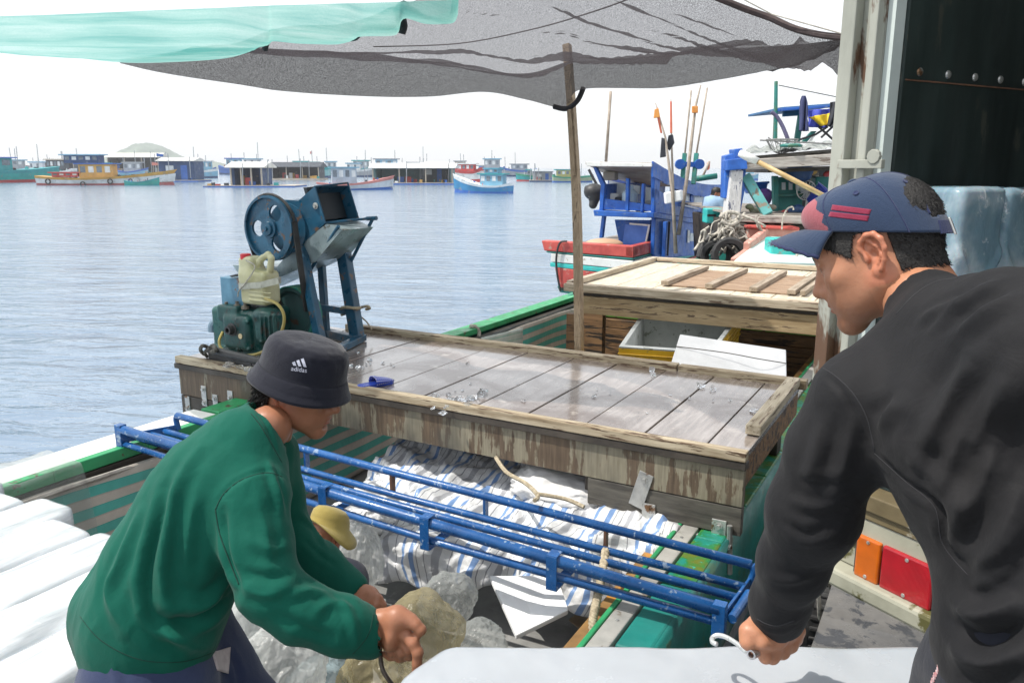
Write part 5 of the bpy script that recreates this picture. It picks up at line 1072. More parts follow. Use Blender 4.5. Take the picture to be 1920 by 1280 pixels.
far_boat(1036, 1112, 342, 8, 1, 10, 14, (.30, .36, .24), cGRN, cBL, [(.1, .6, 10, 22, (.40, .36, .14), cTEAL, 5)], [(.7, 34)], 'far yellow green boat right of the wooden pole')
far_boat(1380, 1420, 338, 10, -1, 12, 18, cSKY, cWHT, cBL, [(.2, .7, 12, 24, cSKY, cWHT, 3)], [], 'far pale boat between the blue boat and the teal brace')
far_boat(-10, 60, 330, 8, 1, 16, 20, cGRY, cGRY, cNAVY, [(.3, .8, 16, 28, cGRY, cSKY, 4)], [(.6, 50)], 'grey boat behind the teal bow at the left edge')
far_boat(360, 408, 334, 8, 1, 14, 18, cSKY, cWHT, cNAVY, [(.2, .8, 14, 30, cSKY, cWHT, 5)], [(.3, 44)], 'pale blue boat right of the dark blue house')
far_boat(540, 620, 334, 8, -1, 16, 22, (.2, .4, .42), cTEAL, cNAVY, [(.3, .7, 16, 28, cGRY, cTEAL, 4)], [(.4, 50, cPNK), (.6, 40)], 'teal grey far boat with a pink flag')
far_boat(640, 700, 332, 8, 1, 12, 18, cGRY, cWHT, cNAVY, [(.2, .6, 12, 24, cWHT, cSKY, 4)], [(.5, 38)], 'pale far boat left of the long floating house')

_rr = random.Random(23)
_row = [('pale far boat', cWHT), ('grey far boat', cGRY), ('blue far boat', cBL), ('teal far boat', cTEAL), ('light blue far boat', cSKY)]
_near = ['beyond the teal bow at the left', 'beyond the ochre striped boat stern', 'beyond the yellow cabin', 'beyond the pale roofed house', 'left of the dark blue house', 'right of the dark blue house', 'beyond the open raft house', 'beyond the tented house', 'above the crusher pulley', 'above the hopper', 'beyond the pink bowed boat', 'beyond the long house at its left', 'beyond the long house at its middle', 'beyond the square hut', 'beyond the red and white boat', 'right of the small blue boat', 'far out left of the pole']
for i, nr in enumerate(_near):
    u = 10 + i * 60.5 + _rr.uniform(-8, 8); w = _rr.uniform(46, 74); nm, c = _row[i % 5]; hh = _rr.uniform(8, 13)
    far_boat(u - w / 2, u + w / 2, _rr.uniform(327, 332), _rr.uniform(-12, 12), _rr.choice((1, -1)), hh, hh + 8, c, _rr.choice((cWHT, cBL, cTEAL, cRED)), cNAVY, [(.15 + _rr.uniform(0, .15), .55 + _rr.uniform(0, .25), hh, hh + _rr.uniform(10, 17), _rr.choice((cGRY, cWHT, cSKY, cTAN)), _rr.choice((cBL, cTEAL, cSKY, cGRY)), 4)], [(_rr.uniform(.3, .7), _rr.uniform(38, 62)), (_rr.uniform(.6, .9), _rr.uniform(30, 44))], nm + ' in the back row, ' + nr, 'back row of far boats')
# ---------------------------------------------------------------- blue cabin boat on the right
bb = thing('cabin_boat', 'bright blue wooden cabin boat with red and white hull behind the hatch', 'boat', C(1250, 520, 15.5))
k0 = C(1225, 470, 14.75); aR, bF2, _ = ab(k0)
kc = C(1187, 470, 14.0); aH, bH, _ = ab(kc)
def L_(u, v, db=0.): return onB(u, v, bF2 + db)
def R_(u, v, da=0.): return onA(u, v, aR + da)
def prism_px(nm, px, f, ext, mt, par=bb, bevel=.01): m = MB(); m.prism([f(*q) for q in px], ext); return m.build(nm, mt, par, bevel=bevel)
Hh = lambda u, v: onB(u, v, bH)
for nm, px, mt in (('gunwale', [(1015, 451), (1187, 462), (1187, 483), (1020, 470)], REDP), ('hull_line', [(1022, 471), (1187, 484), (1187, 488), (1026, 474)], TEAL), ('hull_side', [(1033, 475), (1187, 489), (1187, 506), (1033, 491)], WHITEP), ('rubbing_strake', [(1031, 492), (1187, 507), (1187, 517), (1031, 500)], TEAL_BRIGHT), ('hull_bottom', [(1040, 501), (1187, 518), (1187, 562), (1048, 546)], REDP), ('boot_line', [(1044, 536), (1187, 553), (1187, 570), (1049, 548)], TEAL)):
    prism_px(nm, px, Hh, BX * (.22 if nm == 'gunwale' else 9), mt, bb, .015)
m = MB(); q0, q1 = Hh(1187, 462), Hh(1187, 483); m.hexa([q1 - AX * .14, q1, q1 + BX * 9, q1 - AX * .14 + BX * 9, q0 - AX * .14, q0, q0 + BX * 9, q0 - AX * .14 + BX * 9]); m.build('gunwale', REDP, bb, bevel=.01)
prism_px('stern_deck', [(1024, 466), (1184, 478), (1184, 482), (1026, 470)], lambda u, v: onB(u, v, bH + .05), BX * 8.5, WOOD_GREY, bb, 0)
m = MB(); m.tube(arc([Hh(1064, 452) - BX * .02, Hh(1052, 455) - BX * .05, Hh(1046, 480) - BX * .06, Hh(1047, 510) - BX * .06, Hh(1053, 545) - BX * .05], 6), .02, 6); m.build('mooring_line', BLACKM, bb)
CAB_D = 6.0
# lower house: right wall and front wall with openings, all boxes with thickness
prism_px('house_side_wall', [(1227, 405), (1330, 421), (1330, 476), (1227, 486)], R_, -AX * .06, BLUEP)
prism_px('side_ledge', [(1226, 398), (1342, 417), (1342, 424), (1226, 408)], lambda u, v: R_(u, v, .06), -AX * .14, BLUEP)
prism_px('upper_side_wall', [(1227, 352), (1262, 372), (1325, 384), (1325, 414), (1227, 398)], R_, -AX * .06, BLUEP)
for px in ([(1227, 312), (1240, 318), (1236, 372), (1227, 372)], [(1262, 335), (1268, 337), (1268, 380), (1262, 378)], [(1296, 345), (1301, 346), (1301, 384), (1296, 383)], [(1324, 350), (1330, 351), (1330, 388), (1324, 386)]): prism_px('side_post', px, R_, -AX * .07, BLUEP)
for px in ([(1269, 342), (1295, 348), (1295, 382), (1269, 378)], [(1302, 350), (1323, 354), (1323, 385), (1302, 383)]): prism_px('side_window', px, lambda u, v: R_(u, v, -.03), -AX * .02, GLASSL, bb, 0)
for u in (1290, 1314, 1331): 
    f = prism_px('white_bar', [(u, 431), (u + 4, 432), (u + 3, 455), (u - 1, 455)], lambda u, v: R_(u, v, .02), -AX * .015, WHITEP, bb, 0)
for px in ([(1295, 437), (1310, 438), (1308, 452), (1294, 452)], [(1318, 438), (1331, 439), (1329, 453), (1317, 453)]): prism_px('small_window', px, lambda u, v: R_(u, v, .015), -AX * .01, GLASSL, bb, 0)
prism_px('side_handrail', [(1278, 383), (1310, 391), (1310, 393), (1278, 385)], lambda u, v: R_(u, v, .06), -AX * .03, STEEL, bb, 0)
# front face (toward us, left part)
prism_px('front_ledge', [(1112, 394), (1229, 401), (1229, 409), (1114, 405)], lambda u, v: L_(u, v, -.1), BX * .3, BLUEP)
prism_px('front_lower_wall', [(1152, 412), (1220, 413), (1216, 466), (1162, 462)], lambda u, v: L_(u, v, .35), BX * .06, BLUEP)
prism_px('door_panel', [(1172, 420), (1218, 424), (1208, 468), (1166, 462)], lambda u, v: L_(u, v, .2), BX * .05, mat('lighter blue door', (.05, .14, .52), .5, (.08, .2, .62), .2, 3), bb)
prism_px('door_edge', [(1180, 418), (1219, 421), (1209, 470), (1206, 470), (1215, 424), (1180, 421)], lambda u, v: L_(u, v, .18), BX * .04, WHITEP, bb, 0)
prism_px('doorway_shade', [(1219, 412), (1256, 416), (1252, 480), (1214, 474)], lambda u, v: L_(u, v, .5), BX * .04, flat('interior shade black', (.012, .014, .02), .8), bb, 0)  # near-black panel stands in for the shade inside the open doorway
for px in ([(1111, 312), (1118, 314), (1134, 346), (1130, 398), (1123, 398), (1126, 348)], [(1128, 404), (1134, 404), (1129, 446), (1123, 446)], [(1173, 334), (1179, 335), (1178, 396), (1172, 395)], [(1203, 344), (1208, 345), (1205, 398), (1200, 398)], [(1220, 318), (1229, 322), (1229, 400), (1220, 400)], [(1221, 410), (1229, 410), (1226, 478), (1219, 476)], [(1243, 416), (1250, 416), (1247, 482), (1240, 482)]): prism_px('front_post', px, L_, BX * .1, BLUEP)
prism_px('front_rail_wall', [(1131, 372), (1222, 384), (1222, 396), (1128, 393)], lambda u, v: L_(u, v, .03), BX * .05, BLUEP)
prism_px('left_side_wall', [(1131, 345), (1138, 345), (1136, 392), (1128, 392)], lambda u, v: L_(u, v, .1), BX * 3.4, BLUEP, bb, 0)
for px in ([(1142, 338), (1174, 346), (1172, 366), (1140, 362)], [(1208, 350), (1226, 353), (1224, 382), (1206, 380)], [(1182, 346), (1200, 349), (1199, 364), (1181, 361)]): prism_px('front_window', px, lambda u, v: L_(u, v, .6), BX * .03, GLASSL, bb, 0)
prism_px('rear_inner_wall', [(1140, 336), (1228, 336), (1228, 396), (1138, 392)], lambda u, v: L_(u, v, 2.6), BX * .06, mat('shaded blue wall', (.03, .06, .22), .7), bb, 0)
m = MB(); r0_, r1_, r2_, r3_ = L_(1098, 306, -.2), L_(1222, 308, -.2), onA(1358, 350, aR + .15), None
rdir = r2_ - r1_
for i in range(8):
    t0, t1 = i / 8, (i + 1) / 8; sg = lambda t: ZX * (-.30 * math.sin(math.pi * t) * .5)
    m.hexa([r0_ + rdir * t0 + sg(t0) - ZX * .02, r1_ + rdir * t0 + sg(t0) - ZX * .02, r1_ + rdir * t1 + sg(t1) - ZX * .02, r0_ + rdir * t1 + sg(t1) - ZX * .02, r0_ + rdir * t0 + sg(t0) + ZX * .03, r1_ + rdir * t0 + sg(t0) + ZX * .03, r1_ + rdir * t1 + sg(t1) + ZX * .03, r0_ + rdir * t1 + sg(t1) + ZX * .03])
m.build('roof', mat('brown white roof', (.30, .24, .2), .7, (.5, .47, .43), .3, 2), bb)
m = MB()
for i in range(8):
    t0, t1 = i / 8, (i + 1) / 8; sg = lambda t: ZX * (-.30 * math.sin(math.pi * t) * .5)
    o_ = AX * .03; m.hexa([r1_ + rdir * t0 + sg(t0) - ZX * .22, r1_ + o_ + rdir * t0 + sg(t0) - ZX * .22, r1_ + o_ + rdir * t1 + sg(t1) - ZX * .2, r1_ + rdir * t1 + sg(t1) - ZX * .2, r1_ + rdir * t0 + sg(t0) + ZX * .05, r1_ + o_ + rdir * t0 + sg(t0) + ZX * .05, r1_ + o_ + rdir * t1 + sg(t1) + ZX * .05, r1_ + rdir * t1 + sg(t1) + ZX * .05])
m.build('roof_side_board', BLUEP, bb)
prism_px('roof_front_board', [(1098, 303), (1222, 306), (1222, 313), (1100, 312)], lambda u, v: L_(u, v, -.24), BX * .04, WHITEP, bb)
m = MB(); p = L_(1182, 370, -.25); m.lathe(L_(1180, 388, .3), ZX, [(0, .13), (.04, .15), (.26, .15), (.34, .07), (.40, .07)], 14); tag(m.build('water_bottle', mat('clear blue bottle', (.4, .52, .62), .2, (.5, .62, .7), .1, 3)), 'big clear water bottle standing on the ledge of the blue boat', 'bottle')
for i, (u, v, c, w) in enumerate(((1150, 372, cWHT, .14), (1165, 376, cDRK, .10), (1205, 388, cDRK, .12), (1215, 384, cGRY, .1), (1145, 330, cTAN, .12))): m = MB(); m.box(L_(u, v, .4), RT * w, BX * .1, ZX * w * .7); m.build('cabin_gear', cm(*c), bb, bevel=.03)
for i, (u, v, w) in enumerate(((1130, 458, .36),)): s = SDF(); s.ell(L_(1133, 458, -.35), (.36, .2, .11), None, .02); s.ell(L_(1120, 459, -.35), (.22, .18, .09), None, .05); vs, fs = s.mesh(.03); tag(link_mesh('folded_sack', np_mesh('folded_sack', vs, fs), cm(.52, .34, .22), None, True), 'folded tan sack on the stern deck of the blue boat', 'sack')
m = MB(); q = [C(1246, 362, 14.1), C(1281, 356, 14.1), C(1281, 376, 14.1), C(1248, 383, 14.1)]; m.prism(q, (0, .12, 0)); tag(m.build('foam_float', FOAM, bevel=.02), 'white foam float board tied to the flag poles', 'float')
def pole_thing(nm, pts, r, mt, label, cat): m = MB(); m.tube([C(*p) for p in pts], r, 7); return tag(m.build(nm, mt, smooth=True), label, cat)
def flagged(nm, pts, r, mt, label, flags):
    root = thing(nm, label, 'flag pole', C(*pts[0])); m = MB(); m.tube([C(*p) for p in pts], r, 7); m.build('pole', mt, root, smooth=True)
    for px, c, th in flags:
        m = MB(); P = [C(*q) for q in px]; m.prism(P, (0, .05, 0)); m.build('flag_cloth', c, root, bevel=.01)
    return root
ORG = mat('faded orange cloth', (.60, .22, .04), .8, (.7, .32, .08), .2, 3); REDC = mat('faded red cloth', (.60, .12, .06), .8, (.65, .2, .12), .2, 3); BLK = mat('black cloth', (.02, .022, .03), .8, (.04, .045, .06), .3, 4)
BAMB = mat('grey bamboo', (.30, .25, .2), .7, (.42, .36, .3), .3, 5)
flagged('flag_pole', [(1267, 475, 13.9), (1261, 365, 13.95), (1248, 260, 14.0), (1229, 193, 14.0)], [.035, .03, .018, .008], BAMB, 'leaning bamboo pole with orange and red cloth and black rag, left of the pair', [([(1228, 205, 13.95), (1235, 203, 13.95), (1238, 220, 13.95), (1226, 222, 13.95)], ORG, 0), ([(1233, 200, 13.98), (1236, 215, 13.98), (1242, 250, 14.0), (1239, 250, 14.0), (1233, 222, 13.98)], REDC, 0), ([(1241, 258, 14.0), (1247, 260, 14.0), (1249, 294, 14.0), (1238, 296, 14.0)], BLK, 0)])
flagged('flag_pole', [(1266, 475, 14.1), (1262, 360, 14.1), (1259, 260, 14.1), (1258, 186, 14.1)], [.03, .025, .015, .008], BAMB, 'upright pole with red streamer and black rag, right of the pair', [([(1257, 190, 14.08), (1260, 190, 14.08), (1261, 250, 14.08), (1257, 250, 14.08)], REDC, 0), ([(1254, 254, 14.08), (1262, 252, 14.08), (1265, 268, 14.08), (1256, 283, 14.08), (1250, 276, 14.08)], BLK, 0)])
flagged('flag_pole', [(1272, 440, 14.9), (1290, 320, 15), (1304, 200, 15.1), (1314, 160, 15.2)], [.04, .035, .025, .012], BAMB, 'tall grey pole with a square orange marker near its top', [([(1298, 199, 15), (1309, 199, 15), (1309, 212, 15), (1298, 212, 15)], ORG, 0)])
pole_thing('thin_mast', [(1136, 305, 16), (1145, 172, 16)], .03, BAMB, 'thin whip mast standing on the white edged roof', 'mast')
pole_thing('thin_mast', [(1303, 305, 17), (1326, 165, 17)], .02, BAMB, 'thin rod rising right of the orange marker pole', 'mast')
pole_thing('thin_mast', [(1283, 300, 17), (1296, 170, 17)], .02, BAMB, 'thin rod rising left of the orange marker pole', 'mast')
ts = thing('cable_stand', 'teal stand with crossbar and two rods on the blue boat roof', 'stand', C(1293, 330, 16))
m = MB(); m.beam(C(1276, 308, 15.9), C(1312, 309, 15.9), .12, .10); m.build('crossbar', BLUEP, ts)
for u0, u1 in ((1279, 1284), (1300, 1306)): m = MB(); m.beam(C(u0, 345, 15.9), C(u1, 288, 15.9), .08, .08); m.build('upright', TEAL, ts)
for u in (1276, 1312): m = MB(); m.lathe(C(u, 308, 15.8), (0, 1, 0), [(0, .05), (.0, .10), (.1, .10), (.1, .05)], 14); m.build('end_wheel', BLUEP, ts)
pole_thing('roof_pole', [(1303, 336, 16.5), (1344, 330, 16.5)], .06, TEAL, 'short teal spar lying on the blue boat roof', 'spar')
flagged('flag_pole', [(1318, 330, 17), (1330, 303, 17)], .025, BAMB, 'small stick with a faded red rag behind the blue roof', [([(1326, 306, 17), (1332, 302, 17), (1331, 316, 17), (1327, 320, 17)], REDC, 0)])
ob = thing('outboard_engine', 'black outboard engine tilted up at the left of the blue boat', 'outboard engine', C(1115, 370, 17))
s = SDF(); s.ell(C(1114, 360, 17), (.22, .18, .18), None, .05); s.cone(C(1105, 362, 17), C(1099, 352, 17), .06, .04, .04); s.cone(C(1116, 368, 17), C(1112, 384, 17), .12, .09, .05); vs, fs = s.mesh(.025); link_mesh('engine_cowl', np_mesh('engine_cowl', vs, fs), BLACKM, ob, True)
m = MB(); m.tube([C(1122, 352, 17), C(1104, 318, 17)], .03, 6); m.build('tiller', BLACKM, ob)

# ---------------------------------------------------------------- weathered workboat beside the truck
wb = thing('work_boat', 'weathered open workboat with grey beams and blue corner post beside the truck', 'boat', C(1470, 480, 12.5))
def wp(nm, px, D, dep, mt, bevel=.012, par=wb): m = MB(); m.prism([C(u, v, D) for u, v in px], (0, dep, 0)); return m.build(nm, mt, par, bevel=bevel)
GT = mat('bleached grey beam', (.30, .27, .24), .8, (.48, .45, .41), .3, 2.5, stretch=(1, 8, 8), bump=.4, bscale=10, wear=(.14, .11, .09), wear_amt=.35, wear_scale=2)
GTV = mat('white peeling post', (.50, .50, .50), .75, (.66, .66, .66), .25, 3, stretch=(8, 8, 1), bump=.4, bscale=10, wear=(.10, .11, .16), wear_amt=.36, wear_scale=3)
wp('top_beam', [(1388, 300), (1585, 287), (1585, 309), (1390, 317)], 12.0, .3, GT); wp('rear_beam', [(1400, 294), (1585, 278), (1585, 287), (1402, 304)], 12.5, .3, WOOD_GREY)
wp('corner_post', [(1360, 292), (1375, 288), (1380, 300), (1374, 372), (1358, 372)], 12.1, .25, BLUEP); wp('corner_block', [(1363, 300), (1400, 296), (1402, 317), (1364, 320)], 11.95, .35, BLUEP); wp('corner_cap', [(1376, 280), (1392, 278), (1396, 298), (1378, 300)], 12.3, .3, BLUEP)
wp('peeling_post', [(1372, 318), (1394, 320), (1388, 402), (1362, 402)], 12.0, .25, GTV); wp('inner_blue_post', [(1392, 318), (1399, 318), (1396, 360), (1388, 400), (1386, 400)], 12.15, .2, BLUEP)
m = MB(); m.beam(C(1397, 330, 12.2), C(1440, 402, 12.0), .15, .10, (0, 1, 0)); m.build('brace', mat('worn teal brace', (.06, .28, .28), .6, (.12, .38, .38), .2, 3, wear=(.2, .17, .13), wear_amt=.35), wb, bevel=.01)
wp('deck_beam', [(1378, 403), (1590, 408), (1590, 423), (1380, 416)], 11.8, .35, GT); wp('dark_hull', [(1380, 417), (1600, 424), (1600, 520), (1385, 520)], 12.0, 3.0, DARKWOOD, .02)
wp('deck_boards', [(1378, 400), (1590, 404), (1590, 408), (1378, 404)], 12.0, 4.0, WOOD_GREY, 0)
wp('green_wall', [(1452, 333), (1506, 330), (1504, 402), (1456, 402)], 13.2, .12, mat('dark green teal wall', (.02, .15, .13), .6, (.03, .22, .2), .3, 2))
wp('wall_post', [(1450, 330), (1460, 330), (1460, 402), (1452, 402)], 12.9, .12, TEAL)
for k in range(3): wp('wall_slot', [(1466 + k * 13, 342), (1473 + k * 13, 342), (1473 + k * 13, 356), (1466 + k * 13, 356)], 13.18, .01, GLASSL, 0)
wp('shelf', [(1456, 365), (1506, 363), (1506, 367), (1456, 369)], 13.1, .1, TEAL, 0)
wp('back_wall', [(1505, 318), (1600, 315), (1600, 405), (1505, 402)], 14.6, .1, flat('cabin shade black', (.018, .022, .025), .8), 0)  # dark backdrop: the cabin's inner shade is painted as near-black
wp('cabin_ceiling', [(1440, 318), (1600, 311), (1600, 318), (1440, 324)], 12.4, 2.4, DARKWOOD, 0)
wp('inner_post', [(1528, 320), (1536, 320), (1536, 400), (1530, 400)], 13.6, .1, GT)
wp('pink_hull', [(1402, 426), (1500, 428), (1500, 470), (1403, 466)], 11.6, .5, PINKP, .03); wp('pink_rim', [(1400, 423), (1500, 426), (1500, 432), (1400, 429)], 11.55, .5, REDP, .02)
wp('lower_dark_side', [(1385, 418), (1402, 420), (1402, 485), (1385, 485)], 11.7, .5, DARKWOOD)
# things on the workboat
fan = thing('pedestal_fan', 'white electric fan inside the open cabin of the workboat', 'fan', C(1512, 398, 13))
m = MB(); fcn = C(1512, 357, 13)
for k in range(14): t = 2 * math.pi * k / 14; m.tube([fcn - (0, .06, 0), fcn + RT * .14 * math.cos(t) + ZX * .14 * math.sin(t) - (0, .04, 0), fcn + RT * .155 * math.cos(t) + ZX * .155 * math.sin(t)], .005, 4)
m.tube([fcn + RT * .155 * math.cos(t) + ZX * .155 * math.sin(t) for t in np.linspace(0, 6.28, 25)], .010, 5); m.build('fan_guard', WHITEP, fan)
m = MB(); m.lathe(fcn, (0, 1, 0), [(0, .02), (0, .05), (.12, .06), (.14, .02)], 12)
for k in range(3):
    t = 2.1 * k + .4; m.box(fcn + (RT * math.cos(t) + ZX * math.sin(t)) * .075, (RT * math.cos(t) + ZX * math.sin(t)) * .055, (RT * -math.sin(t) + ZX * math.cos(t)) * .04 + np.array((0, .012, 0)), (0, .003, 0))
m.build('fan_motor', cm(.5, .55, .56), fan); m = MB(); m.lathe(C(1513, 398, 13.05), ZX, [(0, .13), (.03, .12), (.05, .04), (.30, .03)], 14); m.build('fan_stand', WHITEP, fan)
def thing1(nm, build, mt, label, cat, **kw): m = MB(); build(m); return tag(m.build(nm, mt, **kw), label, cat)
thing1('plastic_tub', lambda m: m.lathe(C(1540, 372, 12.8), nrm((.6, -.3, .75)), [(-.16, .02), (-.16, .16), (.14, .21), (.15, .23), (.13, .2), (-.13, .15)], 20), mat('blue tub plastic', (.02, .05, .40), .4), 'tilted blue plastic tub beside the fan on the workboat', 'tub', smooth=True)
thing1('storage_box', lambda m: m.box(C(1552, 345, 13.4), RT * .26, (0, .15, 0), ZX * .12), TEAL, 'teal box on a shelf behind the fan on the workboat', 'box', bevel=.02)
thing1('plastic_basket', lambda m: [m.prism([C(1402, 345, 13.5), C(1441, 343, 13.5), C(1436, 362, 13.5), C(1408, 364, 13.5)], (0, .35, 0)), m.beam(C(1400, 345, 13.45), C(1443, 342, 13.45), .05, .04)], BLUEP, 'blue plastic basket behind the teal brace of the workboat', 'basket', bevel=.02)
s = SDF(); q = C(1430, 371, 13.4); s.ell(q, (.16, .12, .14)); s.ell(q + RT * .06 + ZX * .05, (.10, .1, .10), None, .04); vs, fs = s.mesh(.02); vs = vs + vnormals(vs, fs) * (.02 * nfbm(vs * 9, 3))[:, None]; tag(link_mesh('purple_bag', np_mesh('purple_bag', vs, fs), mat('purple bag cloth', (.16, .08, .32), .6), None, True), 'purple bundle under the blue basket on the workboat', 'bag')
for i in range(9):
    s = SDF(); rr = random.Random(70 + i); q = C(1405 + i * 5.2, 396 - rr.uniform(0, 9), 12.3 + rr.uniform(-.1, .2)); s.ell(q, (rr.uniform(.05, .08), .06, .045)); vs, fs = s.mesh(.014); tag(link_mesh('fishing_float', np_mesh('fishing_float', vs, fs), cm(*rr.choice([(.25, .27, .16), (.36, .36, .26), (.2, .18, .14)])), None, True), 'small dull net float in the row on the workboat deck', 'float', 'net floats on the workboat deck')
for i, (u, v, c, w) in enumerate(((1470, 398, cRED, .05), (1490, 395, cNAVY, .13), (1536, 398, cWHT, .06), (1528, 396, cGRY, .07), (1545, 401, cTAN, .09), (1515, 401, (.1, .4, .08), .08), (1560, 392, cDRK, .14), (1566, 355, cWHT, .05), (1574, 340, cWHT, .05), (1495, 326, cNAVY, .22), (1522, 322, cOCH, .08), (1552, 326, cRED, .07), (1480, 325, cGRY, .12))):
    s = SDF(); q = C(u, v, 12.7 if v > 350 else 12.9); s.ell(q, (w, w * .7, w * .7)); s.ell(q + RT * w * .5 + ZX * w * .2, (w * .6, w * .5, w * .6), None, .03); vs, fs = s.mesh(max(.014, w / 8)); vs = vs + vnormals(vs, fs) * (.2 * w * nfbm(vs * 12, 3))[:, None]
    link_mesh('stowed_gear', np_mesh('stowed_gear', vs, fs), cm(*c), wb, True)
bp = thing('bamboo_pole', 'long bamboo pole with a white wrapped end leaning across the workboat', 'pole', C(1550, 372, 11)); m = MB(); m.tube([C(1418, 302, 11.4), C(1485, 336, 11.2), C(1562, 376, 11)], .035, 9); m.build('pole_shaft', mat('yellow bamboo', (.45, .30, .12), .5, (.55, .4, .2), .2, 6), bp, smooth=True); m = MB(); m.tube([C(1387, 287, 11.5), C(1400, 293, 11.45), C(1421, 303, 11.4)], [.05, .06, .055], 9); m.build('wrapped_end', WHITEP, bp, smooth=True)
# net heap and wire basket on the beams
P = np.zeros((60, 12, 3))
for i in range(60):
    for j in range(12):
        u = 1398 + i * 3.2; t = j / 11; P[i, j] = C(u, 292 - (u - 1400) * .075, 12.2 + t * .9) + ZX * (.10 * math.sin(math.pi * t) * (.5 + .6 * abs(math.sin(i * .37))) + .03)
P[..., 2] += nfbm(P * 6, 3) * .06
m = MB(); m.grid(P); tag(m.build('net_heap', mat('grey fishing net', (.16, .19, .2), .9, (.40, .42, .40), .3, 14, bump=.8, bscale=30), smooth=True), 'heap of grey fishing nets on top of the workboat beams', 'net')
wbk = MB(); q = C(1466, 268, 12.3)
for k in range(8): t = math.pi * k / 8; wbk.tube(arc([q + (RT * math.cos(t) + np.array((0, 1, 0)) * math.sin(t)) * r - ZX * z for r, z in ((-.24, -.05), (-.12, .12), (0, .16), (.12, .12), (.24, -.05))], 4), .006, 4)
wbk.tube([q + (RT * math.cos(t) + np.array((0, 1, 0)) * math.sin(t)) * .24 + ZX * .05 for t in np.linspace(0, 6.28, 24)], .008, 4); wbk.tube([C(1425, 263, 12.3), C(1560, 270, 12.3)], .012, 5); wbk.tube([C(1440, 258, 12.3), C(1470, 275, 12.3)], .01, 5)
tag(wbk.build('wire_basket', cm(.2, .2, .2)), 'wire basket on the net heap of the workboat', 'basket')
thing1('basin_lid', lambda m: m.lathe(C(1483, 276, 12.1), ZX, [(0, .16), (.03, .17), (.05, .12)], 18), TEAL, 'small teal lid lying on the net heap', 'lid', smooth=True)
# upper cabin frame behind, with laundry
uf = thing('awning_frame', 'teal post and blue awning frame with washing above the workboat', 'awning', C(1500, 280, 14)); 
def up(nm, px, D, dep, mt, bevel=.01): m = MB(); m.prism([C(u, v, D) for u, v in px], (0, dep, 0)); return m.build(nm, mt, uf, bevel=bevel)
up('post', [(1454, 152), (1459, 152), (1458, 262), (1452, 262)], 14, .08, TEAL); up('post', [(1452, 205), (1455, 205), (1454, 262), (1450, 262)], 14.1, .05, RUST); up('awning_edge', [(1461, 203), (1585, 195), (1585, 200), (1461, 209)], 13.9, .1, BLUEP); up('awning_top', [(1464, 201), (1585, 192), (1585, 196), (1464, 206)], 14, 2., mat('blue awning', (.03, .12, .26), .6)); up('awning_side', [(1468, 208), (1500, 206), (1500, 217), (1468, 219)], 14.2, .06, mat('blue side board', (.03, .16, .30), .5))
up('frame_leg', [(1498, 215), (1508, 215), (1500, 268), (1490, 268)], 14.1, .08, TEAL); up('frame_leg', [(1522, 246), (1532, 246), (1512, 268), (1502, 268)], 13.9, .06, TEAL); up('frame_leg', [(1528, 250), (1532, 250), (1520, 268), (1516, 268)], 13.8, .05, WHITEP)
m = MB(); m.tube(arc([C(1446, 210, 14), C(1456, 218, 14), C(1468, 238, 14), C(1480, 268, 14)], 6), .035, 7); m.build('curved_pipe', mat('purple grey pipe', (.12, .11, .2), .6), uf)
m = MB(); m.tube([C(1460, 160, 14), C(1588, 186, 14)], .008, 4); m.tube([C(1552, 238, 13.8), C(1530, 252, 13.8), C(1500, 262, 13.8)], .02, 5); m.tube([C(1535, 238, 13.8), C(1562, 262, 13.8)], .02, 5); m.tube([C(1575, 225, 13.8), C(1540, 258, 13.8)], .02, 5); m.build('stay_wires', BLACKM, uf)
def cloth(nm, px, D, mt, label, cat):
    px = np.array(px, float); n_ = len(px) // 2; Lp, Rp = px[:n_], px[n_:]; P = np.zeros((n_ * 6 - 5, 12, 3)); a_ = np.array(arc([np.append(q, 0) for q in Lp], 6)); b_ = np.array(arc([np.append(q, 0) for q in Rp], 6))
    for i in range(len(P)):
        for j in range(12): t = j / 11; q = a_[i] * (1 - t) + b_[i] * t; P[i, j] = C(q[0], q[1], D + .05 * math.sin(t * 9 + i * .2))
    m = MB(); m.grid(P); return tag(m.build(nm, mt, smooth=True, thick=.03), label, cat)
cloth('jacket', [(1505, 180), (1500, 196), (1500, 225), (1499, 246), (1509, 180), (1513, 196), (1514, 225), (1515, 246)], 13.7, mat('navy jacket cloth', (.035, .045, .12), .8), 'dark navy jacket hanging from the awning line', 'jacket')
cloth('blue_cloth', [(1516, 207), (1516, 222), (1516, 238), (1560, 204), (1560, 222), (1548, 240)], 13.85, mat('royal blue cloth', (.03, .05, .38), .7), 'royal blue cloth hanging behind the yellow one', 'cloth')
cloth('yellow_cloth', [(1517, 220), (1524, 224), (1540, 236), (1556, 213), (1557, 224), (1556, 234)], 13.75, mat('yellow cloth', (.70, .50, .02), .7), 'bright yellow cloth hanging on the awning frame', 'cloth')
cloth('black_cloth', [(1558, 192), (1556, 212), (1552, 236), (1572, 190), (1572, 214), (1560, 240)], 13.7, BLK, 'black cloth hanging nearest the yellow cloth', 'cloth')
cloth('black_cloth', [(1570, 188), (1568, 215), (1566, 238), (1588, 186), (1588, 215), (1586, 246)], 13.6, mat('dark brown cloth', (.03, .025, .03), .8), 'long dark cloth hanging beside the truck post', 'cloth')
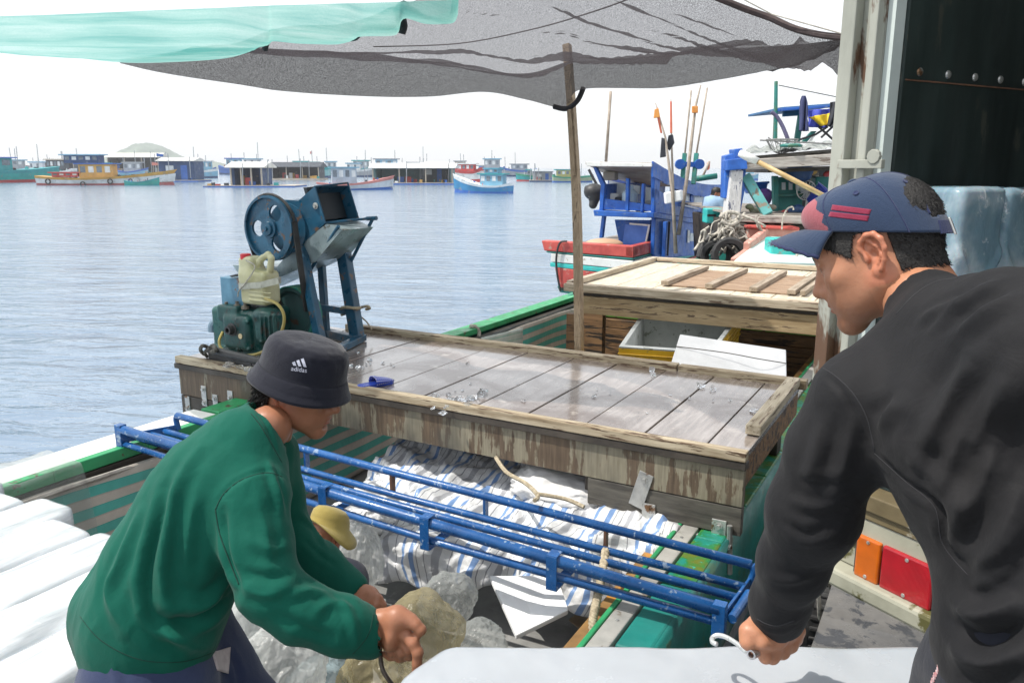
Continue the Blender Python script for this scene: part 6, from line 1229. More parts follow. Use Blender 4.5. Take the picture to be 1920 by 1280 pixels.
# tyres and rope tangle at its corner
tyre('tyre', C(1367, 478, 11.2), nrm((-.15, -1, .15)), .245, 'large black tyre standing below the rope tangle', RUBBER, None, 'tyres at the workboat corner')
tyre('tyre', C(1345, 480, 11.5), nrm((-.6, -1, .1)), .24, 'black tyre half hidden behind the front one', RUBBER, None, 'tyres at the workboat corner')
m = MB(); m.tube(arc([C(1312, 484, 11.6), C(1318, 462, 11.6), C(1333, 443, 11.6), C(1342, 440, 11.6), C(1338, 450, 11.6), C(1322, 470, 11.6)], 6), .055, 9); tag(m.build('bent_hose', BLACKM, smooth=True), 'thick black bent hose left of the workboat tyres', 'hose')
m = MB(); rr = random.Random(11)
for k in range(46):
    u = rr.gauss(1368, 13); v = rr.uniform(398, 440); pts = [C(u, v, 11.5)]
    for q in range(4): u += rr.gauss(0, 9); v += rr.gauss(8, 8); pts.append(C(u, min(v, 478), 11.45 + rr.uniform(-.12, .12)))
    m.tube(arc(pts, 4), rr.choice([.010, .016, .022]), 5)
m.tube(arc([C(1350, 408, 11.4), C(1365, 398, 11.4), C(1385, 402, 11.4), C(1378, 414, 11.4), C(1352, 416, 11.4)], 6), .03, 7); m.tube(arc([C(1352, 414, 11.38), C(1370, 422, 11.38), C(1388, 412, 11.38)], 6), .03, 7)
tag(m.build('rope_tangle', ROPEG, smooth=True), 'thick tangle of old grey ropes hanging at the workboat corner', 'rope')
m = MB(); m.tube(arc([C(1466, 430, 11.5), C(1468, 410, 11.5), C(1476, 392, 11.5), C(1486, 388, 11.5), C(1488, 394, 11.5)], 5), .012, 5); tag(m.build('deck_line', ROPEG), 'thin pale line curving up over the pink hull edge of the workboat', 'rope')
m = MB(); m.tube(arc([C(1416, 416, 11.6), C(1418, 406, 11.6), C(1425, 404, 11.6), C(1420, 412, 11.58), C(1420, 425, 11.55), C(1426, 428, 11.55)], 5), .012, 5); tag(m.build('deck_line', ROPEG), 'short pale line looped over the workboat deck beam near the rope tangle', 'rope')
tb_ = thing('fish_crate', 'teal plastic crate behind the man on the blue boat', 'crate', C(1335, 405, 13.5)); m = MB(); m.box(C(1336, 404, 13.5), RT * .14, (0, .15, 0), ZX * .12); m.build('crate_body', TEAL_BRIGHT, tb_, bevel=.02); m = MB(); m.box(C(1334, 404, 13.34), RT * .07, (0, .005, 0), ZX * .02); m.build('grip_slot', BLACKM, tb_)
# ---------------------------------------------------------------- people
def skin_mat(name, col, red=(.42, .14, .10)):
    n = NT(name); v = n.coord(); at = n.n('Attribute', attribute_name='tint'); f = n.noise(v, 14, 5, .6); f2 = n.noise(v, 90, 3)
    c = n.ramp(f, [(.3, tuple(x * .86 for x in col)), (.7, tuple(x * 1.08 for x in col))]); c = n.mix(n.ramp(f2, [(.62, 0.), (.72, .35)]), c, tuple(x * .7 for x in col)); c = n.mix(1., c, at.outputs['Color'], 'MULTIPLY'); n.base(c)
    n.rough(n.ramp(f2, [(.3, .38), (.7, .55)])); n.p.inputs['Subsurface Weight'].default_value = .14; n.p.inputs['Subsurface Radius'].default_value = (.012, .005, .003); n.p.inputs['Subsurface Scale'].default_value = 1
    b = n.bump(n.noise(v, 420, 3), .25, .001); n.bump(n.noise(v, 120, 3), .2, .002, b); return n.m
SKIN_R = skin_mat('tanned skin', (.40, .18, .10)); SKIN_L = skin_mat('dark tanned skin', (.34, .145, .08)); SKIN_H = skin_mat('hand skin', (.44, .235, .17))
def cloth_mat(name, col, col2, rough=.85, weave=900, bump=.15, sheen=.3, fade=None):
    n = NT(name); v = n.coord(); f = n.noise(v, 3.2, 4, .6); c = n.ramp(f, [(.3, col), (.7, col2)])
    w = n.noise(v, weave, 2); c = n.mix(n.ramp(w, [(.3, .25), (.7, 0.)]), c, tuple(x * .55 for x in col)); n.base(c); n.rough(rough); n.p.inputs['Specular IOR Level'].default_value = .18; n.p.inputs['Sheen Weight'].default_value = sheen; n.p.inputs['Sheen Roughness'].default_value = .5
    b = n.bump(w, bump, .0015); n.bump(n.noise(v, 26, 4, .6, .6), .18, .012, b); return n.m
HAIR = NT('black hair'); _v = HAIR.coord('Object', (1, 1, 1)); _f = HAIR.noise(_v, 320, 4, .7, .3); HAIR.base(HAIR.ramp(_f, [(.3, (.005, .0045, .0045)), (.7, (.014, .012, .011))])); HAIR.rough(.5); HAIR.bump(_f, .7, .004); HAIR = HAIR.m
def join(parts):
    vs, fs, n = [], [], 0
    for v, f in parts: vs.append(v); fs.append(f + n); n += len(v)
    return np.concatenate(vs), np.concatenate(fs)
def head_sdf(stub=False):
    s = SDF(); k = .03
    s.ell((0, -.012, .042), (.074, .098, .082), None, .02); s.ell((0, .03, -.015), (.062, .066, .078), None, .035)
    for x in (-1, 1):
        s.cone((x * .050, .0, -.045), (x * .016, .076, -.092), .026, .017, .035); s.ell((x * .045, .060, -.016), (.022, .024, .018), None, .025)
        s.ell((x * .030, .050, -.055), (.026, .034, .028), None, .03)
    s.ell((0, .079, -.098), (.020, .016, .015), None, .025)
    s.ell((0, .082, .028), (.052, .014, .011), None, .025)
    for x in (-1, 1): s.ell((x * .031, .103, .004), (.017, .017, .012), None, .016, True)
    for x in (-1, 1): s.ell((x * .031, .0785, .006), (.014, .0125, .0125), None, .003); s.ell((x * .031, .0835, .0125), (.0155, .009, .0035), None, .004); s.ell((x * .031, .083, -.0015), (.015, .008, .0025), None, .004)
    s.chain([(0, .086, .016), (0, .098, -.008), (0, .112, -.029)], [.008, .0085, .0118], .014); s.ell((0, .100, -.036), (.012, .010, .006), None, .008)
    for x in (-1, 1): s.ell((x * .0125, .098, -.033), (.0085, .0105, .0085), None, .008); s.ell((x * .007, .104, -.0415), (.0035, .005, .003), None, .003, True)
    s.ell((0, .084, -.052), (.028, .016, .02), None, .02)
    s.ell((0, .0985, -.0575), (.021, .007, .0052), None, .005); s.ell((0, .0965, -.0680), (.019, .0075, .0062), None, .005); s.ell((0, .106, -.0628), (.022, .008, .0013), None, .003, True); s.ell((0, .094, -.0800), (.014, .008, .004), None, .01, True)
    s.cone((0, -.030, -.02), (0, -.055, -.155), .052, .058, .04)
    for x in (-1, 1): s.cone((x * .048, -.02, -.03), (x * .022, .0, -.15), .014, .013, .02)
    for x in (-1, 1):    # ears
        def E(y, z, o): return (x * (.070 + o), y, z)
        def oo(y): return .004 + .018 * (.014 - y) / .036
        pts = [(.006, -.002), (.012, .014), (.008, .026), (-.004, .033), (-.016, .031), (-.024, .020), (-.025, .004), (-.018, -.014), (-.010, -.026)]
        s.chain([E(y, z, oo(y)) for y, z in pts], [.003, .0042, .0046, .0048, .0048, .0046, .0042, .004, .0042], .003)
        s.ell(E(-.003, -.027, .008), (.0045, .009, .010), None, .006); s.ell(E(-.008, .004, .006), (.0045, .018, .026), np.array(Matrix.Rotation(x * R(22), 3, 'Z')), .005)
        s.chain([E(-.004, .024, .010), E(-.014, .012, .014), E(-.015, -.004, .014), E(-.008, -.016, .011)], [.003, .0036, .0036, .003], .004)
        s.ell(E(-.004, .000, .014), (.010, .008, .010), None, .005, True); s.ell(E(.008, -.005, .007), (.004, .004, .006), None, .004)
    return s
def head_tint(L):
    """natural colour differences of a face: lips, ears, stubble"""
    c = np.ones((len(L), 4)); x, y, z = L.T
    lip = np.exp(-((np.abs(x)) / .021) ** 4) * np.exp(-((z + .063) / .0095) ** 4) * (y > .088); c[:, :3] *= 1 - lip[:, None] * np.array((.22, .42, .36))
    ear = np.clip((np.abs(x) - .069) / .008, 0, 1) * (np.abs(z) < .05) * (y < .03); c[:, :3] *= 1 + ear[:, None] * np.array((.12, -.06, -.04))
    st = np.exp(-((z + .078) / .034) ** 4) * (y > .02) * (1 - lip); n = nfbm(L * 60, 2); c[:, :3] *= 1 - (st * (.13 + .08 * n))[:, None] * np.array((1, .9, .8))
    br = np.exp(-((z - .0265) / .0045) ** 2) * np.exp(-((np.abs(x) - .032) / .02) ** 4) * (y > .055); c[:, :3] *= 1 - .88 * br[:, None]
    eye = np.exp(-(((np.abs(x) - .031) / .012) ** 4 + ((z - .0055) / .0042) ** 4)) * (y > .082); c[:, :3] *= 1 - eye[:, None] * .72
    return c
HV, HF = head_sdf().mesh(.0023); HV = relax(HV, HF, 1, .4); HT = head_tint(HV); HN = vnormals(HV, HF)
def frame(f, roll=0.):
    f = nrm(f); u = nrm(ZX - f * (ZX @ f)); r = np.cross(f, u)
    if roll: u, r = u * math.cos(roll) + r * math.sin(roll), r * math.cos(roll) - u * math.sin(roll)
    return np.stack([r, f, u], 1)
def body_object(parts_, tint, mt, root_label, loc):
    vs, fs = join(parts_); me = np_mesh('person', vs, fs); o = link_mesh('person', me, mt, None, True)
    a = me.color_attributes.new('tint', 'FLOAT_COLOR', 'POINT'); t = np.ones((len(vs), 4)); t[:len(tint)] = tint; a.data.foreach_set('color', t.ravel().astype(np.float32)); return tag(o, root_label, 'person')
def region_patch(name, keep, off, mt, parent, Rm, o, sc, jit=.0, smooth=True, seed=0):
    """a layer of hair lying on part of the head"""
    k = keep(HV); fm = k[HF].all(1); F2 = HF[fm]; ids = np.unique(F2); mp = np.full(len(HV), -1); mp[ids] = np.arange(len(ids))
    P = HV[ids] + HN[ids] * (off + jit * nfbm(HV[ids] * np.array([150, 150, 60]) + seed, 2))[:, None]; W = (P * sc) @ Rm.T + o; ob = link_mesh(name, np_mesh(name, W, mp[F2]), mt, parent, smooth)
    t = ob.modifiers.new('Solid', 'SOLIDIFY'); t.thickness = .003; t.offset = -1; return ob
def fur_cards(name, keep, mt, parent, Rm, o, sc, n, ln, comb, seed=0, w=.0006):
    """short hairs as thin tapered blades"""
    rg = np.random.default_rng(seed); k = np.flatnonzero(keep(HV)); k = rg.choice(k, n); P = HV[k] + HN[k] * .001; d = HN[k] * .55 + np.asarray(comb) + rg.normal(0, .22, (n, 3)); d /= np.linalg.norm(d, axis=1)[:, None]
    sd = np.cross(d, rg.normal(0, 1, (n, 3))); sd /= np.linalg.norm(sd, axis=1)[:, None]; l = ln * rg.uniform(.6, 1.2, n)[:, None]
    V = np.stack([P - sd * w, P + sd * w, P + d * l * .6 + sd * w * .7 - HN[k] * l * .08, P + d * l - HN[k] * l * .25], 1).reshape(-1, 3); W = (V * sc) @ Rm.T + o
    return link_mesh(name, np_mesh(name, W, np.arange(4 * n).reshape(n, 4)), mt, parent)
def hand_grip(s, w, c, t, g, rad, r=.0085, k=.006, sc=1., spread=.020, off0=-.03, wrap=4.2, start=None):
    """fist closed on a bar: w wrist, c bar point, t bar direction, g radius of grip"""
    w, c, t = map(lambda q: np.asarray(q, float), (w, c, t)); t = nrm(t); d = nrm((c - w) - t * ((c - w) @ t)); n = np.cross(t, d)
    pc = c - d * (g + .012)
    s.box((w + pc) / 2 + n * .004, (np.linalg.norm(pc - w) / 2 + .006, .036 * sc, .0135 * sc), np.stack([nrm(pc - w), nrm(np.cross(n, nrm(pc - w))), n], 1), .012, .012)
    for i in range(4):
        base = c + t * (off0 + spread * i); q = [g + r * .8, g + r * .85, g + r * .8][0]; pts = []
        for j in range(8):
            a = math.pi * .95 - wrap * j / 7 * (.92 if i in (0, 3) else 1.); pts.append(base + d * (math.cos(a) * q) + n * (math.sin(a) * q))
        s.chain([base - d * (g + .022) + n * .008] + pts, [r * 1.12] + list(np.linspace(r * 1.08, r * .8, 8)), k)
    th = [w + (pc - w) * .45 - t * .026, c - d * (g + .004) - t * .046 - n * .012, c - t * .034 - n * (g + r * .9), c - t * .008 + d * .012 - n * (g + r * .8)]
    s.chain(th, [.014, .0115, .0105, .0085], .01)

# ---- man at right: black shirt, denim cap
fR = nrm((-.78, .49, -.42)); RM = frame(fR, .05); scR = .90; oR = C(1633, 479, 1.15) + RM[:, 0] * .078 * scR
def toR(L): return (np.asarray(L, float) * scR) @ RM.T + oR
def chain_px(s, pts, k=.05):
    s.chain([C(u, v, D) for u, v, D, r in pts], [r * D / F for u, v, D, r in pts], k)
WR = C(1456, 1192, 1.325); GT0, GT1 = C(1408, 1227, 1.285), C(1500, 1176, 1.40); gdir = nrm(GT1 - GT0); gc = GT0 + gdir * .062
sR = SDF(); chain_px(sR, [(1790, 650, 1.07, 90), (1860, 800, 1.0, 130), (1920, 950, .97, 130), (1965, 1120, .95, 120)]); chain_px(sR, [(1770, 620, 1.09, 50), (1615, 745, 1.1, 55), (1530, 960, 1.17, 50), (1458, 1160, 1.31, 30)], .03); chain_px(sR, [(1800, 640, 1.05, 60), (1970, 680, .92, 60), (1950, 960, 1.12, 40), (1815, 1130, 1.17, 30)], .03)
chain_px(sR, [(1720, 560, 1.15, 62), (1775, 640, 1.09, 76)], .03)
legz = 1.13
for u, D, r in ((1890, 1.02, 90), (2030, .93, 90)): hp = C(u, 1290, D); sR.chain([hp, hp + np.array((-.03, .06, -.45)), np.array((hp[0] + .0, hp[1] - .03, legz + .06))], [.085, .06, .045], .03)
vb, fb = sR.mesh(.014)
sH = SDF(); sH.cone(C(1458, 1135, 1.30), C(1450, 1180, 1.315), .028, .026, .01); sH.ell(C(1430, 1187, 1.315), (.036, .030, .026), None, .02)
sH.chain([C(1426, 1166, 1.315), C(1405, 1184, 1.302), C(1403, 1202, 1.297), C(1413, 1214, 1.300)], [.017, .0150, .0125, .0100], .008)
sH.chain([C(1440, 1198, 1.30), C(1458, 1220, 1.335), C(1448, 1231, 1.312), C(1435, 1231, 1.300), C(1428, 1222, 1.298)], [.014, .0115, .0110, .0100, .0085], .006)
sH.chain([C(1458, 1196, 1.32), C(1478, 1211, 1.355), C(1468, 1222, 1.330), C(1457, 1222, 1.315)], [.014, .0112, .0105, .0088], .006)
sH.chain([C(1470, 1190, 1.33), C(1492, 1197, 1.36), C(1484, 1210, 1.342), C(1474, 1212, 1.328)], [.013, .0105, .0098, .0082], .006)
sH.chain([C(1478, 1178, 1.335), C(1498, 1182, 1.36), C(1494, 1196, 1.348)], [.013, .0100, .0085], .006)
sH.chain([C(1418, 1188, 1.295), C(1430, 1203, 1.288), C(1442, 1209, 1.290)], [.0135, .0110, .0090], .006)
vh, fh = sH.mesh(.0024)
sH2 = SDF(); q = C(1800, 1140, 1.175); sH2.ell(q + RT * .02, (.04, .03, .02), None, .02); sH2.chain([C(1806, 1122, 1.17), C(1794, 1122, 1.165), C(1787, 1134, 1.16), C(1789, 1150, 1.16)], [.010, .010, .009, .008], .006); sH2.chain([C(1812, 1135, 1.18), C(1797, 1138, 1.17), C(1793, 1152, 1.17)], [.010, .009, .008], .006); sH2.chain([C(1815, 1145, 1.19), C(1803, 1152, 1.18), C(1800, 1162, 1.18)], [.009, .009, .008], .006); sH2.chain([C(1820, 1155, 1.2), C(1810, 1164, 1.19), C(1808, 1171, 1.19)], [.009, .008, .007], .006); sH2.chain([C(1815, 1120, 1.19), C(1803, 1110, 1.18)], [.012, .009], .008); vh2, fh2 = sH2.mesh(.003)
manR = body_object([(toR(HV), HF), (vb, fb), (vh, fh), (vh2, fh2)], HT, SKIN_R, 'man in black long sleeved shirt and navy denim cap, bending over an ice block', oR)
hair_keep = lambda P: (((P[:, 2] > .085) & (P[:, 1] < 0)) | ((P[:, 1] < .072 + .004 * perlin(P * 130)) & (P[:, 1] > .016) & (P[:, 2] > .004 + np.where(P[:, 1] > .030, (P[:, 1] - .030) * .85, (.030 - P[:, 1]) * 2.4) + .005 * perlin(P * 160))) | ((P[:, 1] <= .034) & (P[:, 1] > -.03) & (P[:, 2] > .036 + .003 * perlin(P * 150)) ) | ((P[:, 1] <= -.026) & (P[:, 2] > -.052 + .35 * (P[:, 1] + .09) * .6 + .009 * perlin(P * 140)))) & (np.abs(P[:, 0]) < .0742) & ~((np.abs(P[:, 0]) > .066) & (P[:, 1] > -.032) & (P[:, 1] < .016) & (P[:, 2] < .040))
region_patch('hair', hair_keep, .0030, HAIR, manR, RM, oR, scR, .0012)
fur_cards('hair_strands', hair_keep, HAIR, manR, RM, oR, scR, 9000, .009, (0, -.35, -.85), 5)
# shirt
BLACKS = cloth_mat('faded black jersey', (.009, .0095, .0115), (.017, .0163, .0172), .75, 1100, .12, .04)
s = SDF(); chain_px(s, [(1780, 655, 1.085, 112), (1850, 800, 1.02, 186), (1930, 950, .985, 178), (1990, 1080, .955, 160), (1985, 1180, .955, 178), (1970, 1262, .955, 190)], .06); chain_px(s, [(1758, 645, 1.115, 60), (1690, 690, 1.11, 76), (1615, 750, 1.10, 82), (1562, 850, 1.13, 78), (1525, 960, 1.17, 77), (1486, 1055, 1.23, 60), (1462, 1130, 1.29, 47), (1458, 1160, 1.308, 44)], .035); chain_px(s, [(1790, 625, 1.06, 100), (1900, 640, .97, 122), (1990, 690, .90, 130), (2010, 900, .98, 90)], .05)
s.cone(C(1768, 618, 1.10), C(1742, 580, 1.135), .064, .057, .02)     # collar
s.cone(toR((0, -.05, -.118)), toR((0, -.028, -.02)), .0445, .045, .008, True)
s.cone(C(1457, 1178, 1.318), C(1450, 1235, 1.355), .033, .040, .004, True)
vs, fs = s.mesh(.0050); vs = relax(vs, fs, 3, .5)
FOLDS_R = [([(1686, 755), (1665, 780), (1648, 805)], .008, .010), ([(1826, 676), (1790, 735), (1755, 800), (1730, 850)], .013, .014), ([(1896, 703), (1861, 773), (1818, 850)], .012, .015), ([(1850, 720), (1815, 790), (1780, 870), (1765, 930)], .010, .012), ([(1800, 563), (1765, 578), (1725, 600)], .006, .008), ([(1880, 526), (1835, 548), (1790, 580), (1750, 610)], .008, .010), ([(1905, 560), (1850, 585), (1795, 625)], .008, .011),
    ([(1868, 838), (1843, 910), (1804, 971)], .014, .014), ([(1918, 903), (1872, 1007), (1825, 1064)], .016, .015), ([(1640, 849), (1700, 905), (1760, 955), (1772, 1021), (1825, 1080)], -.006, .006), ([(1790, 880), (1800, 950), (1790, 1020)], .009, .012), ([(1782, 1165), (1843, 1196), (1915, 1172)], -.014, .012), ([(1800, 1140), (1850, 1150), (1915, 1120)], .014, .014), ([(1786, 1225), (1850, 1245), (1915, 1220)], .010, .012), ([(1815, 1100), (1865, 1085), (1918, 1040)], .012, .012), ([(1835, 1060), (1880, 1030), (1918, 980)], .009, .011),
    ([(1545, 700), (1580, 735), (1612, 800), (1630, 850)], -.003, .004), ([(1500, 900), (1545, 910), (1590, 900)], -.005, .008), ([(1480, 935), (1530, 950), (1585, 935)], .005, .009), ([(1465, 975), (1510, 1000), (1560, 985)], -.005, .008), ([(1440, 1080), (1480, 1090), (1520, 1080)], .004, .008), ([(1540, 790), (1530, 850), (1515, 900)], .006, .010), ([(1600, 790), (1585, 860), (1565, 920)], .006, .010), ([(1420, 1168), (1455, 1182), (1495, 1168)], -.002, .004), ([(1700, 850), (1750, 900), (1790, 960)], .008, .012)]
vs = folds(vs, fs, FOLDS_R); _w = np.stack([nfbm(vs * 5 + i * 7, 2) for i in range(3)], -1) * .5; vs = vs + vnormals(vs, fs) * (.0020 * (ridged(vs * np.array([13, 13, 6.5]) + _w * 1.6, 2) - .9))[:, None]; vs = vs + vnormals(vs, fs) * (.003 * nfbm(vs * np.array([9, 9, 5]), 3))[:, None]
shR = link_mesh('shirt', np_mesh('shirt', vs, fs), BLACKS, manR, True)
def stitch(px, V_, F_, mt, parent, r=.0009):
    pts = cam_hit(V_, F_, [tuple(p) for p in arc([np.array(q, float) for q in px], 8)])
    if len(pts) > 2: m = MB(); m.tube(pts, r, 5); m.build('seam', mt, parent, smooth=True)
THR = flat('grey stitch thread', (.022, .022, .025), .9)
stitch([(1537, 686), (1568, 706), (1600, 738), (1626, 785), (1640, 846)], vs, fs, THR, shR); stitch([(1640, 850), (1695, 900), (1752, 950), (1768, 1020), (1815, 1078)], vs, fs, THR, shR, .0007); stitch([(1420, 1160), (1440, 1170), (1462, 1172), (1490, 1162)], vs, fs, THR, shR); stitch([(1680, 590), (1715, 552), (1755, 528), (1795, 522)], vs, fs, THR, shR)
# trousers
NAVYT = cloth_mat('dark navy trousers', (.012, .014, .022), (.02, .022, .032), .85, 900, .2, .1)
s = SDF(); chain_px(s, [(1950, 1230, .96, 168), (1945, 1300, .96, 172)], .05)
for u, D in ((1888, 1.02), (2030, .93)): hp = C(u, 1300, D); s.chain([hp, hp + np.array((-.03, .06, -.42)), np.array((hp[0], hp[1] - .03, legz + .06))], [.100, .078, .062], .04)
s.cone(C(1860, 1215, 1.03), C(1820, 1330, 1.07), .062, .068, .04); vs, fs = s.mesh(.011); vs = vs + vnormals(vs, fs) * (.006 * nfbm(vs * 9, 3))[:, None]; trR = link_mesh('trousers', np_mesh('trousers', vs, fs), NAVYT, manR, True)
for u, D in ((1888, 1.02), (2030, .93)):
    hp = C(u, 1300, D); q = np.array((hp[0] - .02, hp[1] + .03, 1.145 + .03)); s = SDF(); s.box(q, (.045, .12, .03), None, .025, .02); vs, fs = s.mesh(.01); link_mesh('shoe', np_mesh('shoe', vs, fs), RUBBER, manR, True)
hits = cam_hit(*join([(lambda o: (np.array([tuple(o.matrix_world @ v.co) for v in o.data.vertices]) if False else np.array([v.co[:] for v in o.data.vertices]), np.array([p.vertices[:] for p in o.data.polygons])))(trR)]), [(1775 - i * 2.2, 1215 + i * 5) for i in range(14)])
m = MB(); rr = random.Random(3)
for i, q in enumerate(hits): m.box(q - FW * .002, RT * .002 * rr.uniform(.6, 1.3), FW * .001, UPV * .004)
if hits: m.build('embroidery', mat('red white embroidery', (.5, .06, .08), .8, (.6, .55, .55), .1, 300, bump=0), trR)
# cap
DENIM = cloth_mat('navy denim', (.018, .034, .072), (.031, .052, .105), .85, 700, .5, .25); DENIMD = cloth_mat('dark denim edge', (.018, .026, .075), (.03, .04, .10), .9, 700, .5, .2); PINKC = cloth_mat('washed pink canvas', (.27, .065, .085), (.36, .11, .13), .85, 600, .4, .2); CRIM = cloth_mat('crimson patch', (.20, .018, .05), (.26, .035, .07), .8, 600, .4, .2)
NT_, NP = 300, 80; hats = {}
def capP(th, ph, off=0.):
    x, y = math.sin(th), math.cos(th); rim = .036 + .44 * (y * .100); zr = rim; zt = .127
    e = math.sin(ph) ** .80; rr_ = math.cos(ph) ** (.62 - .15 * max(0, y))
    ax, ay = .0820 + off, (.1045 + off)
    sq = 1 + .012 * math.cos(6 * th)
    return np.array((x * ax * rr_ * sq, y * ay * rr_ - .010 + .010 * e, zr + (zt + off - zr) * e))
P = np.array([[capP(2 * math.pi * i / NT_, math.pi / 2 * j / (NP - 1) * .999) for j in range(NP)] for i in range(NT_)])
m = MB(); V = toR(P.reshape(-1, 3)).reshape(P.shape)
def addcap(cond, mtid):
    m.cm = mtid
    fs_ = []
    for i in range(NT_):
        k = (i + 1) % NT_
        for j in range(NP - 1):
            c = (P[i, j] + P[k, j] + P[k, j + 1] + P[i, j + 1]) / 4
            hole = c[1] < -.03 and ((c[0] / .043) ** 2 + (max(0, (c[2] - .032)) / .040) ** 2 < 1) and abs(c[0]) < .043 and c[2] > .024
            if hole: continue
            pk = c[1] > .050 + .25 * max(0, c[2] - .09) + .003 * math.sin(c[2] * 260) and c[2] < .128
            if pk == cond: fs_.append((i * NP + j, k * NP + j, k * NP + j + 1, i * NP + j + 1))
    return fs_
f0, f1 = addcap(False, 0), addcap(True, 1); m.cm = 0; m.add(V.reshape(-1, 3), f0); 
n0 = len(m.f); m.f += f1; m.m += [1] * len(f1)
cap = m.build('cap', [DENIM, PINKC], manR, smooth=True, thick=.0025)
capV, capF = V.reshape(-1, 3), np.array(f0 + f1)
hl = []
for a_ in np.linspace(-.05, math.pi + .05, 40):
    q = np.array((.043 * math.cos(a_), .032 + .040 * max(0, math.sin(a_)))); d_ = (P[..., 0] - q[0]) ** 2 + (P[..., 2] - q[1]) ** 2 + (P[..., 1] > -.02) * 9; k_ = np.unravel_index(d_.argmin(), d_.shape); hl.append(P[k_] * 1.004)
hl = np.array(hl); hl[1:-1] = (hl[:-2] + hl[1:-1] * 2 + hl[2:]) / 4; hl[1:-1] = (hl[:-2] + hl[1:-1] * 2 + hl[2:]) / 4
m = MB(); m.tube(list(toR(hl)), .0026, 7); m.build('opening_trim', DENIMD, cap, smooth=True)
m = MB()    # visor
NS, NTv = 41, 14; Pv = np.zeros((NS, NTv, 3))
for i in range(NS):
    sN = -1 + 2 * i / (NS - 1); th = sN * R(60); b = capP(th, 0., .001)
    for j in range(NTv):
        t = j / (NTv - 1); out = .060 * (1 - .45 * abs(sN) ** 2.2) * t
        Pv[i, j] = b + np.array((math.sin(th) * out * .25, out * (1.0), +.012 * t - .034 * sN * sN * t - .010 * t * t))
Pv[:, -1] += (nfbm(Pv[:, -1] * 160, 2) * .002)[:, None]
m.grid(toR(Pv.reshape(-1, 3)).reshape(Pv.shape)); vis = m.build('visor', DENIM, cap, smooth=True, thick=.005)
m = MB(); e = toR(Pv[:, -1]); m.tube([p + np.array((0, 0, .001 * math.sin(i * 2.3))) for i, p in enumerate(e)], .0034, 6); m.build('visor_edge', DENIMD, vis, smooth=True)
m = MB(); rr = random.Random(8)
for p in arc(list(e[14:]), 10): 
    for _ in range(2): d = np.array((rr.gauss(0, 1), rr.gauss(0, 1), rr.gauss(0, 1))) * .003 + nrm(fR) * .002; m.tube([p, p + d], .00035, 3)
m.build('frayed_threads', mat('pale thread', (.12, .14, .26), .9, (.3, .32, .42), .2, 50), vis)
m = MB(); st = [toR(capP(math.pi + a, .035, .002)) for a in np.linspace(-.52, .52, 24)]
for i in range(23): m.beam(st[i], st[i + 1] + (st[i + 1] - st[i]) * .02, .003, .020, RM[:, 2])
m.build('strap', DENIMD, cap, bevel=.0006); m = MB(); q = toR(capP(math.pi + .16, .035, .004)); m.box(q, RM[:, 0] * .006, RM[:, 1] * .0015, RM[:, 2] * .013); m.build('buckle', STEEL, cap, bevel=.001)
def on_mesh(nm, px_poly, V_, F_, off, mt, parent, nu=16, nv=6, thick=.0012):
    a, b, c_, d_ = [np.array(q, float) for q in px_poly]; P_ = []
    for i in range(nu):
        row = []
        for j in range(nv):
            s_, t_ = i / (nu - 1), j / (nv - 1); q = (a * (1 - s_) + b * s_) * (1 - t_) + (d_ * (1 - s_) + c_ * s_) * t_; h = cam_hit(V_, F_, [q]); row.append((h[0] if h else C(q[0], q[1], 1.1)) - nrm(ray(*q)) * off)
        P_.append(row)
    m_ = MB(); m_.grid(np.array(P_)); return m_.build(nm, mt, parent, smooth=True, thick=thick)
try:
    on_mesh('patch', [(1561, 384), (1634, 393), (1630, 403), (1558, 394)], capV, capF, .0012, CRIM, cap); on_mesh('patch', [(1557, 397), (1630, 405), (1627, 415), (1553, 406)], capV, capF, .0012, CRIM, cap)
except Exception as ex: print('patch', ex)
m = MB(); m.lathe(toR((0, -.0, .1285)), RM[:, 2], [(0, .008), (.003, .007), (.0045, .003)], 14); m.build('cap_button', DENIM, cap, smooth=True)
for th0 in (R(-60), R(-120), R(0), R(180), R(60), R(120)):
    m = MB(); m.tube([toR(capP(th0, p_, .0013)) for p_ in np.linspace(.0 if abs(th0) < 3 else .6, 1.5, 16)], .0011, 5); m.build('seam', DENIMD, cap)
for th0 in (R(-95), R(-150)):
    m = MB(); q = toR(capP(th0, .75, .001)); m.lathe(q, q - toR((0, 0, .05)), [(0, .0035), (.001, .0045), (.002, .0035), (.0015, .0015)], 12); m.build('eyelet', DENIMD, cap)

# ---- steel ice hook in his hand
hook = thing('ice_hook', 'steel ice hook with tubular handle held by the man in black', 'ice hook', GT0)
m = MB(); m.lathe(GT0, gdir, [(0, .0050), (0, .0082), (.135, .0082), (.135, .0050)], 20, closed=True); m.build('handle', mat('brushed steel', (.45, .44, .45), .3, (.62, .61, .62), .1, 40, metal=.9), hook, smooth=False)
m = MB(); m.tube(arc([GT0 + gdir * .03, C(1402, 1221, 1.31), C(1382, 1206, 1.335), C(1362, 1194, 1.36), C(1346, 1190, 1.375), C(1336, 1195, 1.375), C(1336, 1203, 1.36), C(1344, 1207, 1.35)], 7), .0042, 9); m.build('hook_rod', mat('zinc rod', (.50, .52, .52), .35, (.66, .68, .68), .1, 40, metal=.6), hook, smooth=True)

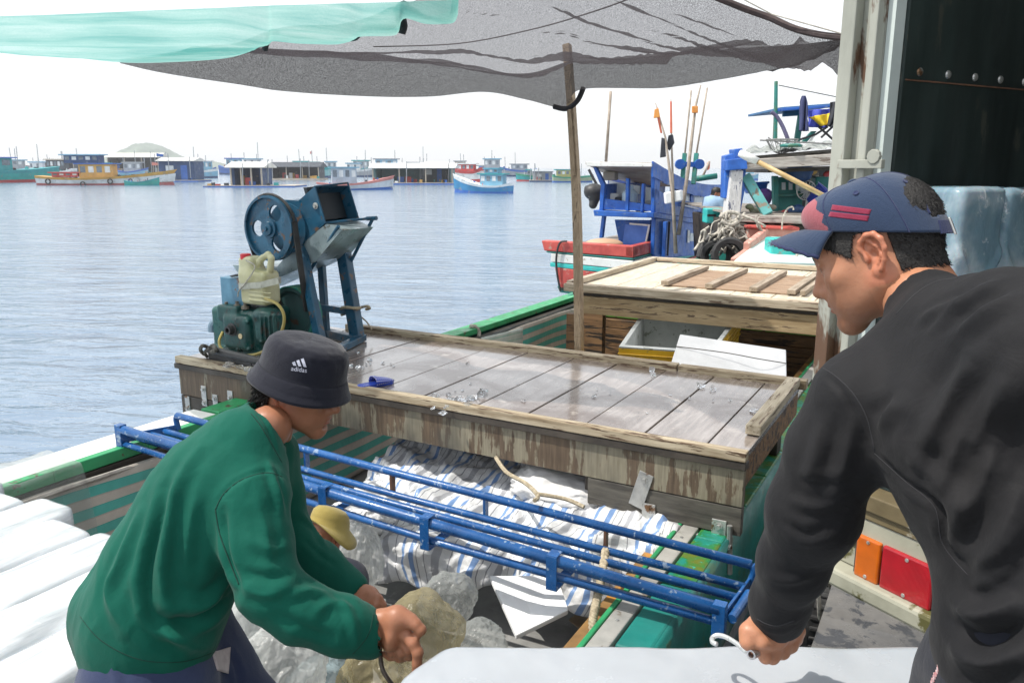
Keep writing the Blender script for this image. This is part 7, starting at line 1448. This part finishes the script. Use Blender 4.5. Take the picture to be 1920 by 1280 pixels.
# ---- man at left: green shirt, dark bucket hat
fL = nrm((.95, -.10, -.28)); LM = frame(fL); scL = .94; HVL = HV.copy(); HVL[:, 1] = np.where(HVL[:, 1] < -.02, -.02 + (HVL[:, 1] + .02) * .86, HVL[:, 1]); HVL[:, 0] *= .97; oL = C(534, 737, 1.80) - LM[:, 0] * .072 * scL
def toL(L): return (np.asarray(L, float) * scL) @ LM.T + oL
sL = SDF()
for D in (1.75, 1.86): chain_px(sL, [(285, 1200, D, 85), (325, 1060, D, 72), (390, 935, D, 62), (435, 870, D, 45)], .05)
chain_px(sL, [(470, 830, 1.81, 50), (505, 800, 1.80, 42)], .03); chain_px(sL, [(470, 900, 1.70, 45), (498, 1100, 1.62, 40), (700, 1180, 1.69, 27)], .03); chain_px(sL, [(500, 855, 1.97, 28), (530, 1010, 2.02, 24), (600, 1062, 2.0, 20), (662, 1108, 1.97, 22)], .02)
hipL = C(300, 1230, 1.80)
legsL = []
for dy, kx in ((-.10, .13), (.10, .16)):
    h_ = hipL + np.array((.0, dy, 0)); kn = np.array((h_[0] + kx, h_[1] - .02, 1.50 if dy < 0 else 1.48)); an = np.array((h_[0] + .12, h_[1], 1.02)); an[2] = zi + .03 if False else 1.02; legsL.append((h_, kn, an)); sL.chain([h_, kn, an], [.085, .06, .045], .03)
vb, fb = sL.mesh(.014)
s = SDF(); D = 1.70; px2 = D / F
s.cone(C(690, 1172, 1.69), C(708, 1172, 1.70), .028, .026, .01); s.ell(C(737, 1180, 1.70), (.043, .026, .047), frame((1, 0, -.25)), .015)
s.chain([C(715, 1160, 1.69), C(745, 1156, 1.68), C(770, 1163, 1.675)], [.022, .020, .016], .018)
s.chain([C(764, 1160, 1.675), C(779, 1170, 1.67), C(789, 1180, 1.67), C(783, 1190, 1.675)], [.0135, .0120, .0110, .0085], .006)      # bent index over the hook
s.chain([C(758, 1185, 1.68), C(774, 1204, 1.672), C(783, 1222, 1.67), C(782, 1243, 1.675), C(779, 1258, 1.68)], [.0145, .0125, .0115, .0100, .0080], .006)   # pointing finger
s.chain([C(752, 1196, 1.69), C(766, 1215, 1.69), C(768, 1228, 1.71), C(756, 1232, 1.73)], [.0135, .0118, .0105, .009], .006)
s.chain([C(742, 1202, 1.70), C(752, 1221, 1.70), C(750, 1232, 1.72), C(738, 1230, 1.735)], [.0130, .0112, .010, .0085], .006)
s.chain([C(728, 1204, 1.71), C(734, 1221, 1.715), C(731, 1229, 1.73), C(722, 1225, 1.74)], [.0120, .0100, .009, .008], .006)
s.chain([C(716, 1192, 1.72), C(708, 1207, 1.73), C(706, 1219, 1.735)], [.0125, .0100, .0080], .008)
vh, fh = s.mesh(.0030)
s = SDF(); s.cone(C(655, 1104, 1.97), C(672, 1116, 1.965), .027, .026, .01); s.ell(C(686, 1122, 1.96), (.036, .028, .036), None, .015)
s.chain([C(695, 1115, 1.945), C(708, 1122, 1.94), C(716, 1134, 1.94), C(717, 1146, 1.945)], [.0135, .012, .011, .009], .006); s.chain([C(692, 1126, 1.94), C(704, 1134, 1.93), C(708, 1146, 1.935), C(702, 1150, 1.95)], [.013, .0115, .0105, .009], .006)
s.chain([C(686, 1134, 1.94), C(695, 1144, 1.935), C(695, 1152, 1.945)], [.012, .011, .009], .006); s.chain([C(678, 1136, 1.945), C(685, 1146, 1.94), C(684, 1152, 1.95)], [.011, .010, .008], .006); s.chain([C(680, 1110, 1.98), C(697, 1112, 1.99), C(706, 1122, 1.99)], [.013, .011, .009], .008)
vh2, fh2 = s.mesh(.0032)
manL = body_object([(toL(HVL), HF), (vb, fb), (vh, fh), (vh2, fh2)], HT, SKIN_L, 'man in green long sleeved shirt and dark bucket hat, stooping with a hook', oL)
keepL = lambda P: (P[:, 2] < .020) & (P[:, 2] > -.078 + .8 * np.maximum(0, P[:, 1] + .075) + .010 * perlin(P * np.array([200, 200, 60]))) & (P[:, 1] < -.025 + .006 * perlin(P * 150)) & ~((np.abs(P[:, 0]) > .062) & (P[:, 1] > -.036) & (P[:, 2] < .04))
region_patch('hair', keepL, .005, HAIR, manL, LM, oL, scL, .003); fur_cards('hair_strands', keepL, HAIR, manL, LM, oL, scL, 4500, .024, (0, -.35, -1.1), 9, .0009)
GREENS = cloth_mat('green jersey', (.001, .072, .050), (.0015, .098, .066), .8, 1000, .12, .06)
s = SDF()
for D, k_ in ((1.735, 1.), (1.89, 1.)): chain_px(s, [(275, 1205, D, 112), (290, 1150, D, 114), (328, 1055, D, 108), (390, 945, D, 102), (438, 874, D, 86), (456, 826, D, 55)], .07)
chain_px(s, [(205, 1150, 1.78, 66), (215, 1165, 1.86, 66)], .05)
chain_px(s, [(458, 888, 1.72, 70), (472, 935, 1.675, 67), (484, 1020, 1.64, 61), (506, 1102, 1.62, 58), (560, 1145, 1.635, 55), (640, 1172, 1.665, 52), (690, 1188, 1.69, 47)], .03); chain_px(s, [(508, 850, 1.95, 52), (522, 930, 2.0, 44), (542, 1008, 2.02, 43), (600, 1058, 2.0, 38), (660, 1104, 1.975, 33)], .03)
s.cone(C(476, 818, 1.81), C(492, 804, 1.80), .074, .070, .02)
s.cone(C(492, 808, 1.805), C(560, 750, 1.80), .0575, .095, .006, True); s.cone(C(691, 1180, 1.69), C(735, 1186, 1.70), .040, .046, .004, True); s.cone(C(660, 1106, 1.972), C(690, 1126, 1.965), .030, .032, .004, True); s.box(C(275, 1330, 1.8), (.4, .3, .088), None, .02, .02, True)
vs, fs = s.mesh(.0060); vs = relax(vs, fs, 3, .5)
FOLDS_L = [([(262, 960), (225, 1050), (204, 1108), (228, 1180)], .012, .013), ([(313, 913), (296, 985), (278, 1080), (285, 1160), (335, 1222)], -.013, .013), ([(330, 900), (318, 980), (305, 1080), (320, 1150)], .012, .015), ([(363, 926), (352, 1000), (345, 1080)], .009, .013), ([(290, 1153), (330, 1168), (380, 1160), (444, 1108)], -.016, .014), ([(300, 1178), (360, 1208), (420, 1212)], .012, .014), ([(330, 1130), (385, 1130), (430, 1085)], .012, .014), ([(240, 1100), (260, 1170), (310, 1225)], -.008, .012), ([(420, 960), (428, 1040), (452, 1100)], -.012, .010), ([(402, 950), (440, 905), (500, 882), (535, 895)], -.003, .005),
    ([(455, 1070), (500, 1082), (545, 1076)], -.006, .009), ([(450, 1098), (500, 1115), (550, 1098)], .006, .010), ([(470, 1010), (510, 1030), (545, 1020)], .005, .010), ([(540, 1120), (580, 1105), (620, 1120)], .006, .009), ([(590, 1150), (620, 1130), (660, 1140)], .005, .009), ([(520, 1150), (570, 1175), (620, 1195)], -.006, .010), ([(480, 940), (500, 1000), (505, 1060)], .006, .012), ([(560, 960), (590, 990), (615, 1030)], .005, .008), ([(570, 1010), (600, 1040), (630, 1060)], -.004, .007), ([(640, 1120), (660, 1160), (668, 1210)], .004, .009), ([(480, 770), (500, 800), (520, 850)], -.004, .006), ([(380, 830), (345, 880), (320, 940)], .006, .014), ([(505, 870), (520, 920), (530, 960)], .007, .008)]
vs = folds(vs, fs, FOLDS_L); _w = np.stack([nfbm(vs * 5 + i * 7, 2) for i in range(3)], -1) * .5; vs = vs + vnormals(vs, fs) * (.0030 * (ridged(vs * np.array([11, 11, 5.5]) + _w * 1.6, 2) - .9))[:, None]; vs = vs + vnormals(vs, fs) * (.0035 * nfbm(vs * np.array([8, 8, 5]), 3))[:, None]; shL = link_mesh('shirt', np_mesh('shirt', vs, fs), GREENS, manL, True)
THG = flat('dark green thread', (.001, .035, .024), .9)
stitch([(404, 955), (420, 925), (455, 898), (500, 886), (528, 893)], vs, fs, THG, shL, .0014); stitch([(404, 955), (412, 1000), (430, 1050), (448, 1095)], vs, fs, THG, shL, .0014); stitch([(700, 1150), (690, 1190), (662, 1225)], vs, fs, THG, shL, .0012); stitch([(150, 1155), (190, 1200), (260, 1235), (340, 1240), (400, 1222)], vs, fs, THG, shL, .0012); stitch([(470, 775), (490, 800), (512, 838), (528, 866)], vs, fs, THG, shL, .0014)
JEAN = cloth_mat('blue grey trousers', (.024, .034, .080), (.036, .05, .11), .85, 800, .25, .2)
s = SDF()
for D in (1.74, 1.87): chain_px(s, [(285, 1195, D, 96), (290, 1260, D, 112)], .06)
for h_, kn, an in legsL: s.chain([h_, kn, an], [.125, .09, .07], .05)
vs, fs = s.mesh(.010); vs = folds(vs, fs, [([(180, 1215), (230, 1240), (300, 1255)], -.006, .008), ([(415, 1215), (440, 1240), (450, 1278)], -.006, .008), ([(200, 1230), (215, 1260), (220, 1278)], .006, .009)]); vs = vs + vnormals(vs, fs) * (.005 * nfbm(vs * 9, 3))[:, None]; trL = link_mesh('trousers', np_mesh('trousers', vs, fs), JEAN, manL, True)
try: on_mesh('pocket_lining', [(398, 1222), (432, 1212), (428, 1262), (408, 1256)], vs, fs, .004, mat('pale pocket cloth', (.50, .42, .44), .9, (.6, .54, .54), .2, 30), trL, 8, 8, .003)
except Exception as ex: print('pocket', ex)
for h_, kn, an in legsL:
    s = SDF(); s.box(an + np.array((.06, 0, -.06)), (.13, .05, .04), None, .03, .02); vv, ff = s.mesh(.01); link_mesh('shoe', np_mesh('shoe', vv, ff), RUBBER, manL, True)
m = MB(); m.wbox(hipL[0] - .2, hipL[0] + .5, hipL[1] - .3, hipL[1] + .3, .86, .915); fp = m.build('foot_plank', WOOD_BROWN); tag(fp, 'timber plank the man in green stands on', 'plank'); 
for x_ in (hipL[0] - .15, hipL[0] + .4): m = MB(); m.wbox(x_, x_ + .08, hipL[1] - .25, hipL[1] + .25, HOLDF + .001, .858); m.build('leg', WOOD_BROWN, fp)
# bucket hat
NAVYH = cloth_mat('dark navy twill', (.007, .008, .016), (.012, .0135, .023), .85, 800, .35, .2)
prof = [(-.002, .1110, .127), (-.0005, .1125, .1285), (.002, .1120, .128), (.013, .1055, .1215), (.026, .1000, .1160), (.038, .0945, .1110), (.043, .0920, .1080), (.048, .0912, .1070), (.072, .0890, .1055), (.090, .0865, .1030), (.106, .0815, .0975), (.117, .0720, .0870), (.1245, .0520, .0660), (.128, .0260, .036), (.1285, .0, .0)]
NTh = 96; P = np.zeros((NTh, len(prof) * 3 - 2, 3)); zz = np.array(prof); tI = np.linspace(0, len(prof) - 1, P.shape[1]); 
for i in range(NTh):
    th = 2 * math.pi * i / NTh
    for j, t in enumerate(tI):
        z_, rx_, ry_ = [np.interp(t, range(len(prof)), zz[:, q]) for q in range(3)]
        wv = .004 * math.sin(3 * th + 1) * max(0, 1 - max(0, z_ + .02) / .06); P[i, j] = (math.sin(th) * (rx_ + .004), math.cos(th) * ry_ + .010, z_ + wv + .0012 * math.sin(z_ * 900) * (z_ < .044))
cr = (P[..., 2] > .058); P += (cr * .0022 * nfbm(P * 40, 2))[..., None]; P[..., 2] -= .005 * np.exp(-(((P[..., 0] - .03) / .03) ** 2 + ((P[..., 1] + .01) / .03) ** 2)) * (P[..., 2] > .11)
hv = toL(P.reshape(-1, 3)).reshape(P.shape); m = MB(); m.grid(hv, closed_u=True); hatL = m.build('bucket_hat', NAVYH, manL, smooth=True, thick=.003)
hatV = hv.reshape(-1, 3); nv_ = P.shape[1]; hatF = np.array([(i * nv_ + j, ((i + 1) % NTh) * nv_ + j, ((i + 1) % NTh) * nv_ + j + 1, i * nv_ + j + 1) for i in range(NTh) for j in range(nv_ - 1)])
m = MB(); m.tube([toL((math.sin(t) * .0968, math.cos(t) * .1095 + .010, .0430)) for t in np.linspace(0, 2 * math.pi, 80)[:-1]], .0012, 5, closed=True); m.build('hat_seam', flat('dark seam thread', (.006, .007, .012), .9), hatL)
# stitched emblem and word on the hat
LOGO = mat('pale embroidery', (.42, .44, .55), .8, (.52, .54, .64), .1, 400, bump=.3, bscale=900)
hat_tree = BVHTree.FromPolygons([tuple(p) for p in hatV], [tuple(f) for f in hatF])
def hat_pt(q, off):
    d = Vector(ray(*q)).normalized(); h = hat_tree.ray_cast(Vector(CAM), d); return (np.array(h[0]) if h[0] is not None else C(q[0], q[1], 1.7)) - np.array(d) * off
def rotq(x, y): a = R(8); return (562 + x * math.cos(a) - y * math.sin(a), 684 + x * math.sin(a) + y * math.cos(a))
m = MB()
for quad in ([(-15, -2.5), (-10, -5.5), (-6, 2.5), (-11.5, 2.5)], [(-7.5, -7), (-2.5, -9.5), (3.6, 2.5), (-2, 2.5)], [(0.5, -11), (5.5, -13.5), (13.5, 2.5), (7.8, 2.5)]):
    n_q = 6; a, b, c_, d_ = [np.array(q) for q in quad]
    G = [[hat_pt(rotq(*((a * (1 - i / 5) + b * i / 5) * (1 - j / 5) + (d_ * (1 - i / 5) + c_ * i / 5) * j / 5)), .0026) for j in range(n_q)] for i in range(n_q)]; m.grid(np.array(G))
m.build('stripe_emblem', LOGO, hatL, thick=.0012)
try:
    cu = bpy.data.curves.new('hat_word', 'FONT'); cu.body = 'adidas'; cu.size = 12.5; cu.align_x = 'CENTER'; cu.resolution_u = 6; tmp = bpy.data.objects.new('tmp', cu); COL.objects.link(tmp); dg = bpy.context.evaluated_depsgraph_get(); me = bpy.data.meshes.new_from_object(tmp.evaluated_get(dg)); bpy.data.objects.remove(tmp)
    for v in me.vertices: q = rotq(v.co.x * .98, 12.5 - v.co.y * .95); v.co = Vector(hat_pt(q, .0026).tolist())
    me.name = 'hat_word'; wo = link_mesh('hat_word', me, LOGO, hatL); t = wo.modifiers.new('S', 'SOLIDIFY'); t.thickness = .001
except Exception as ex: print('text', ex)
# hooks in his hands
h2 = thing('ice_hook', 'dark bent iron hook in the near hand of the man in green', 'ice hook', C(740, 1230, 1.7)); m = MB(); m.tube(arc([C(712, 1208, 1.73), C(714, 1235, 1.735), C(718, 1255, 1.73), C(728, 1272, 1.72), C(744, 1290, 1.70), C(770, 1300, 1.69), C(793, 1290, 1.68), C(791, 1262, 1.685), C(785, 1238, 1.69), C(778, 1225, 1.70)], 7), .0048, 9); m.build('hook_rod', mat('dark iron rod', (.06, .05, .05), .4, (.12, .10, .08), .2, 30, metal=.6), h2, smooth=True); m = MB(); m.tube([C(712, 1208, 1.73), C(735, 1200, 1.735)], .009, 10); m.build('handle', BLACKM, h2)
h3 = thing('ice_pick', 'blue handled pick in the far hand of the man in green', 'ice pick', C(700, 1148, 1.96)); m = MB(); m.tube([C(683, 1140, 1.955), C(710, 1147, 1.955)], .011, 12); m.build('handle', mat('blue plastic handle', (.01, .03, .30), .4), h3, smooth=True); m = MB(); m.tube([C(683, 1140, 1.955), C(660, 1150, 1.97)], .004, 8); m.build('spike', STEEL, h3)

# ---- person sitting in the hold, yellow hat
fS = nrm((-.55, -.80, .25)); SM = frame(fS); oS = C(609, 1008, 3.4); scS = .84
def toS(L): return (np.asarray(L, float) * scS) @ SM.T + oS
s = SDF(); chain_px(s, [(575, 1060, 3.5, 46), (565, 1150, 3.35, 55), (560, 1230, 3.3, 55)], .05); chain_px(s, [(600, 1065, 3.45, 26), (655, 1085, 3.3, 22), (672, 1150, 3.1, 20)], .03); chain_px(s, [(555, 1230, 3.3, 45), (650, 1180, 3.0, 34), (668, 1290, 2.95, 24)], .03); vb, fb = s.mesh(.016)
s = SDF(); q = C(676, 1158, 3.08); s.ell(q, (.035, .03, .045), None, .01)
for k in range(4): s.chain([q + RT * (.022 * k - .03), q + RT * (.022 * k - .03) - ZX * .045 - FW * .01, q + RT * (.02 * k - .03) - ZX * .07 + FW * .01], [.010, .009, .008], .005)
s.chain([q + RT * .03, q + RT * .05 - ZX * .03], [.011, .008], .005); vh, fh = s.mesh(.006)
manS = body_object([(toS(HV), HF), (vb, fb), (vh, fh)], HT, SKIN_L, 'person in dark clothes and yellow brimmed hat sitting low in the hold', oS)
s = SDF(); chain_px(s, [(578, 1062, 3.5, 60), (565, 1150, 3.35, 68), (560, 1235, 3.3, 70)], .05); chain_px(s, [(600, 1064, 3.45, 38), (655, 1085, 3.3, 33), (672, 1138, 3.12, 27)], .03); vs, fs = s.mesh(.014); vs = vs + vnormals(vs, fs) * (.007 * nfbm(vs * 10, 3))[:, None]; link_mesh('shirt', np_mesh('shirt', vs, fs), cloth_mat('dark navy shirt', (.014, .016, .026), (.025, .027, .04), .85, 600, .2, .1), manS, True)
s = SDF(); chain_px(s, [(555, 1235, 3.3, 55), (650, 1185, 3.0, 42), (668, 1270, 2.95, 32)], .03); vs, fs = s.mesh(.014); link_mesh('trousers', np_mesh('trousers', vs, fs), NAVYT, manS, True)
YELH = cloth_mat('khaki yellow hat cloth', (.25, .19, .05), (.36, .29, .09), .85, 500, .3, .2)
prof = [(.012, .145, .150), (.020, .132, .140), (.030, .112, .126), (.040, .092, .110), (.075, .088, .106), (.105, .080, .097), (.125, .060, .075), (.132, .03, .04), (.133, 0, 0)]
P = np.zeros((64, len(prof), 3))
for i in range(64):
    th = 2 * math.pi * i / 64
    for j, (z_, rx_, ry_) in enumerate(prof): P[i, j] = (math.sin(th) * rx_, math.cos(th) * ry_ - .022, z_ + .022 + .25 * math.cos(th) * ry_ - (.060 * abs(math.sin(th)) ** 2 - .045 * max(0, math.cos(th))) * max(0, 1 - j / 3))
m = MB(); m.grid(toS(P.reshape(-1, 3)).reshape(P.shape), closed_u=True); m.build('brimmed_hat', YELH, manS, smooth=True, thick=.004)

# ---- man standing inside the blue boat
oB = C(1343, 364, 14.3); fB = nrm((.9, -.2, -.4)); BM = frame(fB)
s = SDF(); q = C(1338, 385, 14.35); s.cone(q, q - ZX * .35, .17, .15, .05); s.cone(oB - ZX * .05, q + ZX * .05, .06, .08, .04); s.chain([q + np.array((.1, -.1, .08)), q + np.array((.16, -.16, -.2)), q + np.array((.32, -.2, -.3))], [.06, .05, .04], .03); s.chain([q - ZX * .35 + RT * .08, q - ZX * .8 + RT * .08], [.09, .07], .03); s.chain([q - ZX * .35 - RT * .08, q - ZX * .8 - RT * .08], [.09, .07], .03); vb, fb = s.mesh(.02)
manB = body_object([((HV * .95) @ BM.T + oB, HF), (vb, fb)], HT, SKIN_R, 'far man in light blue shirt looking down inside the blue boat', oB)
region_patch('hair', lambda P: (P[:, 2] > .03 + .5 * np.maximum(0, P[:, 1])) | ((P[:, 1] < -.03) & (P[:, 2] > -.05)), .006, HAIR, manB, BM, oB, .95)
s = SDF(); s.cone(q, q - ZX * .36, .19, .17, .05); s.chain([q + np.array((.1, -.1, .08)), q + np.array((.15, -.15, -.12))], [.08, .07], .03); s.chain([q + np.array((-.1, .1, .08)), q + np.array((-.12, .12, -.15))], [.08, .07], .03); vs, fs = s.mesh(.02); link_mesh('shirt', np_mesh('shirt', vs, fs), cloth_mat('light blue shirt', (.22, .36, .55), (.32, .46, .62)), manB, True)
s = SDF(); s.chain([q - ZX * .35 + RT * .08, q - ZX * .85 + RT * .08], [.11, .09], .03); s.chain([q - ZX * .35 - RT * .08, q - ZX * .85 - RT * .08], [.11, .09], .03); vs, fs = s.mesh(.025); link_mesh('trousers', np_mesh('trousers', vs, fs), NAVYT, manB, True)
# ---------------------------------------------------------------- harbour haze
hm = bpy.data.materials.new('harbour haze'); hm.use_nodes = True; ht = hm.node_tree; ht.nodes.remove(ht.nodes['Principled BSDF'])
pv = ht.nodes.new('ShaderNodeVolumePrincipled'); pv.inputs['Density'].default_value = .00045; pv.inputs['Color'].default_value = (.93, .96, 1, 1); pv.inputs['Anisotropy'].default_value = .2; ht.links.new(pv.outputs[0], ht.nodes['Material Output'].inputs['Volume'])
m = MB(); m.wbox(-2400, 2400, -60, 2600, -3.5, 70); hz_o = m.build('haze', hm); tag(hz_o, 'pale sea haze over the harbour', 'haze', kind='stuff')
